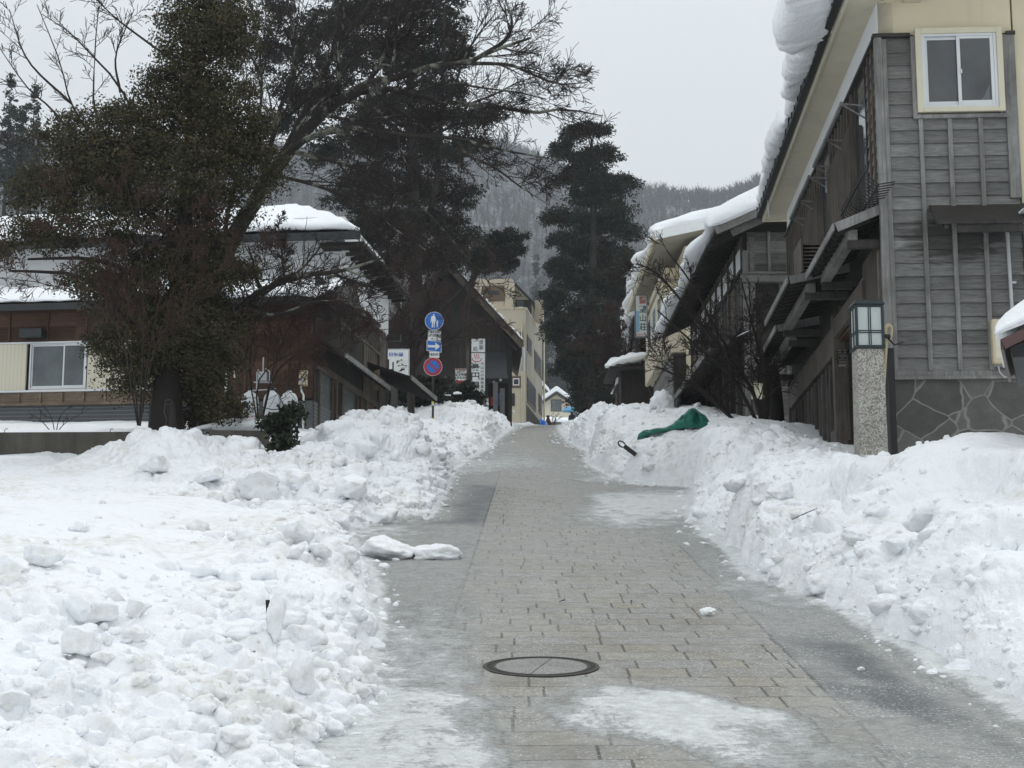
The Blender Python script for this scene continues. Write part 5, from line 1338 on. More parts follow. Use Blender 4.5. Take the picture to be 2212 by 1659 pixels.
swin(1138, 722, 1147, 770); swin(1154, 755, 1170, 820); swin(1138.5, 815, 1156, 890); swin(1163, 850, 1170, 898)
pp = Cc.front(1129, 760, -.1)
for k in range(3): 
    m = MB(); x = Cc.front(1127+k*3.2, 800, -.1).x; m.tube([(x, -.1, zb), (x, -.1, Cc.front(1127, (700, 757, 757)[k], -.1).z)], .035, 8); m.build('downpipe', M['cream_paint'], rc, smooth=True)
p = Cc.side(1171.5, 735); m = MB(); m.tube([(.12, LC-.2, zb), (.12, LC-.2, p.z+1)], .05, 8); m.build('downpipe', M['cream_paint'], rc, smooth=True)
each('meter_box', M['cream_paint'], rc, [BX(Cc.front(1127, 900, 0).x, Cc.front(1132, 900, 0).x, -.12, -.004, Cc.front(1130, 907).z, Cc.front(1130, 896).z)])
pbox('grille', M['dark_metal'], rc, (Cc.front(1104, 850).x, Cc.front(1112, 850).x, -.05, -.003, Cc.front(1104, 877).z, Cc.front(1104, 850).z))
p0 = Cc.front(1106, 669, 0)
snow_slab('roof_snow', 'thin strip of snow on the landing of the cream concrete building', sw(Cc, xm+.1, .1, z_par+.1), sw(Cc, -.05, .1, z_par+.1), Cc.uy*1.2, (0, 0, .16), 24, 14, 95, amp=.05)

# ================================================================== far houses beyond the crest
Y = 250
def far_house(vxl, vxr, vyap, vye, vyb, Y, label, snowlabel, window_rect=None):
    a, b_, ap, bt_ = at(vxl, vye, Y), at(vxr, vye, Y), at((vxl+vxr)/2, vyap, Y), at(vxl, vyb, Y)
    cx_ = (a.x+b_.x)/2; hw = (b_.x-a.x)/2
    r_ = thing('far_house', label, 'house', (cx_, Y, bt_.z-3))
    H_ = a.z-bt_.z+3; P_ = ap.z-bt_.z+3
    m = MB(); m.prism([(-hw*.9, 0), (hw*.9, 0), (hw*.9, H_), (0, P_-.5), (-hw*.9, H_)], 'y', 0, 9); m.build('wall', M['cream_paint'], r_)
    ro = gable_roof('roof', M['dark_wood'], r_, 0, P_-.45, hw*1.05, H_-.35, -1.2, 10, .28)
    if window_rect:
        x0, y0, x1, y1 = window_rect; p, q = at(x0, y0, Y), at(x1, y1, Y)
        w_ = pbox('window', M['mid_wood'], r_, (p.x-cx_, q.x-cx_, -.12, -.01, q.z-bt_.z+3, p.z-bt_.z+3))
        xm_ = (p.x+q.x)/2-cx_
        for e0, e1 in ((p.x-cx_+.12, xm_-.06), (xm_+.06, q.x-cx_-.12)): pbox('pane', M['glass_dull'], w_, (e0, e1, -.16, -.125, q.z-bt_.z+3.15, p.z-bt_.z+2.85))
    Vn = []
    m = MB(); t_ = .75
    m.prism([(0, P_-.05), (hw*1.12, H_-.05), (hw*1.12, H_-.05+t_*.9), (0, P_-.05+t_*1.15), (-hw*1.12, H_-.05+t_*.9), (-hw*1.12, H_-.05)], 'y', -1.4, 10)
    o = m.build('roof_snow', M['snow_roof'], None, bevel=.3); o.location = r_.location; tag(o, snowlabel, 'snow')
far_house(1168, 1236, 846, 872, 900, 250, 'small far cream house with a snowy gable behind the blue umbrella', 'snow on the gable of the far cream house', (1190, 863, 1213, 889))
p, q = at(1165, 894, 215), at(1256, 917, 215)
lo = thing('low_roof_house', 'low house beyond the crest showing only its white snow covered roof', 'house', ((p.x+q.x)/2, 215, q.z-2))
hw = (q.x-p.x)/2; 
pbox('wall', M['dark_wood'], lo, (-hw*.9, hw*.9, .6, 8, 0, 2.1)); m = MB(); slabq(m, -hw, hw, 0, 2.2, 9, 2.2+(p.z-q.z)*1.0, .3); m.build('roof', M['mid_wood'], lo)
snow_slab('roof_snow', 'broad snow sheet on the low roof beyond the crest', (p.x, 215, q.z+.25), (q.x, 215, q.z+.25), (0, 8.5, (p.z-q.z)), (0, 0, .6), 40, 16, 97, amp=.1, hang=.2, scale=3)
far_house(1150, 1185, 830, 850, 880, 275, 'far snow roofed house half hidden by the concrete building', 'snow on the far roof beside the concrete building')
# ================================================================== mountain
def mountain_mat():
    t = NT('wooded_snowy_slope'); v = t.coord('Object', (.09, .09, .02)); v2 = t.coord('Object', (1, 1, .12))
    n1 = t.noise(v2, .22, 6, .75); n2 = t.noise(v, .35, 5, .65)
    k = t.math('ADD', t.math('MULTIPLY', n1, .75), t.math('MULTIPLY', n2, .25))
    t.fin(t.mix(t.ramp(k, [(.50, 0), (.66, 1)]), (.082, .080, .080), (.42, .44, .47)), .9, .1); return t.m
M['mountain'] = mountain_mat()
RID = [(-900, 200), (-200, 300), (300, 330), (700, 345), (950, 338), (1049, 330), (1097, 330), (1138, 350), (1201, 378), (1300, 408), (1385, 424), (1441, 432), (1516, 438), (1560, 438), (1596, 424), (1644, 404), (1750, 362), (2212, 310), (3100, 280)]
vxs = np.linspace(-900, 3100, 220); fr = np.linspace(0, 1, 90)
YB, YR = 300., 760.
Vm = np.zeros((len(fr), len(vxs), 3))
for j, vx in enumerate(vxs):
    vy = np.interp(vx, [a for a, b in RID], [b for a, b in RID])
    top = at(vx, vy, YR); bot = at(vx, 900, YB); zb_ = zrf(YB)-3
    for i, f_ in enumerate(fr):
        Y_ = YB+(YR-YB)*f_
        Vm[i, j] = (top.x*Y_/YR, Y_, zb_+(top.z-zb_)*f_**1.12)
X_, Y_, Z_ = Vm[..., 0], Vm[..., 1], Vm[..., 2]
env = np.sin(np.clip(fr, 0, 1)*math.pi)[:, None]
Vm[..., 2] += 16*env*fbm(X_*.008, Y_*.006, X_*0, 4, 77)+5*fbm(X_*.03, Y_*.03, X_*0, 3, 78)*env
# far side of the ridge falls away again
back = Vm[-1].copy(); back[:, 1] += 120; back[:, 2] -= 60
Vall = np.vstack([Vm.reshape(-1, 3), back])
tag(grid_mesh('mountain', Vall, len(vxs), len(fr)+1, M['mountain']), kind='structure')
# bare forest on it
def bark(name, a, b, scale=14, lichen=None):
    t = NT(name); v = t.coord(); n = t.noise(v, scale, 5, .65); c = t.mix(n, a, b)
    if lichen: c = t.mix(t.ramp(t.noise(v, 2.6, 4, .6), [(.52, 0), (.60, .75)]), c, lichen)
    t.fin(c, .9, .2); return t.m
M['far_twig'] = bark('far_bare_wood', (.075, .066, .060), (.13, .118, .11), .2)
nt = 18000
fi = rng.uniform(.02, 1.0, nt)**.85; ji = rng.uniform(0, 1, nt)
fi[:4200] = rng.uniform(.97, 1.0, 4200)
ci = fi*(len(fr)-1); cj = ji*(len(vxs)-1)
i0 = np.minimum(ci.astype(int), len(fr)-2); j0 = np.minimum(cj.astype(int), len(vxs)-2); a_ = (ci-i0)[:, None]; b_ = (cj-j0)[:, None]
base = Vm[i0, j0]*(1-a_)*(1-b_)+Vm[i0+1, j0]*a_*(1-b_)+Vm[i0, j0+1]*(1-a_)*b_+Vm[i0+1, j0+1]*a_*b_
hT = rng.uniform(6, 11, nt)
NB = 15
ang = rng.uniform(0, 2*math.pi, (nt, NB)); tilt = rng.uniform(.1, 1.0, (nt, NB)); h0 = rng.uniform(.22, .62, (nt, NB)); ln = rng.uniform(.28, .5, (nt, NB))
tilt[:, 0] = .0; h0[:, 0] = -.1; ln[:, 0] = 1.0
d = np.stack([np.sin(tilt)*np.cos(ang), np.sin(tilt)*np.sin(ang), np.cos(tilt)], -1)
st = base[:, None, :]+np.stack([0*h0, 0*h0, h0*hT[:, None]], -1); en = st+d*(ln*hT[:, None])[..., None]
wv = np.cross(d, rng.normal(size=(nt, NB, 3))); wv /= np.linalg.norm(wv, axis=-1, keepdims=True)
wd_ = rng.uniform(.14, .30, (nt, NB))[..., None]
tri = np.stack([st-wv*wd_, st+wv*wd_, en], 2).reshape(-1, 3)
tag(raw_mesh('bare_forest', tri, np.arange(len(tri)).reshape(-1, 3), M['far_twig']), kind='stuff')

# ================================================================== trees
def foliage_mat(name, cols, rough=.65):
    t = NT(name); a = t.attr('tone'); t.fin(t.ramp(a, [(i/(len(cols)-1), c) for i, c in enumerate(cols)]), rough, .25)
    return t.m
M['leaf'] = foliage_mat('evergreen_leaf', [(.020, .021, .010), (.040, .040, .016), (.070, .058, .026), (.088, .064, .032)])
M['cedar'] = foliage_mat('cedar_needles', [(.010, .013, .008), (.020, .023, .014), (.042, .036, .023)])
M['pine'] = foliage_mat('pine_needles', [(.011, .014, .010), (.023, .025, .017), (.045, .038, .027)])
M['conifer_far'] = foliage_mat('far_conifer_needles', [(.018, .024, .020), (.032, .040, .033)])
M['shrub'] = foliage_mat('shrub_leaf', [(.012, .018, .010), (.028, .034, .018)])
M['bark'] = bark('dark_bark', (.018, .015, .013), (.050, .043, .038), 14)
M['cherry_bark'] = bark('cherry_bark', (.018, .015, .014), (.062, .054, .048), 12, (.26, .27, .22))
M['twig_red'] = bark('red_brown_twigs', (.034, .019, .015), (.075, .044, .036), 6)
M['twig_dark'] = bark('dark_twigs', (.020, .015, .013), (.052, .041, .036), 6)
M['trunk_wet'] = bark('wet_trunk', (.012, .010, .009), (.034, .028, .024), 9)
def leaves(name, clumps, n, size, mat, parent=None, seed=1, flat=.0, aspect=.55, sub=(.28, .12), fill=.35, droop=0.0, per=70):
    """leaf-sized faces on many small clumps spread through the given ellipsoids: clumps = [(centre, (rx, ry, rz))]"""
    r = np.random.default_rng(seed)
    C = np.array([c for c, q in clumps]); Q = np.array([q for c, q in clumps])
    vol = (Q[:, 0]*Q[:, 2])**1.0; pr = vol/vol.sum()
    nsub = max(8, int(n/per)); k = r.choice(len(C), nsub, p=pr)
    d = r.normal(size=(nsub, 3)); d /= np.linalg.norm(d, axis=1, keepdims=True)
    rad = np.where(r.uniform(size=nsub) < fill, r.uniform(.2, .8, nsub), r.uniform(.78, 1.08, nsub))
    sc_ = C[k]+d*Q[k]*rad[:, None]
    sr = r.uniform(sub[0]-sub[1], sub[0]+sub[1], nsub); tone = np.clip(r.normal(.45, .24, nsub), 0, 1)
    m = r.integers(0, nsub, n)
    e = r.normal(size=(n, 3)); e /= np.linalg.norm(e, axis=1, keepdims=True)
    e[:, 2] *= .65
    P = sc_[m]+e*(sr[m]*r.uniform(.15, 1.1, n)**.6)[:, None]
    u = r.normal(size=(n, 3))+e*.8; u[:, 2] -= droop; u /= np.linalg.norm(u, axis=1, keepdims=True)
    w_ = np.cross(u, r.normal(size=(n, 3))); w_ /= np.linalg.norm(w_, axis=1, keepdims=True)
    s_ = size*r.uniform(.6, 1.35, n)[:, None]
    a = P-u*s_*.5; b = P+w_*s_*aspect*.5; c = P+u*s_*.5; dd = P-w_*s_*aspect*.5
    V = np.stack([a, b, c, dd], 1).reshape(-1, 3)
    tn = np.repeat(np.clip(tone[m]+r.normal(0, .12, n), 0, 1), 4)
    return raw_mesh(name, V, np.arange(len(V)).reshape(-1, 4), mat, parent, attrs={'tone': tn})
def tubes_np(name, polys, mat, parent=None):
    """polys: list of (points (K,3), radii (K)) -> one mesh of tapering tubes"""
    by = {}
    for p, r_ in polys:
        k = len(p); s_ = 8 if max(r_) > .06 else (5 if max(r_) > .015 else 3); by.setdefault((k, s_), []).append((p, r_))
    Vs, Fs, n = [], [], 0
    for (k, s_), L in by.items():
        P = np.array([p for p, _ in L], float); Rr = np.array([r_ for _, r_ in L], float); N = len(L)
        d = np.gradient(P, axis=1); d /= np.maximum(np.linalg.norm(d, axis=-1, keepdims=True), 1e-9)
        ref = np.where(np.abs(d[:, :1, 2:3]) > .85, np.array([1., 0, 0]), np.array([0, 0, 1.]))
        u = np.cross(d, np.broadcast_to(ref, d.shape)); u /= np.maximum(np.linalg.norm(u, axis=-1, keepdims=True), 1e-9); q = np.cross(d, u)
        th = 2*math.pi*np.arange(s_)/s_
        V = P[:, :, None, :]+(u[:, :, None, :]*np.cos(th)[None, None, :, None]+q[:, :, None, :]*np.sin(th)[None, None, :, None])*Rr[:, :, None, None]
        b = (np.arange(N)*k*s_)[:, None, None]+(np.arange(k-1)*s_)[None, :, None]; j = np.arange(s_)[None, None, :]; jn = (j+1) % s_
        f = np.stack([b+j, b+jn, b+s_+jn, b+s_+j], -1).reshape(-1, 4)
        Vs.append(V.reshape(-1, 3)); Fs.append(f+n); n += N*k*s_
    return raw_mesh(name, np.vstack(Vs), np.vstack(Fs), mat, parent, smooth=True)
def smooth_path(pts, k):
    pts = np.array([tuple(p) for p in pts], float); n = len(pts)
    t = np.linspace(0, n-1, k); o = []
    P = np.vstack([2*pts[0]-pts[1], pts, 2*pts[-1]-pts[-2]])
    for x in t:
        i = min(int(x), n-2); f = x-i; p0, p1, p2, p3 = P[i], P[i+1], P[i+2], P[i+3]
        o.append(.5*((2*p1)+(-p0+p2)*f+(2*p0-5*p1+4*p2-p3)*f*f+(-p0+3*p1-3*p2+p3)*f**3))
    return np.array(o)
def grow(polys, p, d, L, r0, lvl, maxl, R_, up=.1, spread=.8, kids=(5, 9), rmin=.0035, shrink=.55, wig=.16, flatY=1.0):
    k = 6 if lvl <= 1 else 4
    pts = [np.array(p)]; dd = np.array(d)/np.linalg.norm(d)
    for i in range(k-1):
        dd = dd+R_.normal(0, wig, 3)+np.array([0, 0, up*.25]); dd /= np.linalg.norm(dd); pts.append(pts[-1]+dd*L/(k-1))
    pts = np.array(pts); rr = np.maximum(np.linspace(r0, max(r0*.35, rmin), k), rmin)
    polys.append((pts, rr))
    if lvl >= maxl: return
    branch_off(polys, pts, rr, L, lvl, maxl, R_, up, spread, kids, rmin, shrink, wig, flatY)
def branch_off(polys, pts, rr, L, lvl, maxl, R_, up=.1, spread=.8, kids=(5, 9), rmin=.0035, shrink=.55, wig=.16, flatY=1.0, t0=.2, side=None):
    k = len(pts); n = int(R_.integers(kids[0], kids[1]+1))
    for c in range(n):
        t = t0+(1-t0)*(c+R_.uniform(.1, .9))/n
        x = t*(k-1); i = min(int(x), k-2); f = x-i
        q = pts[i]*(1-f)+pts[i+1]*f; ax = pts[i+1]-pts[i]; ax /= max(np.linalg.norm(ax), 1e-9)
        s_ = R_.normal(size=3)*np.array([1, flatY, 1]); s_ -= ax*s_.dot(ax); s_ /= np.linalg.norm(s_)
        nd = ax*R_.uniform(.45, 1.0)+s_*spread*R_.uniform(.6, 1.2)+np.array([0, 0, up])
        rad = rr[i]*(1-f)+rr[i+1]*f
        grow(polys, q, nd, L*shrink*R_.uniform(.55, 1.15)*(1.15-.5*t), max(rad*.55, rmin), lvl+1, maxl, R_, up, spread, kids, rmin, shrink, wig, flatY)
def limb(polys, px_pts, r0, r1, R_, k=12, jit=0):
    P = smooth_path([at(a, b, c) for a, b, c in px_pts], k); rr = np.linspace(r0, r1, k)
    polys.append((P, rr)); return P, rr
def tree_root(name, label, cat, p, group=None): return thing(name, label, cat, p, 0, group)
def to_local(polys, root): o = np.array(root.location); return [(p-o, r_) for p, r_ in polys]
def loc_clumps(cl, root): o = root.location; return [(Vector(c)-o, q) for c, q in cl]

# ---- the big evergreen smothered in leaves
def pxclumps(lst, Y, dy=.8, squash=.9):
    out = []
    for vx, vy, rx_, rz_ in lst:
        yy = Y+random.uniform(-dy, dy); c = at(vx, vy, yy); out.append((c, (px(rx_, yy), px(min(rx_, rz_)*squash, yy), px(rz_, yy))))
    return out
EV = [(430, 20, 95, 70), (430, 100, 85, 75), (400, 180, 110, 70), (500, 60, 60, 80), (360, 270, 130, 70), (480, 240, 110, 80), (240, 290, 110, 70), (130, 290, 60, 40), (330, 370, 150, 80), (500, 360, 120, 80), (180, 370, 120, 60), (90, 415, 80, 45), (545, 300, 50, 60),
      (420, 460, 130, 70), (240, 460, 120, 60), (60, 500, 70, 35), (120, 515, 70, 34), (330, 560, 120, 70), (440, 560, 90, 70), (360, 650, 110, 75), (250, 640, 70, 60), (190, 600, 50, 35), (440, 640, 70, 60), (330, 740, 110, 75), (420, 740, 80, 80),
      (280, 800, 60, 60), (460, 800, 60, 70), (390, 830, 80, 70), (490, 880, 45, 40), (230, 740, 40, 40), (440, 890, 60, 35), (515, 590, 40, 30), (500, 700, 40, 40), (0, 540, 40, 30)]
tp = at(350, 945, 27.2)
ev = tree_root('evergreen_tree', 'huge dark evergreen tree with dense olive leaves in front of the timber lodge', 'tree', tp)
leaves('crown', loc_clumps(pxclumps(EV, 27.3, .7), ev), 230000, .054, M['leaf'], ev, 3, sub=(.26, .12), fill=.36, droop=.25)
pl = []; RG = np.random.default_rng(12)
limb(pl, [(362, 965, 26.9), (358, 900, 26.9), (364, 820, 27.0), (385, 700, 27.2), (395, 520, 27.3), (410, 300, 27.4), (430, 60, 27.4)], .34, .05, RG, 16)
for q in ([(385, 690, 27.2), (300, 600, 27), (200, 560, 26.6), (60, 560, 26.4)], [(390, 600, 27.3), (480, 520, 27.3), (560, 450, 27.2)], [(390, 520, 27.3), (280, 430, 27), (120, 380, 26.8)], [(400, 400, 27.3), (470, 300, 27.5), (520, 220, 27.6)], [(370, 760, 27.2), (280, 700, 27), (180, 600, 26.6), (20, 585, 26.4)]):
    limb(pl, q, .07, .02, RG, 9)
tubes_np('trunk', to_local(pl, ev), M['trunk_wet'], ev)
tw = []; 
for q in ([(260, 420, 26.7), (125, 250, 26.6), (60, 190, 26.6), (0, 105, 26.6)], [(280, 420, 26.8), (200, 300, 26.8), (153, 222, 26.8), (128, 130, 26.8), (80, 10, 26.8)], [(330, 330, 26.9), (260, 190, 26.9), (194, 115, 26.8), (150, 70, 26.8), (90, 30, 26.8)], [(400, 150, 27), (290, 70, 27), (240, 30, 27), (180, -30, 27)], [(300, 360, 26.9), (210, 260, 26.9), (205, 120, 26.9), (215, 0, 26.9)], [(260, 420, 26.8), (90, 300, 26.8), (40, 310, 26.8), (-20, 340, 26.8)], [(260, 200, 26.8), (250, 120, 26.8), (290, 20, 26.8)], [(153, 222, 26.8), (60, 130, 26.7), (20, 20, 26.7)]):
    P, rr = limb(tw, q, .026, .007, RG, 10); branch_off(tw, P, rr, 1.2, 1, 3, RG, .10, .75, (7, 10), .005, .5, .13, t0=.45)
tubes_np('bare_branches', to_local(tw, ev), M['twig_dark'], ev)

# ---- bare cherry tree with lichen rising out of the evergreen
ct = at(430, 935, 28.6)
ch = tree_root('bare_cherry_tree', 'large leafless cherry tree with lichen spotted limbs reaching over the street', 'tree', ct)
pl = []; RG = np.random.default_rng(21)
limb(pl, [(430, 945, 28.6), (436, 800, 28.6), (455, 640, 28.6), (500, 520, 28.7), (560, 420, 28.8)], .20, .15, RG, 14)
LIM = [([(560, 420, 28.8), (640, 310, 28.8), (713, 232, 28.7), (793, 181, 28.4), (862, 167, 28.1), (936, 143, 27.8), (1011, 134, 27.5), (1064, 110, 27.3), (1146, 82, 27.0)], .115, .022),
       ([(560, 415, 28.8), (660, 270, 28.9), (796, 193, 28.9), (891, 205, 28.6), (981, 223, 28.3), (1085, 232, 28), (1153, 244, 27.7), (1219, 236, 27.5), (1300, 250, 27.3)], .085, .010),
       ([(540, 440, 28.7), (620, 330, 28.3), (728, 277, 28), (853, 292, 27.7), (981, 298, 27.4), (1070, 321, 27.2), (1201, 345, 27)], .075, .010),
       ([(600, 360, 28.8), (670, 220, 29), (713, 128, 29.2), (755, 68, 29.3), (793, 18, 29.4), (830, -50, 29.4)], .085, .03),
       ([(1011, 137, 27.5), (1060, 108, 27.7), (1094, 85, 27.8), (1106, 45, 27.9), (1088, -10, 28)], .045, .018),
       ([(1005, 137, 27.5), (1097, 140, 27.2), (1144, 158, 27), (1204, 181, 26.9), (1270, 178, 26.8)], .040, .008),
       ([(990, 305, 27.4), (1011, 336, 27.3), (1070, 363, 27.2), (1130, 408, 27), (1189, 444, 27)], .035, .008),
       ([(444, 690, 28.6), (528, 660, 28), (614, 601, 27.6), (680, 592, 27.2), (746, 583, 27), (830, 556, 26.8)], .085, .020),
       ([(614, 602, 27.6), (608, 540, 27.6), (600, 480, 27.7)], .028, .012),
       ([(746, 583, 27), (800, 600, 26.9), (860, 590, 26.7)], .02, .008),
       ([(560, 420, 28.8), (600, 250, 29.1), (640, 120, 29.3), (620, 0, 29.4)], .06, .02),
       ([(755, 68, 29.3), (830, 40, 29), (930, 20, 28.8), (1010, -20, 28.7)], .035, .012),
       ([(640, 330, 28.5), (760, 360, 28), (880, 420, 27.6), (960, 500, 27.3), (1010, 560, 27.2)], .05, .01),
       ([(528, 655, 28), (590, 680, 27.4), (690, 650, 27), (780, 660, 26.8)], .035, .008),
       ([(480, 560, 28.7), (500, 420, 29), (560, 250, 29.3), (560, 100, 29.5), (540, 0, 29.6)], .05, .015),
       ([(700, 250, 28.7), (780, 260, 28.3), (880, 250, 28), (960, 270, 27.8), (1040, 290, 27.6)], .035, .009),
       ([(793, 181, 28.4), (850, 110, 28.3), (900, 40, 28.2), (930, -20, 28.2)], .035, .012),
       ([(600, 380, 28.6), (680, 400, 28), (780, 440, 27.6), (860, 500, 27.3), (920, 540, 27.2)], .04, .01),
       ([(891, 205, 28.6), (960, 180, 28.2), (1040, 190, 27.9), (1120, 200, 27.6), (1180, 215, 27.5)], .028, .008),
       ([(700, 240, 28.6), (760, 130, 28.3), (850, 90, 28), (960, 80, 27.8)], .035, .01)]
for q, r0, r1 in LIM:
    P, rr = limb(pl, q, r0, r1, RG, 14)
    Ln = float(np.linalg.norm(np.diff(P, axis=0), axis=1).sum())
    branch_off(pl, P, rr, min(2.6, Ln*.62), 1, 4, RG, .05, .72, (7, 10), .0052, .62, .15, t0=.12)
thick = [x for x in pl if max(x[1]) > .019]; thin = [x for x in pl if max(x[1]) <= .019]
tubes_np('trunk', to_local(thick, ch), M['cherry_bark'], ch); tubes_np('twigs', to_local(thin, ch), M['twig_dark'], ch)

# ---- small reddish maple and brush in front of the lodge
def bush(name, label, cat, base, stems, mat, seed, L=1.2, kids=(6, 9), maxl=4, rmin=.005, r0=.03, up=.12, spread=.8, shrink=.52):
    p = at(*base); rt_ = tree_root(name, label, cat, p); pl = []; RG = np.random.default_rng(seed)
    for q in stems:
        P, rr = limb(pl, [base if i == 0 else s_ for i, s_ in enumerate([base]+q)], r0, r0*.3, RG, 10)
        branch_off(pl, P, rr, L, 1, maxl, RG, up, spread, kids, rmin, shrink, .17, t0=.25)
    tcut = min(.014, r0*.9) if r0 > .015 else 0; th = [x for x in pl if max(x[1]) > tcut]; tn = [x for x in pl if max(x[1]) <= tcut]
    tubes_np('stems', to_local(th, rt_), M['bark'], rt_)
    if tn: tubes_np('twigs', to_local(tn, rt_), mat, rt_)
    return rt_
bush('maple_tree', 'leafless reddish maple with a forked trunk behind the blue road signs', 'tree', (888, 915, 53), [[(885, 820, 53), (890, 740, 53), (860, 660, 53), (840, 600, 53)], [(892, 810, 53), (905, 720, 53), (930, 640, 53.4), (950, 570, 53.6)], [(890, 760, 53), (930, 700, 52.6), (985, 640, 52.5), (1030, 590, 52)], [(886, 800, 53), (868, 690, 53.5), (900, 600, 54), (890, 520, 54)], [(895, 790, 53), (960, 740, 52.4), (1020, 700, 52), (1060, 690, 52)]], M['twig_red'], 31, 2.6, (8, 10), 4, .008, .11, shrink=.6)
bush('red_brush', 'dense red brown leafless brush between the evergreen and the lodge', 'shrub', (560, 935, 29), [[(590, 800, 28.6), (640, 680, 28), (720, 620, 27.5)], [(540, 800, 28.6), (560, 660, 28.2), (620, 560, 28)], [(600, 800, 28.4), (700, 740, 27.6), (800, 700, 27)], [(560, 820, 28), (640, 760, 27.4), (740, 760, 27)]], M['twig_red'], 32, 1.7, (8, 10), 4, .0050, .018, shrink=.62)
bush('red_brush', 'red brown leafless twigs tangled across the left face of the huge evergreen', 'shrub', (300, 935, 26.2), [[(280, 760, 25.9), (200, 560, 25.7), (100, 430, 25.6)], [(330, 720, 25.8), (380, 540, 25.6), (470, 430, 25.6)], [(310, 700, 25.8), (300, 520, 25.6), (260, 350, 25.6)], [(340, 740, 25.8), (460, 600, 25.6), (560, 520, 25.8)], [(250, 700, 25.7), (120, 620, 25.5), (0, 600, 25.5)]], M['twig_red'], 33, 1.9, (8, 10), 4, .0046, .016)
bush('small_shrub', 'bare low shrub poking out of the snow behind the concrete wall', 'shrub', (120, 945, 29), [[(90, 910, 29), (60, 890, 29)], [(130, 900, 29), (160, 870, 29)], [(110, 900, 29), (80, 860, 29)], [(140, 915, 29), (200, 880, 29)]], M['twig_dark'], 34, .4, (2, 4), 3, .006, .012)
bush('brown_thicket', 'rust brown leafless thicket at the foot of the tall cedar beside the shed', 'shrub', (1345, 905, 58.5), [[(1340, 830, 58.5), (1330, 760, 58.5), (1320, 690, 58.5)], [(1352, 820, 58.5), (1365, 740, 58.5), (1370, 660, 58.5)], [(1335, 840, 58.5), (1300, 780, 58.5), (1290, 720, 58.5)], [(1360, 840, 58.5), (1385, 790, 58.5), (1395, 760, 58.5)]], M['twig_red'], 35, 1.9, (8, 10), 4, .009, .05, shrink=.62)
# ---- the dark tree beside the right house
rtree = bush('bare_tree', 'dark many stemmed leafless tree leaning out from behind the grey board house', 'tree', (1650, 960, 27.6),
    [[(1662, 930, 27.6), (1640, 882, 27.6), (1623, 840, 27.6), (1606, 806, 27.6), (1600, 761, 27.6), (1588, 700, 27.6)], [(1642, 927, 27.5), (1609, 860, 27.4), (1583, 817, 27.3), (1533, 772, 27.2), (1482, 727, 27), (1420, 670, 26.8)], [(1583, 905, 27.4), (1530, 857, 27.2), (1470, 815, 27), (1410, 790, 26.8)],
     [(1640, 880, 27.6), (1600, 800, 27.5), (1540, 700, 27.4), (1500, 620, 27.4), (1440, 540, 27.4)], [(1655, 850, 27.6), (1640, 760, 27.5), (1620, 680, 27.5), (1600, 600, 27.5)], [(1630, 850, 27.6), (1560, 760, 27.2), (1480, 660, 27), (1420, 590, 26.9), (1375, 570, 26.8)], [(1660, 860, 27.6), (1650, 780, 27.3), (1640, 720, 27.2), (1650, 690, 27.1)]], M['twig_dark'], 36, 1.35, (7, 9), 4, .0048, .042, .08, .8, .62)
m = []; RG = np.random.default_rng(8); limb(m, [(1682, 985, 28.6), (1678, 900, 28.6), (1674, 840, 28.6), (1668, 790, 28.6)], .15, .11, RG, 8)
o = tree_root('old_trunk', 'thick black trunk standing close to the corner of the grey board house', 'tree trunk', at(1682, 985, 28.6)); tubes_np('trunk', to_local(m, o), M['trunk_wet'], o)
tubes_np('stub', to_local([(smooth_path([at(1670, 830, 28.6), at(1640, 790, 28.3), at(1630, 770, 28.2)], 6), np.linspace(.05, .02, 6))], o), M['trunk_wet'], o)
cp = snow_slab('branch_snow', 'white sleeve of snow lying along a branch of the dark leafless tree', at(1592, 727, 27.0), at(1622, 713, 27.0), (0, .05, 0), (0, 0, .045), 20, 10, 99, amp=.012)

# ---- tall cedar of the street end
CE = [(1270, 281, 55, 15), (1232, 300, 30, 12), (1215, 325, 32, 20), (1255, 345, 34, 16), (1300, 335, 48, 20), (1262, 375, 60, 20), (1225, 390, 32, 14), (1310, 390, 52, 22), (1345, 400, 34, 18), (1280, 425, 62, 24), (1330, 455, 44, 22), (1230, 470, 52, 18), (1195, 470, 26, 14), (1280, 490, 66, 26), (1345, 500, 34, 22), (1225, 520, 46, 20),
      (1290, 550, 78, 30), (1350, 560, 28, 20), (1212, 580, 36, 24), (1280, 610, 82, 36), (1195, 640, 28, 30), (1340, 640, 36, 30), (1270, 680, 84, 40), (1200, 710, 34, 34), (1340, 720, 34, 34), (1270, 760, 80, 44), (1228, 790, 38, 36), (1330, 800, 34, 36), (1284, 840, 58, 40), (1256, 868, 28, 22), (1310, 870, 30, 24)]
cb = at(1276, 905, 84); ce = tree_root('tall_cedar', 'tall dark cedar with layered clumps standing at the crest of the street', 'tree', cb)
leaves('crown', loc_clumps(pxclumps(CE, 84, .6), ce), 140000, .17, M['cedar'], ce, 5, sub=(.40, .17), fill=.5, droop=.6, aspect=.42)
pl = []; RG = np.random.default_rng(4)
limb(pl, [(1276, 910, 84), (1278, 700, 84), (1282, 450, 84), (1278, 300, 84)], .42, .06, RG, 12)
for q in ([(1280, 380, 84), (1240, 350, 84), (1205, 320, 84)], [(1280, 350, 84), (1310, 320, 84), (1340, 330, 84)], [(1282, 480, 84), (1220, 478, 84), (1180, 468, 84)], [(1282, 440, 84), (1340, 420, 84), (1375, 405, 84)], [(1282, 520, 84), (1350, 500, 84), (1378, 480, 84)]): limb(pl, q, .09, .03, RG, 6)
tubes_np('trunk', to_local(pl, ce), M['bark'], ce)
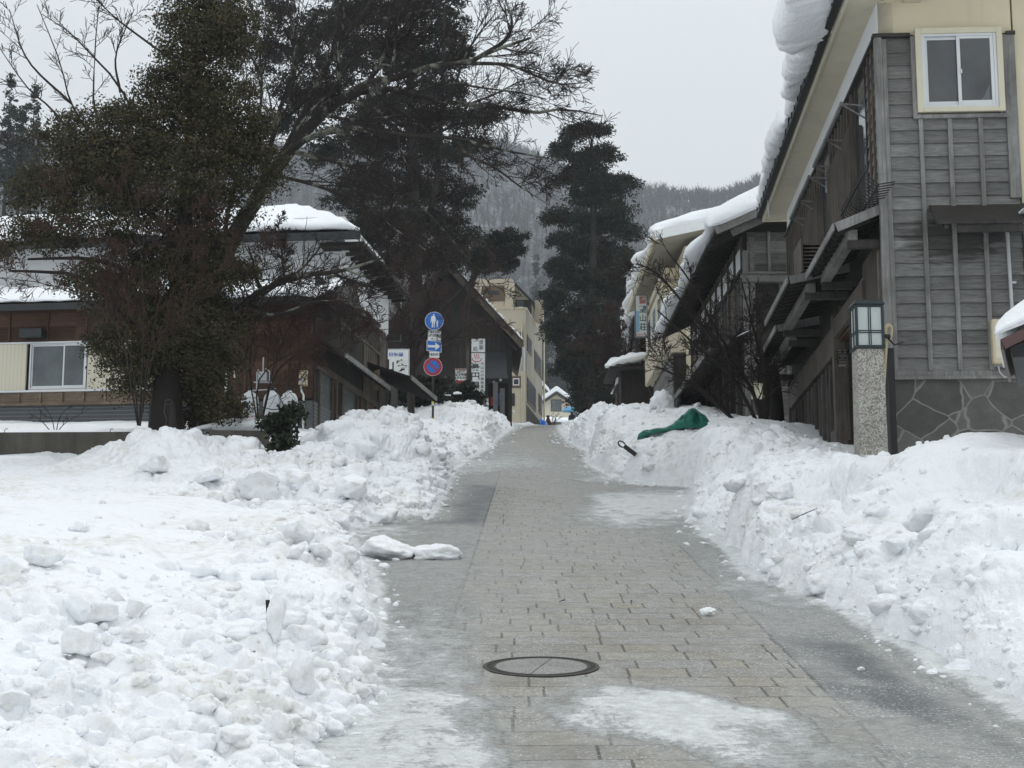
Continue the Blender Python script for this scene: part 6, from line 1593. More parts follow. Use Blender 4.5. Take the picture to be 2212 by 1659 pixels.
# ---- dark pines behind the cherry tree
PI = [(600, 30, 60, 50), (650, 110, 60, 50), (570, 110, 50, 50), (640, 190, 60, 45), (690, 220, 60, 50), (620, 260, 50, 40), (700, 330, 60, 40), (760, 30, 110, 60), (880, 30, 90, 60), (960, 60, 60, 40), (700, 60, 60, 50), (830, 110, 110, 60), (930, 130, 90, 50), (985, 110, 30, 40), (740, 140, 60, 60), (960, 190, 60, 40), (870, 210, 90, 50), (800, 240, 80, 50), (920, 260, 70, 40), (1000, 250, 50, 28), (1050, 250, 40, 22), (760, 300, 70, 50), (860, 310, 90, 50), (960, 330, 70, 40), (1010, 310, 50, 28), (820, 390, 90, 50), (920, 400, 80, 45), (990, 420, 50, 30), (760, 420, 60, 40),
      (870, 470, 90, 45), (960, 490, 70, 40), (1010, 520, 40, 24), (780, 500, 60, 40), (900, 550, 80, 40), (830, 570, 60, 40), (980, 570, 40, 30), (860, -40, 120, 50), (960, -20, 60, 40)]
pb0 = at(905, 900, 62); pn = tree_root('dark_pine', 'tall dark pine with ragged clumps behind the bare cherry limbs', 'tree', pb0)
leaves('crown', loc_clumps(pxclumps(PI, 62, 1.2), pn), 130000, .18, M['pine'], pn, 6, sub=(.38, .17), fill=.5, aspect=.32)
pl = []
limb(pl, [(905, 905, 62), (900, 650, 62), (890, 300, 62), (880, -60, 62)], .34, .12, RG, 10); limb(pl, [(898, 520, 62), (940, 420, 61.6), (955, 200, 61.5), (960, 20, 61.5)], .16, .06, RG, 8)
for q in ([(895, 330, 62), (960, 280, 61.6), (1060, 250, 61.4)], [(890, 300, 62), (800, 240, 62), (740, 150, 62)], [(897, 480, 62), (980, 470, 61.5), (1030, 520, 61.4)], [(893, 400, 62), (820, 360, 62), (760, 320, 62)], [(950, 250, 61.6), (985, 180, 61.5), (1000, 120, 61.5)]): limb(pl, q, .09, .03, RG, 7)
tubes_np('trunk', to_local(pl, pn), M['bark'], pn)
PB = [(1100, 508, 36, 12), (1065, 520, 34, 12), (1080, 545, 44, 14), (1040, 540, 30, 14), (1110, 535, 28, 12), (1095, 572, 30, 12), (1050, 575, 30, 14), (1020, 560, 26, 16)]
pq = tree_root('pine_tree', 'flat layered pine pads above the cream concrete building', 'tree', at(1000, 905, 68))
leaves('crown', loc_clumps(pxclumps(PB, 68, .4), pq), 15000, .18, M['pine'], pq, 7, sub=(.28, .1), fill=.35, aspect=.35)
pl = []; limb(pl, [(1000, 915, 68), (1000, 760, 68), (1012, 640, 68), (1040, 570, 68), (1090, 530, 68)], .2, .05, RG, 10); limb(pl, [(1030, 590, 68), (1070, 575, 68), (1110, 570, 68)], .05, .02, RG, 6); limb(pl, [(1010, 640, 68), (1030, 560, 68), (1045, 530, 68)], .07, .03, RG, 6)
tubes_np('trunk', to_local(pl, pq), M['bark'], pq)
# ---- conifers on the hill behind
def conifer(vx, ytop, ybase, Y, wpx, label, seed, group):
    b, t = at(vx, ybase, Y), at(vx, ytop, Y); h = t.z-b.z; rt_ = tree_root('conifer', label, 'tree', b, group); R_ = np.random.default_rng(seed)
    cl = []; n = 13
    for k in range(n+2):
        f = min((k+.5)/n, 1.0); wr = px(wpx/2, Y)*(1-f)**.8*R_.uniform(.75, 1.15)+.12
        for s_ in range(3): 
            a = R_.uniform(0, 6.28); cl.append((Vector((math.cos(a)*wr*.5, math.sin(a)*wr*.5, h*(.16+.84*f)+R_.uniform(-.2, .2))), (wr*.62, wr*.62, h*.035)))
    leaves('crown', cl, 5200, max(.2, px(5, Y)), M['conifer_far'], rt_, seed, sub=(px(9, Y), px(4, Y)), fill=.5, droop=.4, per=24)
    MB().tube([(0, 0, -.5), (0, 0, h*.86)], [px(5, Y), px(1, Y)], 6).build('trunk', M['bark'], rt_)
conifer(8, 172, 470, 110, 90, 'dark conifer at the left edge of the picture on the hill', 1, 'conifers on the hill at the left')
conifer(62, 190, 480, 112, 80, 'dark conifer just right of the one at the left edge', 2, 'conifers on the hill at the left')
conifer(-50, 200, 480, 114, 90, 'dark conifer half cut by the left edge of the picture', 3, 'conifers on the hill at the left')
conifer(36, 235, 490, 105, 70, 'shorter dark conifer between the two at the left edge', 4, 'conifers on the hill at the left')
for k, (vx, yt, yb, Y, w_, lb) in enumerate([(1150, 690, 880, 286, 50, 'hazy conifer just right of the concrete building'), (1178, 640, 880, 290, 60, 'pale hazy conifer between the concrete building and the cedar'), (1215, 770, 880, 288, 40, 'dark conifer just above the small far cream house'), (1160, 560, 900, 290, 50, 'faint conifer on the slope above the concrete building'), (1400, 600, 900, 150, 60, 'dark conifer behind the pole and the inn')]):
    conifer(vx, yt, yb, Y, w_, lb, 20+k, 'conifers below the mountain')
# ---- evergreen shrubs by the road signs, with the snow caught in them
def shrub(label, lst, Y, n, size, seed, base, stem=True):
    p = at(*base); s_ = tree_root('evergreen_shrub', label, 'shrub', p); leaves('foliage', loc_clumps(pxclumps(lst, Y, .3), s_), n, size, M['shrub'], s_, seed, sub=(.2, .08), fill=.4)
    pl = []
    for vx, vy, a, b in lst[:5]: limb(pl, [base, ((base[0]+vx)/2, (base[1]+vy)/2, Y), (vx, vy, Y)], .03, .012, RG, 5)
    tubes_np('stems', to_local(pl, s_), M['bark'], s_); return s_
shrub('dark evergreen hedge shrub behind the sign pole', [(880, 830, 40, 30), (915, 850, 40, 34), (945, 830, 30, 24), (930, 880, 30, 24), (860, 860, 24, 30), (895, 890, 30, 24)], 54, 9000, .13, 8, (905, 915, 54))
shrub('low dark shrub with snow patches left of the white bath sign', [(985, 850, 34, 18), (1010, 868, 30, 16), (960, 862, 26, 16), (1030, 860, 18, 14), (1005, 838, 22, 12)], 58, 5200, .13, 9, (995, 900, 58))
shrub('small dark pine sapling sticking out of the snow by the concrete stub', [(625, 900, 16, 12), (605, 930, 20, 14), (618, 955, 16, 14), (600, 968, 14, 10), (592, 912, 14, 10), (632, 885, 9, 9)], 25.4, 2600, .085, 10, (612, 990, 25.4))
for vx, vy, w_, h_, lb in ((962, 848, 22, 14, 'snow patch on the low dark shrub, left one'), (988, 845, 18, 11, 'snow patch on the low dark shrub, middle one'), (1012, 862, 14, 10, 'snow patch on the low dark shrub nearest the plinth')):
    a = at(vx-w_/2, vy+h_/2, 57.4); b_ = at(vx+w_/2, vy+h_/2, 57.4); snow_slab('snow_patch', lb, a, b_, (0, .35, .05), (0, 0, px(h_, 57)), 14, 12, int(vx), amp=.05)
# ================================================================== small things
# lantern posts
def lantern():
    r_ = thing('lantern_post', 'x', 'lantern')
    hw = .168
    m = MB(); m.hexa([(-hw*1.03, -hw*1.03, -1.0), (hw*1.03, -hw*1.03, -1.0), (hw*1.03, hw*1.03, -1.0), (-hw*1.03, hw*1.03, -1.0), (-hw*.93, -hw*.93, 1.36), (hw*.93, -hw*.93, 1.36), (hw*.93, hw*.93, 1.36), (-hw*.93, hw*.93, 1.36)])
    m.build('stone_post', M['granite'], r_, bevel=.008)
    f = MB(); z0, z1 = 1.362, 1.86; a = hw*.98
    f.box(-a-.012, a+.012, -a-.012, a+.012, z0, z0+.035)
    for sx in (-1, 1):
        for sy in (-1, 1): f.box(sx*a-.026 if sx > 0 else -a-.006, sx*a+.006 if sx > 0 else -a+.026, sy*a-.026 if sy > 0 else -a-.006, sy*a+.006 if sy > 0 else -a+.026, z0+.036, z1)
    f.box(-a, a, -a, a, z1+.001, z1+.03)
    lh = f.build('lamp_frame', M['lamp_frame'], r_, bevel=.003)
    b = MB()
    for o_ in (-.012, .012):
        for ax in (0, 1):
            for s_ in (-1, 1):
                q = s_*(a-.004)
                if ax == 0: b.box(o_-.005, o_+.005, q-.004, q+.004, z0+.037, z1-.001); b.box(-a+.02, a-.02, q-.004, q+.004, z0+.20+o_-.005, z0+.20+o_+.005)
                else: b.box(q-.004, q+.004, o_-.0035, o_+.0035, z0+.037, z1-.001); b.box(q-.004, q+.004, -a+.02, a-.02, z0+.20+o_-.0035, z0+.20+o_+.0035)
    b.build('muntin', M['lamp_frame'], lh)
    pbox('lamp_pane', M['paper'], r_, (-a+.012, a-.012, -a+.012, a-.012, z0+.038, z1-.002))
    c = MB(); e_ = hw*1.12; c.hexa([(-e_, -e_, z1+.031), (e_, -e_, z1+.031), (e_, e_, z1+.031), (-e_, e_, z1+.031), (-e_*.82, -e_*.82, z1+.09), (e_*.82, -e_*.82, z1+.09), (e_*.82, e_*.82, z1+.09), (-e_*.82, e_*.82, z1+.09)])
    c.build('lamp_cap', M['lamp_frame'], r_, bevel=.006)
    return r_
def copy_tree(o, parent=None):
    c = o.copy(); col.objects.link(c); c.parent = parent
    for ch in list(o.children): copy_tree(ch, c)
    return c
lan = lantern(); p = at(1874, 757, 18.7)
lan.location = (p.x, p.y, p.z-1.362); lan['label'] = 'granite lantern post with bronze lamp head at the corner of the grey board house'; lan['group'] = 'granite lantern posts along the street'
l2 = copy_tree(lan); p = at(887, 883, 55); l2.location = (p.x, p.y, p.z-1.362); l2['label'] = 'granite lantern post standing left of the blue road signs'
l3 = copy_tree(lan); p = at(1051, 877, 67); l3.location = (p.x, p.y, p.z-1.362*.62); l3.scale = (.62, .62, .62); l3['label'] = 'smallest lantern post between the tall white bath sign and the porch'
# sloping stone info pillar
p0, p1 = at(888, 938, 54), at(906, 869, 54)
ip = thing('info_pillar', 'dark stone pillar with a pale notice plate next to the far lantern', 'pillar', ((p0.x+p1.x)/2, 54, p0.z-.6)); w_ = p1.x-p0.x; h_ = p1.z-p0.z+.6
pbox('pillar', M['granite_dark'], ip, (-w_/2, w_/2, 0, .28, 0, h_), bevel=.012)
q0, q1 = at(889.5, 908, 54), at(902, 880, 54); ox_ = ip.location.x
pl_ = pbox('plate', plain('notice_plate', (.36, .38, .38), .5), ip, (q0.x-ox_, q1.x-ox_, -.012, -.001, q0.z-ip.location.z, q1.z-ip.location.z))
pbox('label_strip', M['dark_metal'], pl_, (q1.x-ox_-.07, q1.x-ox_-.02, -.016, -.013, q0.z-ip.location.z+.03, q0.z-ip.location.z+.2))
wb_ = at(880, 930, 53.5); 
# hose hooked beside the near lantern
hp = thing('hose', 'beige hose looped over a black cable tie beside the near lantern', 'hose', at(1915, 760, 18.95))
o_ = hp.location
pts = [at(a, b, c)-o_ for a, b, c in ((1905, 880, 18.8), (1908, 840, 18.8), (1911, 790, 18.8), (1914, 740, 18.85), (1912, 712, 18.88), (1917, 703, 18.9), (1924, 706, 18.92), (1924, 722, 18.94), (1919, 735, 18.95), (1914, 745, 19.0))]
tubes_np('tube', [(smooth_path(pts, 30), np.full(30, .026))], M['hose'], hp)
m = MB(); q = at(1915, 727, 18.85)-o_; m.lathe([(.05, -.02), (.052, 0), (.05, .02)], q, 10); m.tube([q, at(1932, 745, 18.8)-o_, at(1944, 741, 18.8)-o_, at(1951, 738, 18.8)-o_], [.012, .012, .01, .008], 6)
m.build('cable_tie', M['black'], hp)
pbox('hose_bracket', M['grey_pipe'], hp, (-.06, .03, .05, .5, .05, .16))
bp = at(1910, 700, 18.98); 
o = MB(); 
o.box(bp.x+.02, bp.x+.10, 18.95, 19.2, 2.6, bp.z-.3); o = o.build('drain_channel', M['black']); tag(o, 'black vertical channel between the near lantern and the stone base', 'channel')

# road signs on one pole
SY = 51.6
sp_ = at(934.5, 925, SY); sr = thing('road_sign_post', 'dark pole carrying five stacked road signs, blue walkers sign on top', 'road sign', (sp_.x, SY, sp_.z-.6))
so_ = sr.location; ptop = at(937, 690, SY)-so_
MB().tube([(0, .05, 0), (ptop.x*.3, .05, ptop.z*.35), (ptop.x, .05, ptop.z)], .038, 10).build('pole', M['black'], sr, smooth=True)
M['sign_y'] = plain('yellow_band', (.55, .46, .06), .5); M['road_blue'] = plain('road_sign_blue', (.012, .13, .47), .4, .45, 0, .06); M['road_red'] = plain('road_sign_red', (.36, .02, .04), .4, .45, 0, .06); M['road_white'] = plain('road_sign_white', (.70, .71, .70), .4, .45, 0, .05)
for vy, mat, hh in ((869, M['sign_y'], .04), (873, M['road_white'], .04), (904, M['sign_y'], .03)):
    q = at(935, vy, SY)-so_; MB().lathe([(.042, -hh), (.042, hh)], (q.x*.5, .05, q.z), 10).build('band', mat, sr)
def disc(name, r_, c, y, mat, parent, n=40):
    m = MB(); m.prism([(c[0]+r_*math.cos(2*math.pi*i/n), c[1]+r_*math.sin(2*math.pi*i/n)) for i in range(n)], 'y', y, y+.006); return m.build(name, mat, parent)
def L2(vx, vy, Y=SY): q = at(vx, vy, Y)-so_; return (q.x, q.z)
def ppoly(pts, c, s_): return [(c[0]+x*s_, c[1]+y*s_) for x, y in pts]
# top: walkers sign
c1 = L2(938, 693.3); s1 = disc('walkers_sign', .308, c1, .0, M['road_white'], sr); disc('sign_face', .292, c1, -.0075, M['road_blue'], s1)
man = [(-.03, .60), (-.02, .74), (.03, .80), (.09, .79), (.12, .72), (.10, .62), (.17, .55), (.24, .45), (.26, .30), (.29, .12), (.34, -.08), (.30, -.12), (.25, -.06), (.21, .12), (.18, .20), (.17, -.02), (.17, -.34), (.13, -.66), (.20, -.76), (.07, -.76), (.06, -.40), (.02, -.14), (-.02, -.14), (-.04, -.42), (-.03, -.68), (-.10, -.76), (-.17, -.76), (-.15, -.40), (-.15, .00), (-.16, .12), (-.20, -.02), (-.27, -.22), (-.31, -.20), (-.29, .04), (-.26, .30), (-.24, .46), (-.17, .55)]
kid = [(.44, -.06), (.42, .02), (.46, .08), (.52, .06), (.53, -.02), (.50, -.08), (.58, -.16), (.62, -.30), (.59, -.34), (.54, -.24), (.55, -.40), (.54, -.66), (.58, -.74), (.50, -.74), (.48, -.50), (.46, -.50), (.44, -.74), (.36, -.74), (.40, -.64), (.40, -.40), (.36, -.40), (.41, -.22), (.36, -.16), (.32, -.06), (.30, -.12), (.35, -.22)]
c1s = (c1[0]-.03, c1[1])
def flat_poly(name, pts, y, mat, parent):
    c = bpy.data.curves.new(name, 'CURVE'); c.dimensions = '2D'; c.fill_mode = 'BOTH'; c.extrude = .0015
    sp2 = c.splines.new('POLY'); sp2.points.add(len(pts)-1); sp2.use_cyclic_u = True
    for i, (x, z) in enumerate(pts): sp2.points[i].co = (x, z, 0, 1)
    o = bpy.data.objects.new(name, c); col.objects.link(o); dg = bpy.context.evaluated_depsgraph_get(); me = bpy.data.meshes.new_from_object(o.evaluated_get(dg))
    col.objects.unlink(o); bpy.data.objects.remove(o); o = link(name, me, parent); me.materials.clear(); me.materials.append(mat); o.rotation_euler = (math.pi/2, 0, 0); o.location = (0, y, 0); return o
flat_poly('adult_symbol', ppoly(man, c1s, .29), -.011, M['road_white'], s1); flat_poly('child_symbol', ppoly(kid, c1s, .29), -.011, M['road_white'], s1)
# first plate
def plate(name, vx0, vy0, vx1, vy1, lines, sizes, skew=0):
    a, b_ = L2(vx0, vy0), L2(vx1, vy1); m = MB(); m.prism([(a[0], a[1]), (a[0], b_[1]), (b_[0], b_[1]-skew), (b_[0], a[1]-skew)][::-1], 'y', 0, .006); o = m.build(name, M['road_white'], sr)
    H_ = a[1]-b_[1]; n = len(lines)
    for i, (s_, z_) in enumerate(zip(lines, sizes)): text('lettering', s_, M['ink'], o, ((a[0]+b_[0])/2, -.003, a[1]-H_*(i+.55)/n), H_/n*z_, sx=.78 if n > 1 else .62, bold=.002)
    return o
plate('plate', 924.4, 714, 952.5, 735.4, ['軽車両を除く', '土曜日曜休日', '10 − 15'], [.86, .86, .95])
a, b_ = L2(921.8, 734.2), L2(953.7, 757.6); sk = px(4, SY)
m = MB(); m.prism([(a[0], b_[1]), (b_[0], b_[1]-sk), (b_[0], a[1]-sk), (a[0], a[1])], 'y', -.002, .006); sa = m.build('arrow_sign', M['road_white'], sr)
e_ = .018; m = MB(); m.prism([(a[0]+e_, b_[1]+e_), (b_[0]-e_, b_[1]-sk+e_), (b_[0]-e_, a[1]-sk-e_), (a[0]+e_, a[1]-e_)], 'y', -.008, -.003); m.build('sign_face', M['road_blue'], sa)
cx_, cz_ = (a[0]+b_[0])/2, (a[1]+b_[1]-sk)/2; u_ = (b_[0]-a[0])
flat_poly('arrow', [(cx_-.42*u_, cz_+.085*u_), (cx_+.09*u_, cz_+.06*u_), (cx_+.07*u_, cz_+.25*u_), (cx_+.43*u_, cz_-.035*u_), (cx_+.07*u_, cz_-.27*u_), (cx_+.09*u_, cz_-.10*u_), (cx_-.42*u_, cz_-.075*u_)], -.011, M['road_white'], sa)
plate('plate', 927, 759.4, 949, 772, ['軽車両を除く'], [.5], px(1, SY))
c2 = L2(935.2, 792); s2 = disc('no_parking_sign', .308, c2, .0, M['road_white'], sr); disc('sign_ring', .297, c2, -.0075, M['road_red'], s2); disc('sign_face', .205, c2, -.015, M['road_blue'], s2)
d_ = .215*.707; flat_poly('slash', [(c2[0]-d_-.02, c2[1]+d_-.02), (c2[0]-d_+.02, c2[1]+d_+.02), (c2[0]+d_+.02, c2[1]-d_+.02), (c2[0]+d_-.02, c2[1]-d_-.02)], -.018, M['road_red'], s2)

# gas cylinders, meter, electric box by the lodge wall
M['cyl'] = plain('grey_white_cylinder', (.60, .63, .65), .4, .45, 0, .08)
def bend_text(o, r_):
    for v in o.data.vertices:
        a = v.co.x/r_; d = v.co.z; v.co.x = r_*math.sin(a); v.co.z = -(r_*(1-math.cos(a)))+d
cyl0 = None
for k, (vx, lab) in enumerate(((537, 'white gas cylinder with red lettering nearest the evergreen'), (585, 'white gas cylinder in the middle of the three by the lodge wall'), (622, 'white gas cylinder nearest the electric meter box'))):
    p = at(vx, 985, 33.2)
    if k == 0:
        cy = thing('gas_cylinder', lab, 'gas cylinder', p); r_ = .182
        MB().lathe([(r_*.95, 0), (r_, .05), (r_, 1.16), (r_*.94, 1.24), (r_*.72, 1.31), (r_*.3, 1.36), (.05, 1.38)], (0, 0, 0), 28).build('tank', M['cyl'], cy, smooth=True)
        MB().lathe([(.035, 1.375), (.035, 1.42), (.05, 1.43), (.05, 1.46), (.02, 1.48)], (0, 0, 0), 10).build('valve', M['dark_metal'], cy)
        MB().lathe([(r_+.004, 1.09), (r_+.006, 1.095), (r_+.004, 1.10)], (0, 0, 0), 28).build('seam', M['grey_pipe'], cy)
        for s_, z_, h_ in (('LPガス', .78, .13), ('火気厳禁', .64, .085)):
            o = text('lettering', s_, M['ink_red'], cy, (0, -r_-.004, z_), h_, extrude=.001); bend_text(o, r_)
        cyl0 = cy
    else: cy = copy_tree(cyl0); cy.location = p; cy['label'] = lab
    cy['group'] = 'gas cylinders by the lodge wall'
    if k: cy.rotation_euler = (0, 0, R(-55 if k == 1 else -62))
o = MB().tube([at(a, b, 32.96) for a, b in ((555, 872), (568, 880), (588, 885), (612, 883), (642, 876), (648, 874))], .012, 5).build('chain', M['dark_metal']); tag(o, 'thin chain strung across the gas cylinders', 'chain')
gm = thing('gas_meter', 'pale gas meter with pipes on the brown wall above the gas cylinders', 'meter', at(568, 816, 34.0)); m = MB(); m.box(-.09, .09, -.12, .08, -.08, .12); m.build('body', M['grey_pipe'], gm, bevel=.02)
MB().lathe([(.055, -.01), (.055, .01)], (0, -.125, .03), 12).build('dial', M['white_paint'], gm)
m = MB()
for pts in ([(-.13, 0, -.25), (-.13, 0, .1), (-.10, 0, .18)], [(.14, 0, -.2), (.14, 0, .14), (.05, 0, .2)], [(0, 0, .12), (0, 0, .45)], [(-.2, 0, -.1), (.2, 0, -.1)], [(-.25, .02, -.28), (.3, .02, -.24)]): m.tube(pts, .016, 6)
m.build('pipework', M['grey_pipe'], gm)
rgm = thing('regulator', 'pale pipe regulator on the wall half hidden by the evergreen', 'regulator', at(487, 796, 34.0)); m = MB(); m.lathe([(.02, -.05), (.09, -.03), (.11, .02), (.07, .06), (.02, .09)], (0, 0, 0), 12); m.tube([(0, 0, 0), (.02, 0, -.4), (.02, 0, -.6)], .03, 8); m.tube([(.2, 0, -.2), (.2, 0, .15)], .02, 6); m.build('body', M['white_paint'], rgm, smooth=False)
eb = thing('meter_box', 'cream electric meter box with a white conduit running down the lodge wall', 'meter', at(655, 834, 34.15)); m = MB(); m.box(-.09, .09, -.12, .06, 0, .30); m.build('casing', M['cream_plastic'], eb, bevel=.012)
pbox('meter_window', M['grey_pipe'], eb, (-.05, .05, -.135, -.121, .06, .16)); pbox('hood', M['cream_paint'], eb, (-.10, .10, -.14, .06, .302, .32))
MB().tube([(-.05, -.03, 0), (-.03, -.03, -.12), (.015, -.03, -.2), (.02, -.03, -1.3)], .022, 8).build('conduit', M['white_paint'], eb, smooth=True)
hy = thing('water_post', 'short white water post with a blue cap by the lodge corner', 'hydrant', at(710, 940, 33)); MB().lathe([(.05, 0), (.05, .22), (.06, .22), (.06, .24)], (0, 0, 0), 12).build('post', M['white_paint'], hy)
m = MB(); m.lathe([(.06, .241), (.065, .25), (.065, .29), (.03, .30)], (0, 0, 0), 12); m.tube([(-.09, 0, .265), (.09, 0, .265)], .03, 8); m.build('cap', M['road_blue'], hy)

# concrete wall, its broken end, the leaning post
def conc():
    t = NT('old_concrete'); v = t.coord(); n = t.noise(v, 1.8, 6, .7); n2 = t.noise(t.coord('Object', (4, 4, .5)), 1, 5, .7); n3 = t.noise(v, 60, 3)
    c = t.mix(n, (.045, .042, .036), (.14, .132, .112)); c = t.mix(t.ramp(n2, [(.45, 0), (.75, .7)]), c, (.03, .028, .024)); t.fin(c, .9, .2); t.bump(t.math('ADD', n3, n), .4, .01); return t.m
M['concrete'] = conc()
w0, w1 = at(-260, 935, 27), at(392, 932, 27)
cw = thing('concrete_wall', 'long low stained concrete wall at the left with snow piled against it', 'wall', (w0.x, 27, w0.z-1.3))
m = MB(); m.hexa([(0, 0, 0), (w1.x-w0.x, 0, 0), (w1.x-w0.x, .16, 0), (0, .16, 0), (0, 0, 1.3), (w1.x-w0.x, 0, w1.z-w0.z+1.3), (w1.x-w0.x, .16, w1.z-w0.z+1.3), (0, .16, 1.3)]); m.build('block_course', M['concrete'], cw, bevel=.01)
m = MB()
for vx in (10, 238): q = at(vx, 935, 27.08)-cw.location; m.tube([q+Vector((0, 0, -.05)), q+Vector((.0, 0, .05)), q+Vector((.03, 0, .075)), q+Vector((.05, 0, .06))], .007, 5)
m.build('hook', M['dark_metal'], cw)
b0, b1 = at(452, 929, 26.4), at(578, 932, 26.4)
cb_ = thing('concrete_block', 'grey concrete wall stub with a jagged left end and deep snow on top', 'wall', (b0.x, 26.4, b0.z-1.2))
W_ = b1.x-b0.x; m = MB(); m.prism([(.05, 0), (W_, 0), (W_, 1.19), (0, 1.2), (-.02, .95), (.03, .8), (-.03, .62), (.04, .4)], 'y', 0, .2); m.build('wall_body', M['concrete'], cb_); pbox('end_joint', M['black'], cb_, (W_*.73, W_*.73+.01, -.003, .002, 0, 1.18))
snow_slab('snow_mound', 'deep rounded snow cap lying on the grey concrete stub', at(412, 930, 26.9), at(604, 928, 26.9), (0, 1.0, .06), (0, 0, .30), 50, 18, 121, amp=.06, hang=.1)
lp = thing('leaning_post', 'dark leaning wooden post with a ring sticking out of the snow by the evergreen trunk', 'post', at(380, 965, 25.9)); o_ = lp.location
m = MB(); m.bar(Vector((0.02, 0, -.4)), at(369, 870, 25.9)-o_, .13, .11); m.build('post', M['dark_wood'], lp, bevel=.015)
m = MB(); q = at(366, 870, 25.85)-o_; m.tube([q+Vector((.055*math.cos(t), -.05, .045*math.sin(t))) for t in np.linspace(0, 6.0, 14)], .011, 6); m.tube([q+Vector((-.05, -.06, -.02)), q+Vector((-.07, -.06, -.15)), q+Vector((-.02, -.07, -.28)), q+Vector((-.04, -.07, -.42))], .012, 5); m.build('ring_and_chain', M['dark_metal'], lp, smooth=True)

# green tarpaulin over something on the right bank
TY = 30.0
M['tarp'] = plain('green_tarpaulin', (.010, .155, .105), .45, .4, 0, .22, 9)
TP = [(1379, 943, 938), (1388, 941, 932), (1402, 938, 930), (1420, 934, 926.5), (1440, 930, 923), (1452, 928, 917), (1462, 927, 909), (1472, 926, 900), (1482, 926, 892), (1490, 926, 888), (1500, 926.5, 889), (1512, 927, 896), (1522, 928, 905), (1530, 930, 918), (1535, 931, 931)]
nu, nv = 90, 36; V = np.zeros((nu, nv, 3))
for i in range(nu):
    f = i/(nu-1)*(len(TP)-1); k = min(int(f), len(TP)-2); a = f-k
    vx = TP[k][0]*(1-a)+TP[k+1][0]*a; lo_ = TP[k][1]*(1-a)+TP[k+1][1]*a; hi_ = TP[k][2]*(1-a)+TP[k+1][2]*a
    b_ = at(vx, lo_+4, TY); t_ = at(vx, hi_, TY); hgt = t_.z-b_.z; dep = .22+.6*hgt
    for j in range(nv):
        th = math.pi*j/(nv-1); 
        V[i, j] = (b_.x, TY-dep*math.cos(th)*1.0, b_.z+hgt*max(0, math.sin(th))**.75)
x, y, z = V[..., 0], V[..., 1], V[..., 2]
fold = np.abs(np.sin(x*11+z*5+3*vnoise(x*2, y*2, z*2, 3)))**.5
hh_ = np.clip((z-z.min(1, keepdims=True))*4, 0, 1)
cr_ = np.abs(fbm(x*4, y*4, z*4, 3, 16)); V[..., 1] -= (.24*fold*(1-.2*hh_)+.10*fbm(x*5, y*5, z*5, 3, 6)+.32*(.3-cr_))*hh_; V[..., 2] += (.04*fbm(x*7, y*7, z*7, 3, 7)+.05*(.25-cr_))*hh_
tag(grid_mesh('tarpaulin', V.reshape(-1, 3), nv, nu, M['tarp']), 'crumpled green tarpaulin draped over a hump on the right snow bank', 'tarpaulin')
M['tarp_edge'] = M['black']
hd = thing('scoop_handle', 'black plastic handle with a loop sticking out of the right snow bank', 'handle', at(1360, 972, 28.8)); o_ = hd.location
A0, B0 = at(1345, 961, 28.8)-o_, at(1370, 980, 28.8)-o_
m = MB(); m.bar(A0+(B0-A0)*.12, B0+(B0-A0)*.15, .05, .075); ring = []
d_ = (A0-B0).normalized(); s_ = Vector((d_.z, 0, -d_.x))
for t in np.linspace(-.7, math.pi+.7, 12): ring.append(A0+d_*(.02+.075*math.sin(t))+s_*(.045*math.cos(t)))
m.tube(ring, .014, 6); m.build('handle', M['black'], hd)

# near porch corner at the right edge, thick with snow
ny_ = 12.6; c0 = at(2169, 735, ny_); 
np_ = thing('porch_roof', 'corner of a small maroon edged roof at the right edge of the picture', 'roof', c0, R(-19))
E_x = Vector((math.cos(R(19)), -math.sin(R(19)), 0)); E_y = Vector((math.sin(R(19)), math.cos(R(19)), 0))
rk_ = .42
m = MB(); m.hexa([(0, 0, -.02), (3.0, 0, -.02+3*rk_), (3.0, 1.8, -.02+3*rk_), (0, 1.8, -.02), (0, 0, .0), (3, 0, 3*rk_), (3, 1.8, 3*rk_), (0, 1.8, 0)]); m.build('roof_deck', M['dark_wood'], np_)
m = MB(); m.bar((-.01, -.02, -.035), (3, -.02, -.035+3*rk_), .035, .085); m.box(-.03, -.002, .0, 1.8, -.075, .01); m.build('fascia', M['maroon'], np_, bevel=.004)
m = MB(); m.hexa([(.06, .08, -.13), (3, .08, -.13), (3, 1.7, -.13), (.06, 1.7, -.13), (.04, .03, -.06), (3, .03, 3*rk_-.09), (3, 1.75, 3*rk_-.09), (.04, 1.75, -.06)]); m.build('eave_box', M['black'], np_)
pbox('wall', M['white_plaster'], np_, (.9, 3, .5, 1.6, -4, -.13))
snow_slab('roof_snow', 'thick rounded snow load on the maroon edged roof at the right edge', c0-E_x*.05-E_y*.06+Vector((0, 0, .02)), c0-E_x*.05+E_y*1.75+Vector((0, 0, .02)), E_x*2.6+Vector((0, 0, 2.6*rk_)), (0, 0, .56), 50, 30, 131, amp=.03, hang=.05)
# snow on the small pent roof over the grey house's front
q = G.front(2203, 440, -.4); a = gw(q.x, -.62, q.z-.13); snow_slab('roof_snow', 'white blob of snow at the right end of the small dark front roof', a, a+Vector((1.2, 0, 0)), G.uy*.7, (0, 0, .32), 24, 16, 133, amp=.04, hang=.08)

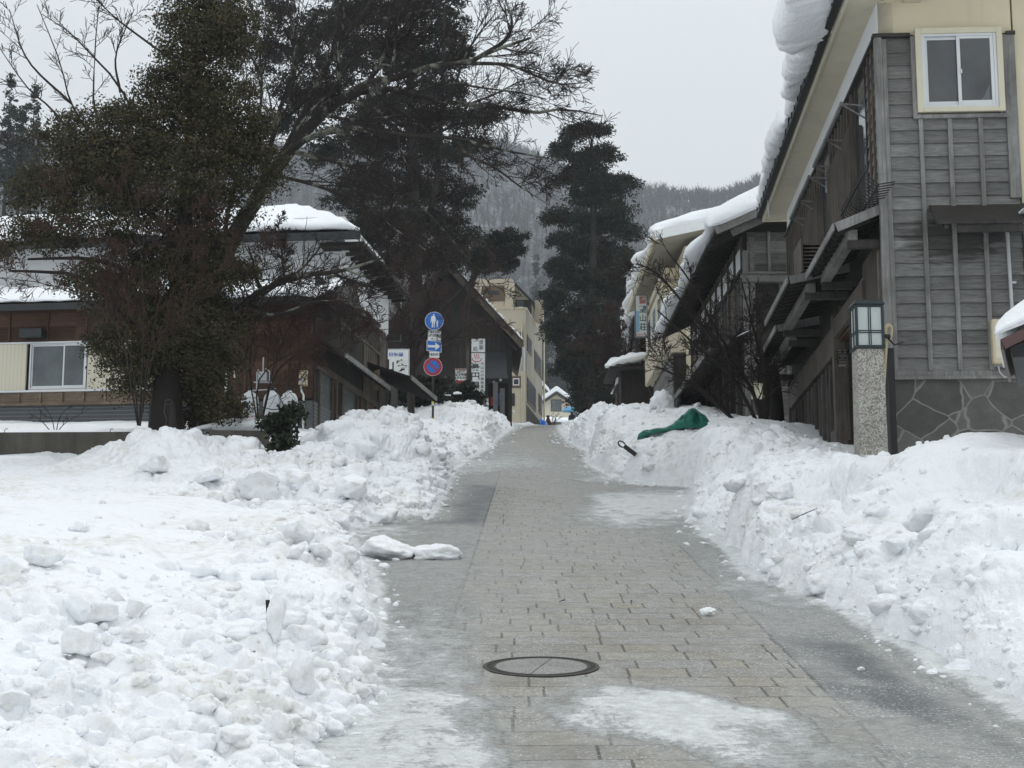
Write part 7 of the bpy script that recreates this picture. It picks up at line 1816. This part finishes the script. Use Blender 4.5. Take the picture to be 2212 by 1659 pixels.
# manhole cover
mh = road_pt(1169, 1441); gz_ = zrf(mh[1])
mc = thing('manhole_cover', 'round manhole cover inlaid with two stone slabs in the paving', 'manhole cover', (mh[0], mh[1], gz_+.004)); mc.rotation_euler = (math.atan(S), 0, 0)
def ringm(m, r0, r1, z0, z1, n=56, ph=0):
    vs = []
    for i in range(n):
        c_, s_ = math.cos(2*math.pi*i/n), math.sin(2*math.pi*i/n); vs += [(r0*c_, r0*s_, z0), (r1*c_, r1*s_, z0), (r1*c_, r1*s_, z1), (r0*c_, r0*s_, z1)]
    fs = []
    for i in range(n):
        a, b = 4*i, 4*((i+1) % n); fs += [(a+3, a+2, b+2, b+3), (a+2, a+1, b+1, b+2), (a, a+3, b+3, b)]
    return m.add(vs, fs)
m = MB(); ringm(m, .318, .340, -.02, .003); ringm(m, .270, .284, -.02, .002); m.build('iron_ring', plain('rusty_iron', (.030, .027, .023), .6, .4, .2, .4, 20), mc)
m = MB(); ringm(m, .284, .318, -.03, .0008); m.build('gap_fill', plain('grit_filled_gap', (.035, .032, .027), .8, .2, 0, .5, 30), mc)
mst = granite_mat('manhole_granite', (.17, .17, .16), (.36, .355, .335), 160)
for s_ in (-1, 1):
    pts = [(s_*.004, -.266)]+[(s_*max(.004, .268*math.sin(t)), -.268*math.cos(t)) for t in np.linspace(.03, math.pi-.03, 24)]+[(s_*.004, .266)]
    m = MB(); m.prism(pts if s_ > 0 else pts[::-1], 'z', -.02, .0025); o = m.build('stone_slab', mst, mc); o.rotation_euler = (0, 0, R(-14))
pbox('slab_joint', M['black'], mc, (-.004, .004, -.26, .26, -.02, .001)).rotation_euler = (0, 0, R(-14))

# lifted slab of snow on the road and separate blocks
def block(name, label, vx, vy, Y, wpx, hpx, seed, blocky=.7, depth=.9, rot=(0, 0, 0), mat=None, group=None, cat='snow', rough=.3, kind='thing', iv=None):
    v = clod_shape(IV3, seed, blocky, rough); f = IF3
    x, y, z = v.T; v = v*(1+.07*fbm(x*5, y*5, z*5, 4, seed+3)+.03*fbm(x*16, y*16, z*16, 3, seed+4))[:, None]
    ext = np.ptp(v, axis=0)
    v = v/ext*np.array([px(wpx, Y), px(wpx, Y)*depth, px(hpx, Y)])
    e = Matrix.Rotation(rot[2], 3, 'Z')@Matrix.Rotation(rot[1], 3, 'Y')@Matrix.Rotation(rot[0], 3, 'X'); v = v@np.array(e).T
    o = raw_mesh(name, v, f, mat or M['snow_bank'], smooth=True); o.location = at(vx, vy, Y); return tag(o, label, cat, group, kind)
def depth_on(P, vx, vy):          # distance at which the sight line through a pixel meets the bank mesh
    d = ray(vx, vy); Q = P.reshape(-1, 3); t = Q[:, 1]/d.y
    e = (Q[:, 0]-d.x*t)**2+(Q[:, 2]-CAMZ-d.z*t)**2
    e = e/(Q[:, 1]**2); k = e < max(e.min()*4, 4e-6)
    return float(Q[k, 1].min())
bl = [(176, 1385, 88, 78, 'largest rounded snow block on the near left bank', 3), (205, 1330, 92, 50, 'slanted flat snow block behind the largest one on the left bank', 4), (298, 1316, 52, 46, 'snow block leaning upright right of the slanted one', 5), (290, 1372, 64, 42, 'low snow block right of the largest rounded one', 6), (228, 1382, 34, 34, 'small snow block wedged against the largest rounded one', 7),
      (222, 1420, 54, 28, 'flat snow shard just below the largest rounded block', 8), (640, 1150, 80, 64, 'big snow block at the crest of the near left bank', 9), (690, 1192, 58, 36, 'thin curved snow plate beside the big crest block', 10), (640, 1190, 34, 40, 'small upright snow block in front of the big crest block', 11), (560, 1052, 118, 66, 'long overhanging snow slab on the far left pile', 12),
      (655, 1042, 84, 54, 'square snow block right of the long overhanging slab', 13), (765, 1050, 74, 56, 'tall faceted snow block on the pile nearest the road', 14), (330, 1000, 70, 44, 'snow block low on the left of the far pile', 15), (450, 1025, 64, 40, 'snow block in the middle of the far pile', 16), (655, 1460, 60, 96, 'narrow snow slab standing at the road edge of the left bank', 17),
      (30, 1230, 80, 50, 'smooth snow hump at the left edge of the picture', 18), (95, 1200, 90, 54, 'smooth snow hump right of the one at the left edge', 19), (20, 1520, 90, 52, 'snow block cut by the left edge near the bottom', 20)]
for vx, vy, a, b_, lb, sd_ in bl:
    Y_ = depth_on(PL, vx, vy+b_*.3); block('snow_block', lb, vx, vy, Y_+.02, a, b_, sd_, .75, .9, (random.uniform(-.25, .25), random.uniform(-.2, .2), random.uniform(-.5, .5)), group='snow blocks on the left bank')
br_ = [(2070, 1425, 44, 64, 'upright tooth of snow at the foot of the right bank', 30), (1990, 1120, 90, 60, 'snow block high on the near right bank', 31), (1690, 1060, 60, 40, 'snow block on the right bank beside the icy step', 32), (1600, 1040, 52, 34, 'snow block on the right bank above the icy patch', 33), (1850, 1160, 66, 40, 'snow block halfway up the right bank', 34)]
for vx, vy, a, b_, lb, sd_ in br_:
    Y_ = depth_on(PR, vx, vy+b_*.3); block('snow_block', lb, vx, vy, Y_+.02, a, b_, sd_, .75, .9, (random.uniform(-.25, .25), random.uniform(-.2, .2), random.uniform(-.5, .5)), group='snow blocks on the right bank')
# clods lying free on the road
for vx, vy, a, b_, lb, sd_ in ((803, 1527, 40, 28, 'snow clod lying on the ice at the foot of the left bank', 40), (770, 1589, 38, 16, 'flat snow clod on the ice nearest the bottom of the picture', 41), (1528, 1321, 36, 22, 'grey snow clod lying alone on the right of the paving', 42), (690, 1580, 46, 40, 'rough snow clump at the bottom of the left bank', 43), (1860, 1445, 18, 10, 'small snow clod in the dark gutter at the right', 46)):
    X_, Y_ = road_pt(vx, vy+b_*.45); block('snow_clod', lb, vx, vy, Y_+.03, a, b_, sd_, .6, .9, cat='snow', group='snow clods on the road')
X_, Y_ = road_pt(835, 1212)
block('snow_slab', 'large broken slab of snow lying tilted on the road at the left', 838, 1188, Y_+.2, 128, 62, 61, .45, .9, (0, .16, .3), cat='snow', rough=.42)
block('snow_slab', 'smaller flat slab of snow lying right of the tilted one', 950, 1198, Y_+.22, 120, 42, 66, .4, .6, (0, .05, .1), cat='snow', rough=.45)
block('snow_boulder', 'tall boulder of snow on the right bank beyond the green tarpaulin', 1434, 872, 39.0, 62, 58, 57, .7, .9, cat='snow', rough=.4)
gp = block('grey_sheet', 'small grey sheet of plastic beside the tall snow boulder', 1462, 871, 38.6, 14, 30, 58, .9, .3, (0, .3, 0), M['tin'], cat='plastic sheet')
# snow capped stake
st2 = depth_on(PL, 594, 1375); sk_ = thing('stake', 'dark stake carrying a tall sleeve of snow on the near left bank', 'stake', at(590, 1390, st2))
o_ = sk_.location; m = MB(); m.bar(at(584, 1400, st2)-o_, at(578, 1296, st2)-o_, .010, .02); m.build('stake', M['dark_wood'], sk_)
cp = block('snow_sleeve', 'tall sleeve of snow stuck to the dark stake', 597, 1328, st2-.012, 40, 112, 60, .5, .7, (0, .1, 0), group=None)
# tiny snow figure on the right bank
fg = thing('snow_figure', 'tiny snow figure with a round head on the crest of the right bank', 'snow figure', at(1996, 985, 13.6)); o_ = fg.location
def blobm(name, vx, vy, w_, h_, sd_, par):
    v = clod_shape(IV2, sd_, .2, .3)*np.array([px(w_, 13.6)/2, px(w_, 13.6)/2, px(h_, 13.6)/2])+np.array(at(vx, vy, 13.6)-o_); return raw_mesh(name, v, IF2, M['snow_roof'], par, smooth=True)
blobm('body', 1985, 976, 40, 24, 1, fg); blobm('neck', 2000, 967, 16, 20, 2, fg); blobm('head', 2003, 957, 12, 12, 3, fg); blobm('tail', 1972, 974, 12, 22, 4, fg)
# twigs, and a thin rod that stands in for a scrape line
for k, (a, b, lb) in enumerate((((800, 1332), (812, 1342), 'short dark twig lying by the near left bank'), ((1208, 1303), (1222, 1299), 'forked dark twig in the middle of the paving'), ((1362, 1300), (1363, 1307), 'black scrap on the paving at the right of the centre'), ((1710, 1123), (1765, 1098), 'dark scrape line in the right bank, drawn as a thin rod'))):
    (xa, ya), (xb, yb) = road_pt(*a), road_pt(*b)
    pa_, pb_ = (Vector((xa, ya, zrf(ya)+.012)), Vector((xb, yb, zrf(yb)+.012))) if k < 3 else (at(*a, depth_on(PR, *a)-.02), at(*b, depth_on(PR, *b)-.02))
    o = MB().tube([pa_, (pa_+pb_)/2+Vector((.01, .01, .006)), pb_], [.003, .005, .002], 5).build('twig', M['twig_dark']); tag(o, lb, 'twig')

# ------------------------------------------------------------------ person with a blue umbrella beyond the crest
PY = 122.0
pf = at(1236, 930, PY); gz_ = zrf(PY); 
per = thing('person', 'person in dark clothes walking away under a pale blue umbrella', 'person', (pf.x, PY, gz_), R(8))
def skin_body(name, verts, edges, rad, mat, parent, root=0):
    me = bpy.data.meshes.new(name); me.from_pydata(verts, edges, []); o = link(name, me, parent, [mat])
    sk = o.modifiers.new('skin', 'SKIN'); sk.use_smooth_shade = True; sb = o.modifiers.new('sub', 'SUBSURF'); sb.levels = 2; sb.render_levels = 2
    for i, v in enumerate(o.data.skin_vertices[0].data): v.radius = rad[i] if hasattr(rad[i], '__len__') else (rad[i], rad[i]); v.use_root = (i == root)
    return o
M['coat'] = plain('dark_coat', (.018, .018, .022), .8, .2); M['skin'] = plain('skin', (.45, .28, .20), .6); M['pack'] = plain('grey_pack', (.10, .105, .115), .7); M['hair'] = plain('black_hair', (.012, .010, .009), .6)
V_ = [(0, 0, .92), (0, .0, 1.12), (0, .0, 1.34), (0, 0, 1.46), (0, -.01, 1.54), (0, -.015, 1.64), (-.10, 0, .88), (-.11, -.05, .48), (-.11, .02, .08), (-.11, -.12, .04), (.10, 0, .88), (.11, .06, .48), (.11, .14, .10), (.11, .0, .04), (-.19, 0, 1.40), (-.25, .02, 1.14), (-.22, -.10, .92), (.19, 0, 1.40), (.23, -.08, 1.18), (.10, -.24, 1.30)]
E_ = [(0, 1), (1, 2), (2, 3), (3, 4), (4, 5), (0, 6), (6, 7), (7, 8), (8, 9), (0, 10), (10, 11), (11, 12), (12, 13), (2, 14), (14, 15), (15, 16), (2, 17), (17, 18), (18, 19)]
Rd = [.15, .15, .17, .07, .07, .10, .10, .075, .05, .04, .10, .075, .05, .04, .08, .058, .042, .08, .058, .042]
skin_body('body', V_, E_, Rd, M['coat'], per)
MB().lathe([(.01, -.12), (.09, -.06), (.11, .02), (.09, .09), (.01, .125)], (0, -.0, 1.64), 14).build('hair', M['hair'], per, smooth=True)
m = MB(); m.box(-.15, .15, .12, .28, 1.0, 1.42); m.build('backpack', M['pack'], per, bevel=.04)
um = thing('umbrella', 'pale blue umbrella held over the distant walker', 'umbrella', (pf.x-.12, PY-.2, gz_+1.25)); 
M['umb'] = plain('pale_blue_cloth', (.13, .36, .56), .6, .3)
zc = at(1229, 880, PY).z-(gz_+1.25)
MB().lathe([(.60, zc-.36), (.58, zc-.28), (.47, zc-.12), (.28, zc-.02), (.02, zc+.03)], (-.08, 0, 0), 8).build('canopy', M['umb'], um); MB().tube([(0, 0, 0), (-.08, 0, zc+.06)], .012, 6).build('shaft', M['dark_metal'], um)
# blue sheet and little A-shaped board at the crest
a = at(1166, 918, 84); bs2 = thing('blue_sheet', 'small crumpled blue sheet on the snow at the crest of the street', 'tarpaulin', a)
m = MB(); m.add([(0, 0, .0), (.45, -.1, -.05), (.36, .3, .22), (.02, .3, .42), (.16, .02, .25), (.3, .1, .12)], [(0, 1, 5, 4), (4, 5, 2, 3), (0, 4, 3), (1, 2, 5), (0, 3, 2, 1)]); m.build('sheet', plain('blue_sheet', (.03, .16, .55), .5), bs2)
a = at(1184, 921, 86); ab = thing('a_frame_board', 'small dark A shaped board standing at the crest of the street', 'board', a)
m = MB(); m.prism([(-.26, -.1), (.26, -.1), (.05, .56), (-.05, .56)], 'y', 0, .25); m.build('panel', M['brown_wood'], ab); pbox('cap', M['dark_wood'], ab, (-.1, .1, -.03, .28, .561, .6))
# little bare bush at the crest
bush('small_shrub', 'tiny bare shrub on the snow beyond the crest', 'shrub', (1196, 922, 120), [[(1200, 905, 120), (1206, 892, 120)], [(1194, 908, 120), (1192, 896, 120)], [(1203, 908, 120), (1213, 898, 120)]], M['twig_dark'], 50, .6, (4, 6), 3, .012, .03)
# ------------------------------------------------------------------ misty air
hz = MB(); hz.box(-1500, 1500, -70, 1100, -60, 420); ho = hz.build('haze', [])
hm = bpy.data.materials.new('mist'); hm.use_nodes = True; ht_ = hm.node_tree; ht_.nodes.clear()
pvn = ht_.nodes.new('ShaderNodeVolumePrincipled'); pvn.inputs['Color'].default_value = (.84, .91, 1.0, 1); pvn.inputs['Density'].default_value = .0006; pvn.inputs['Anisotropy'].default_value = .2
on = ht_.nodes.new('ShaderNodeOutputMaterial'); ht_.links.new(pvn.outputs[0], on.inputs['Volume']); ho.data.materials.append(hm); ho['kind'] = 'stuff'
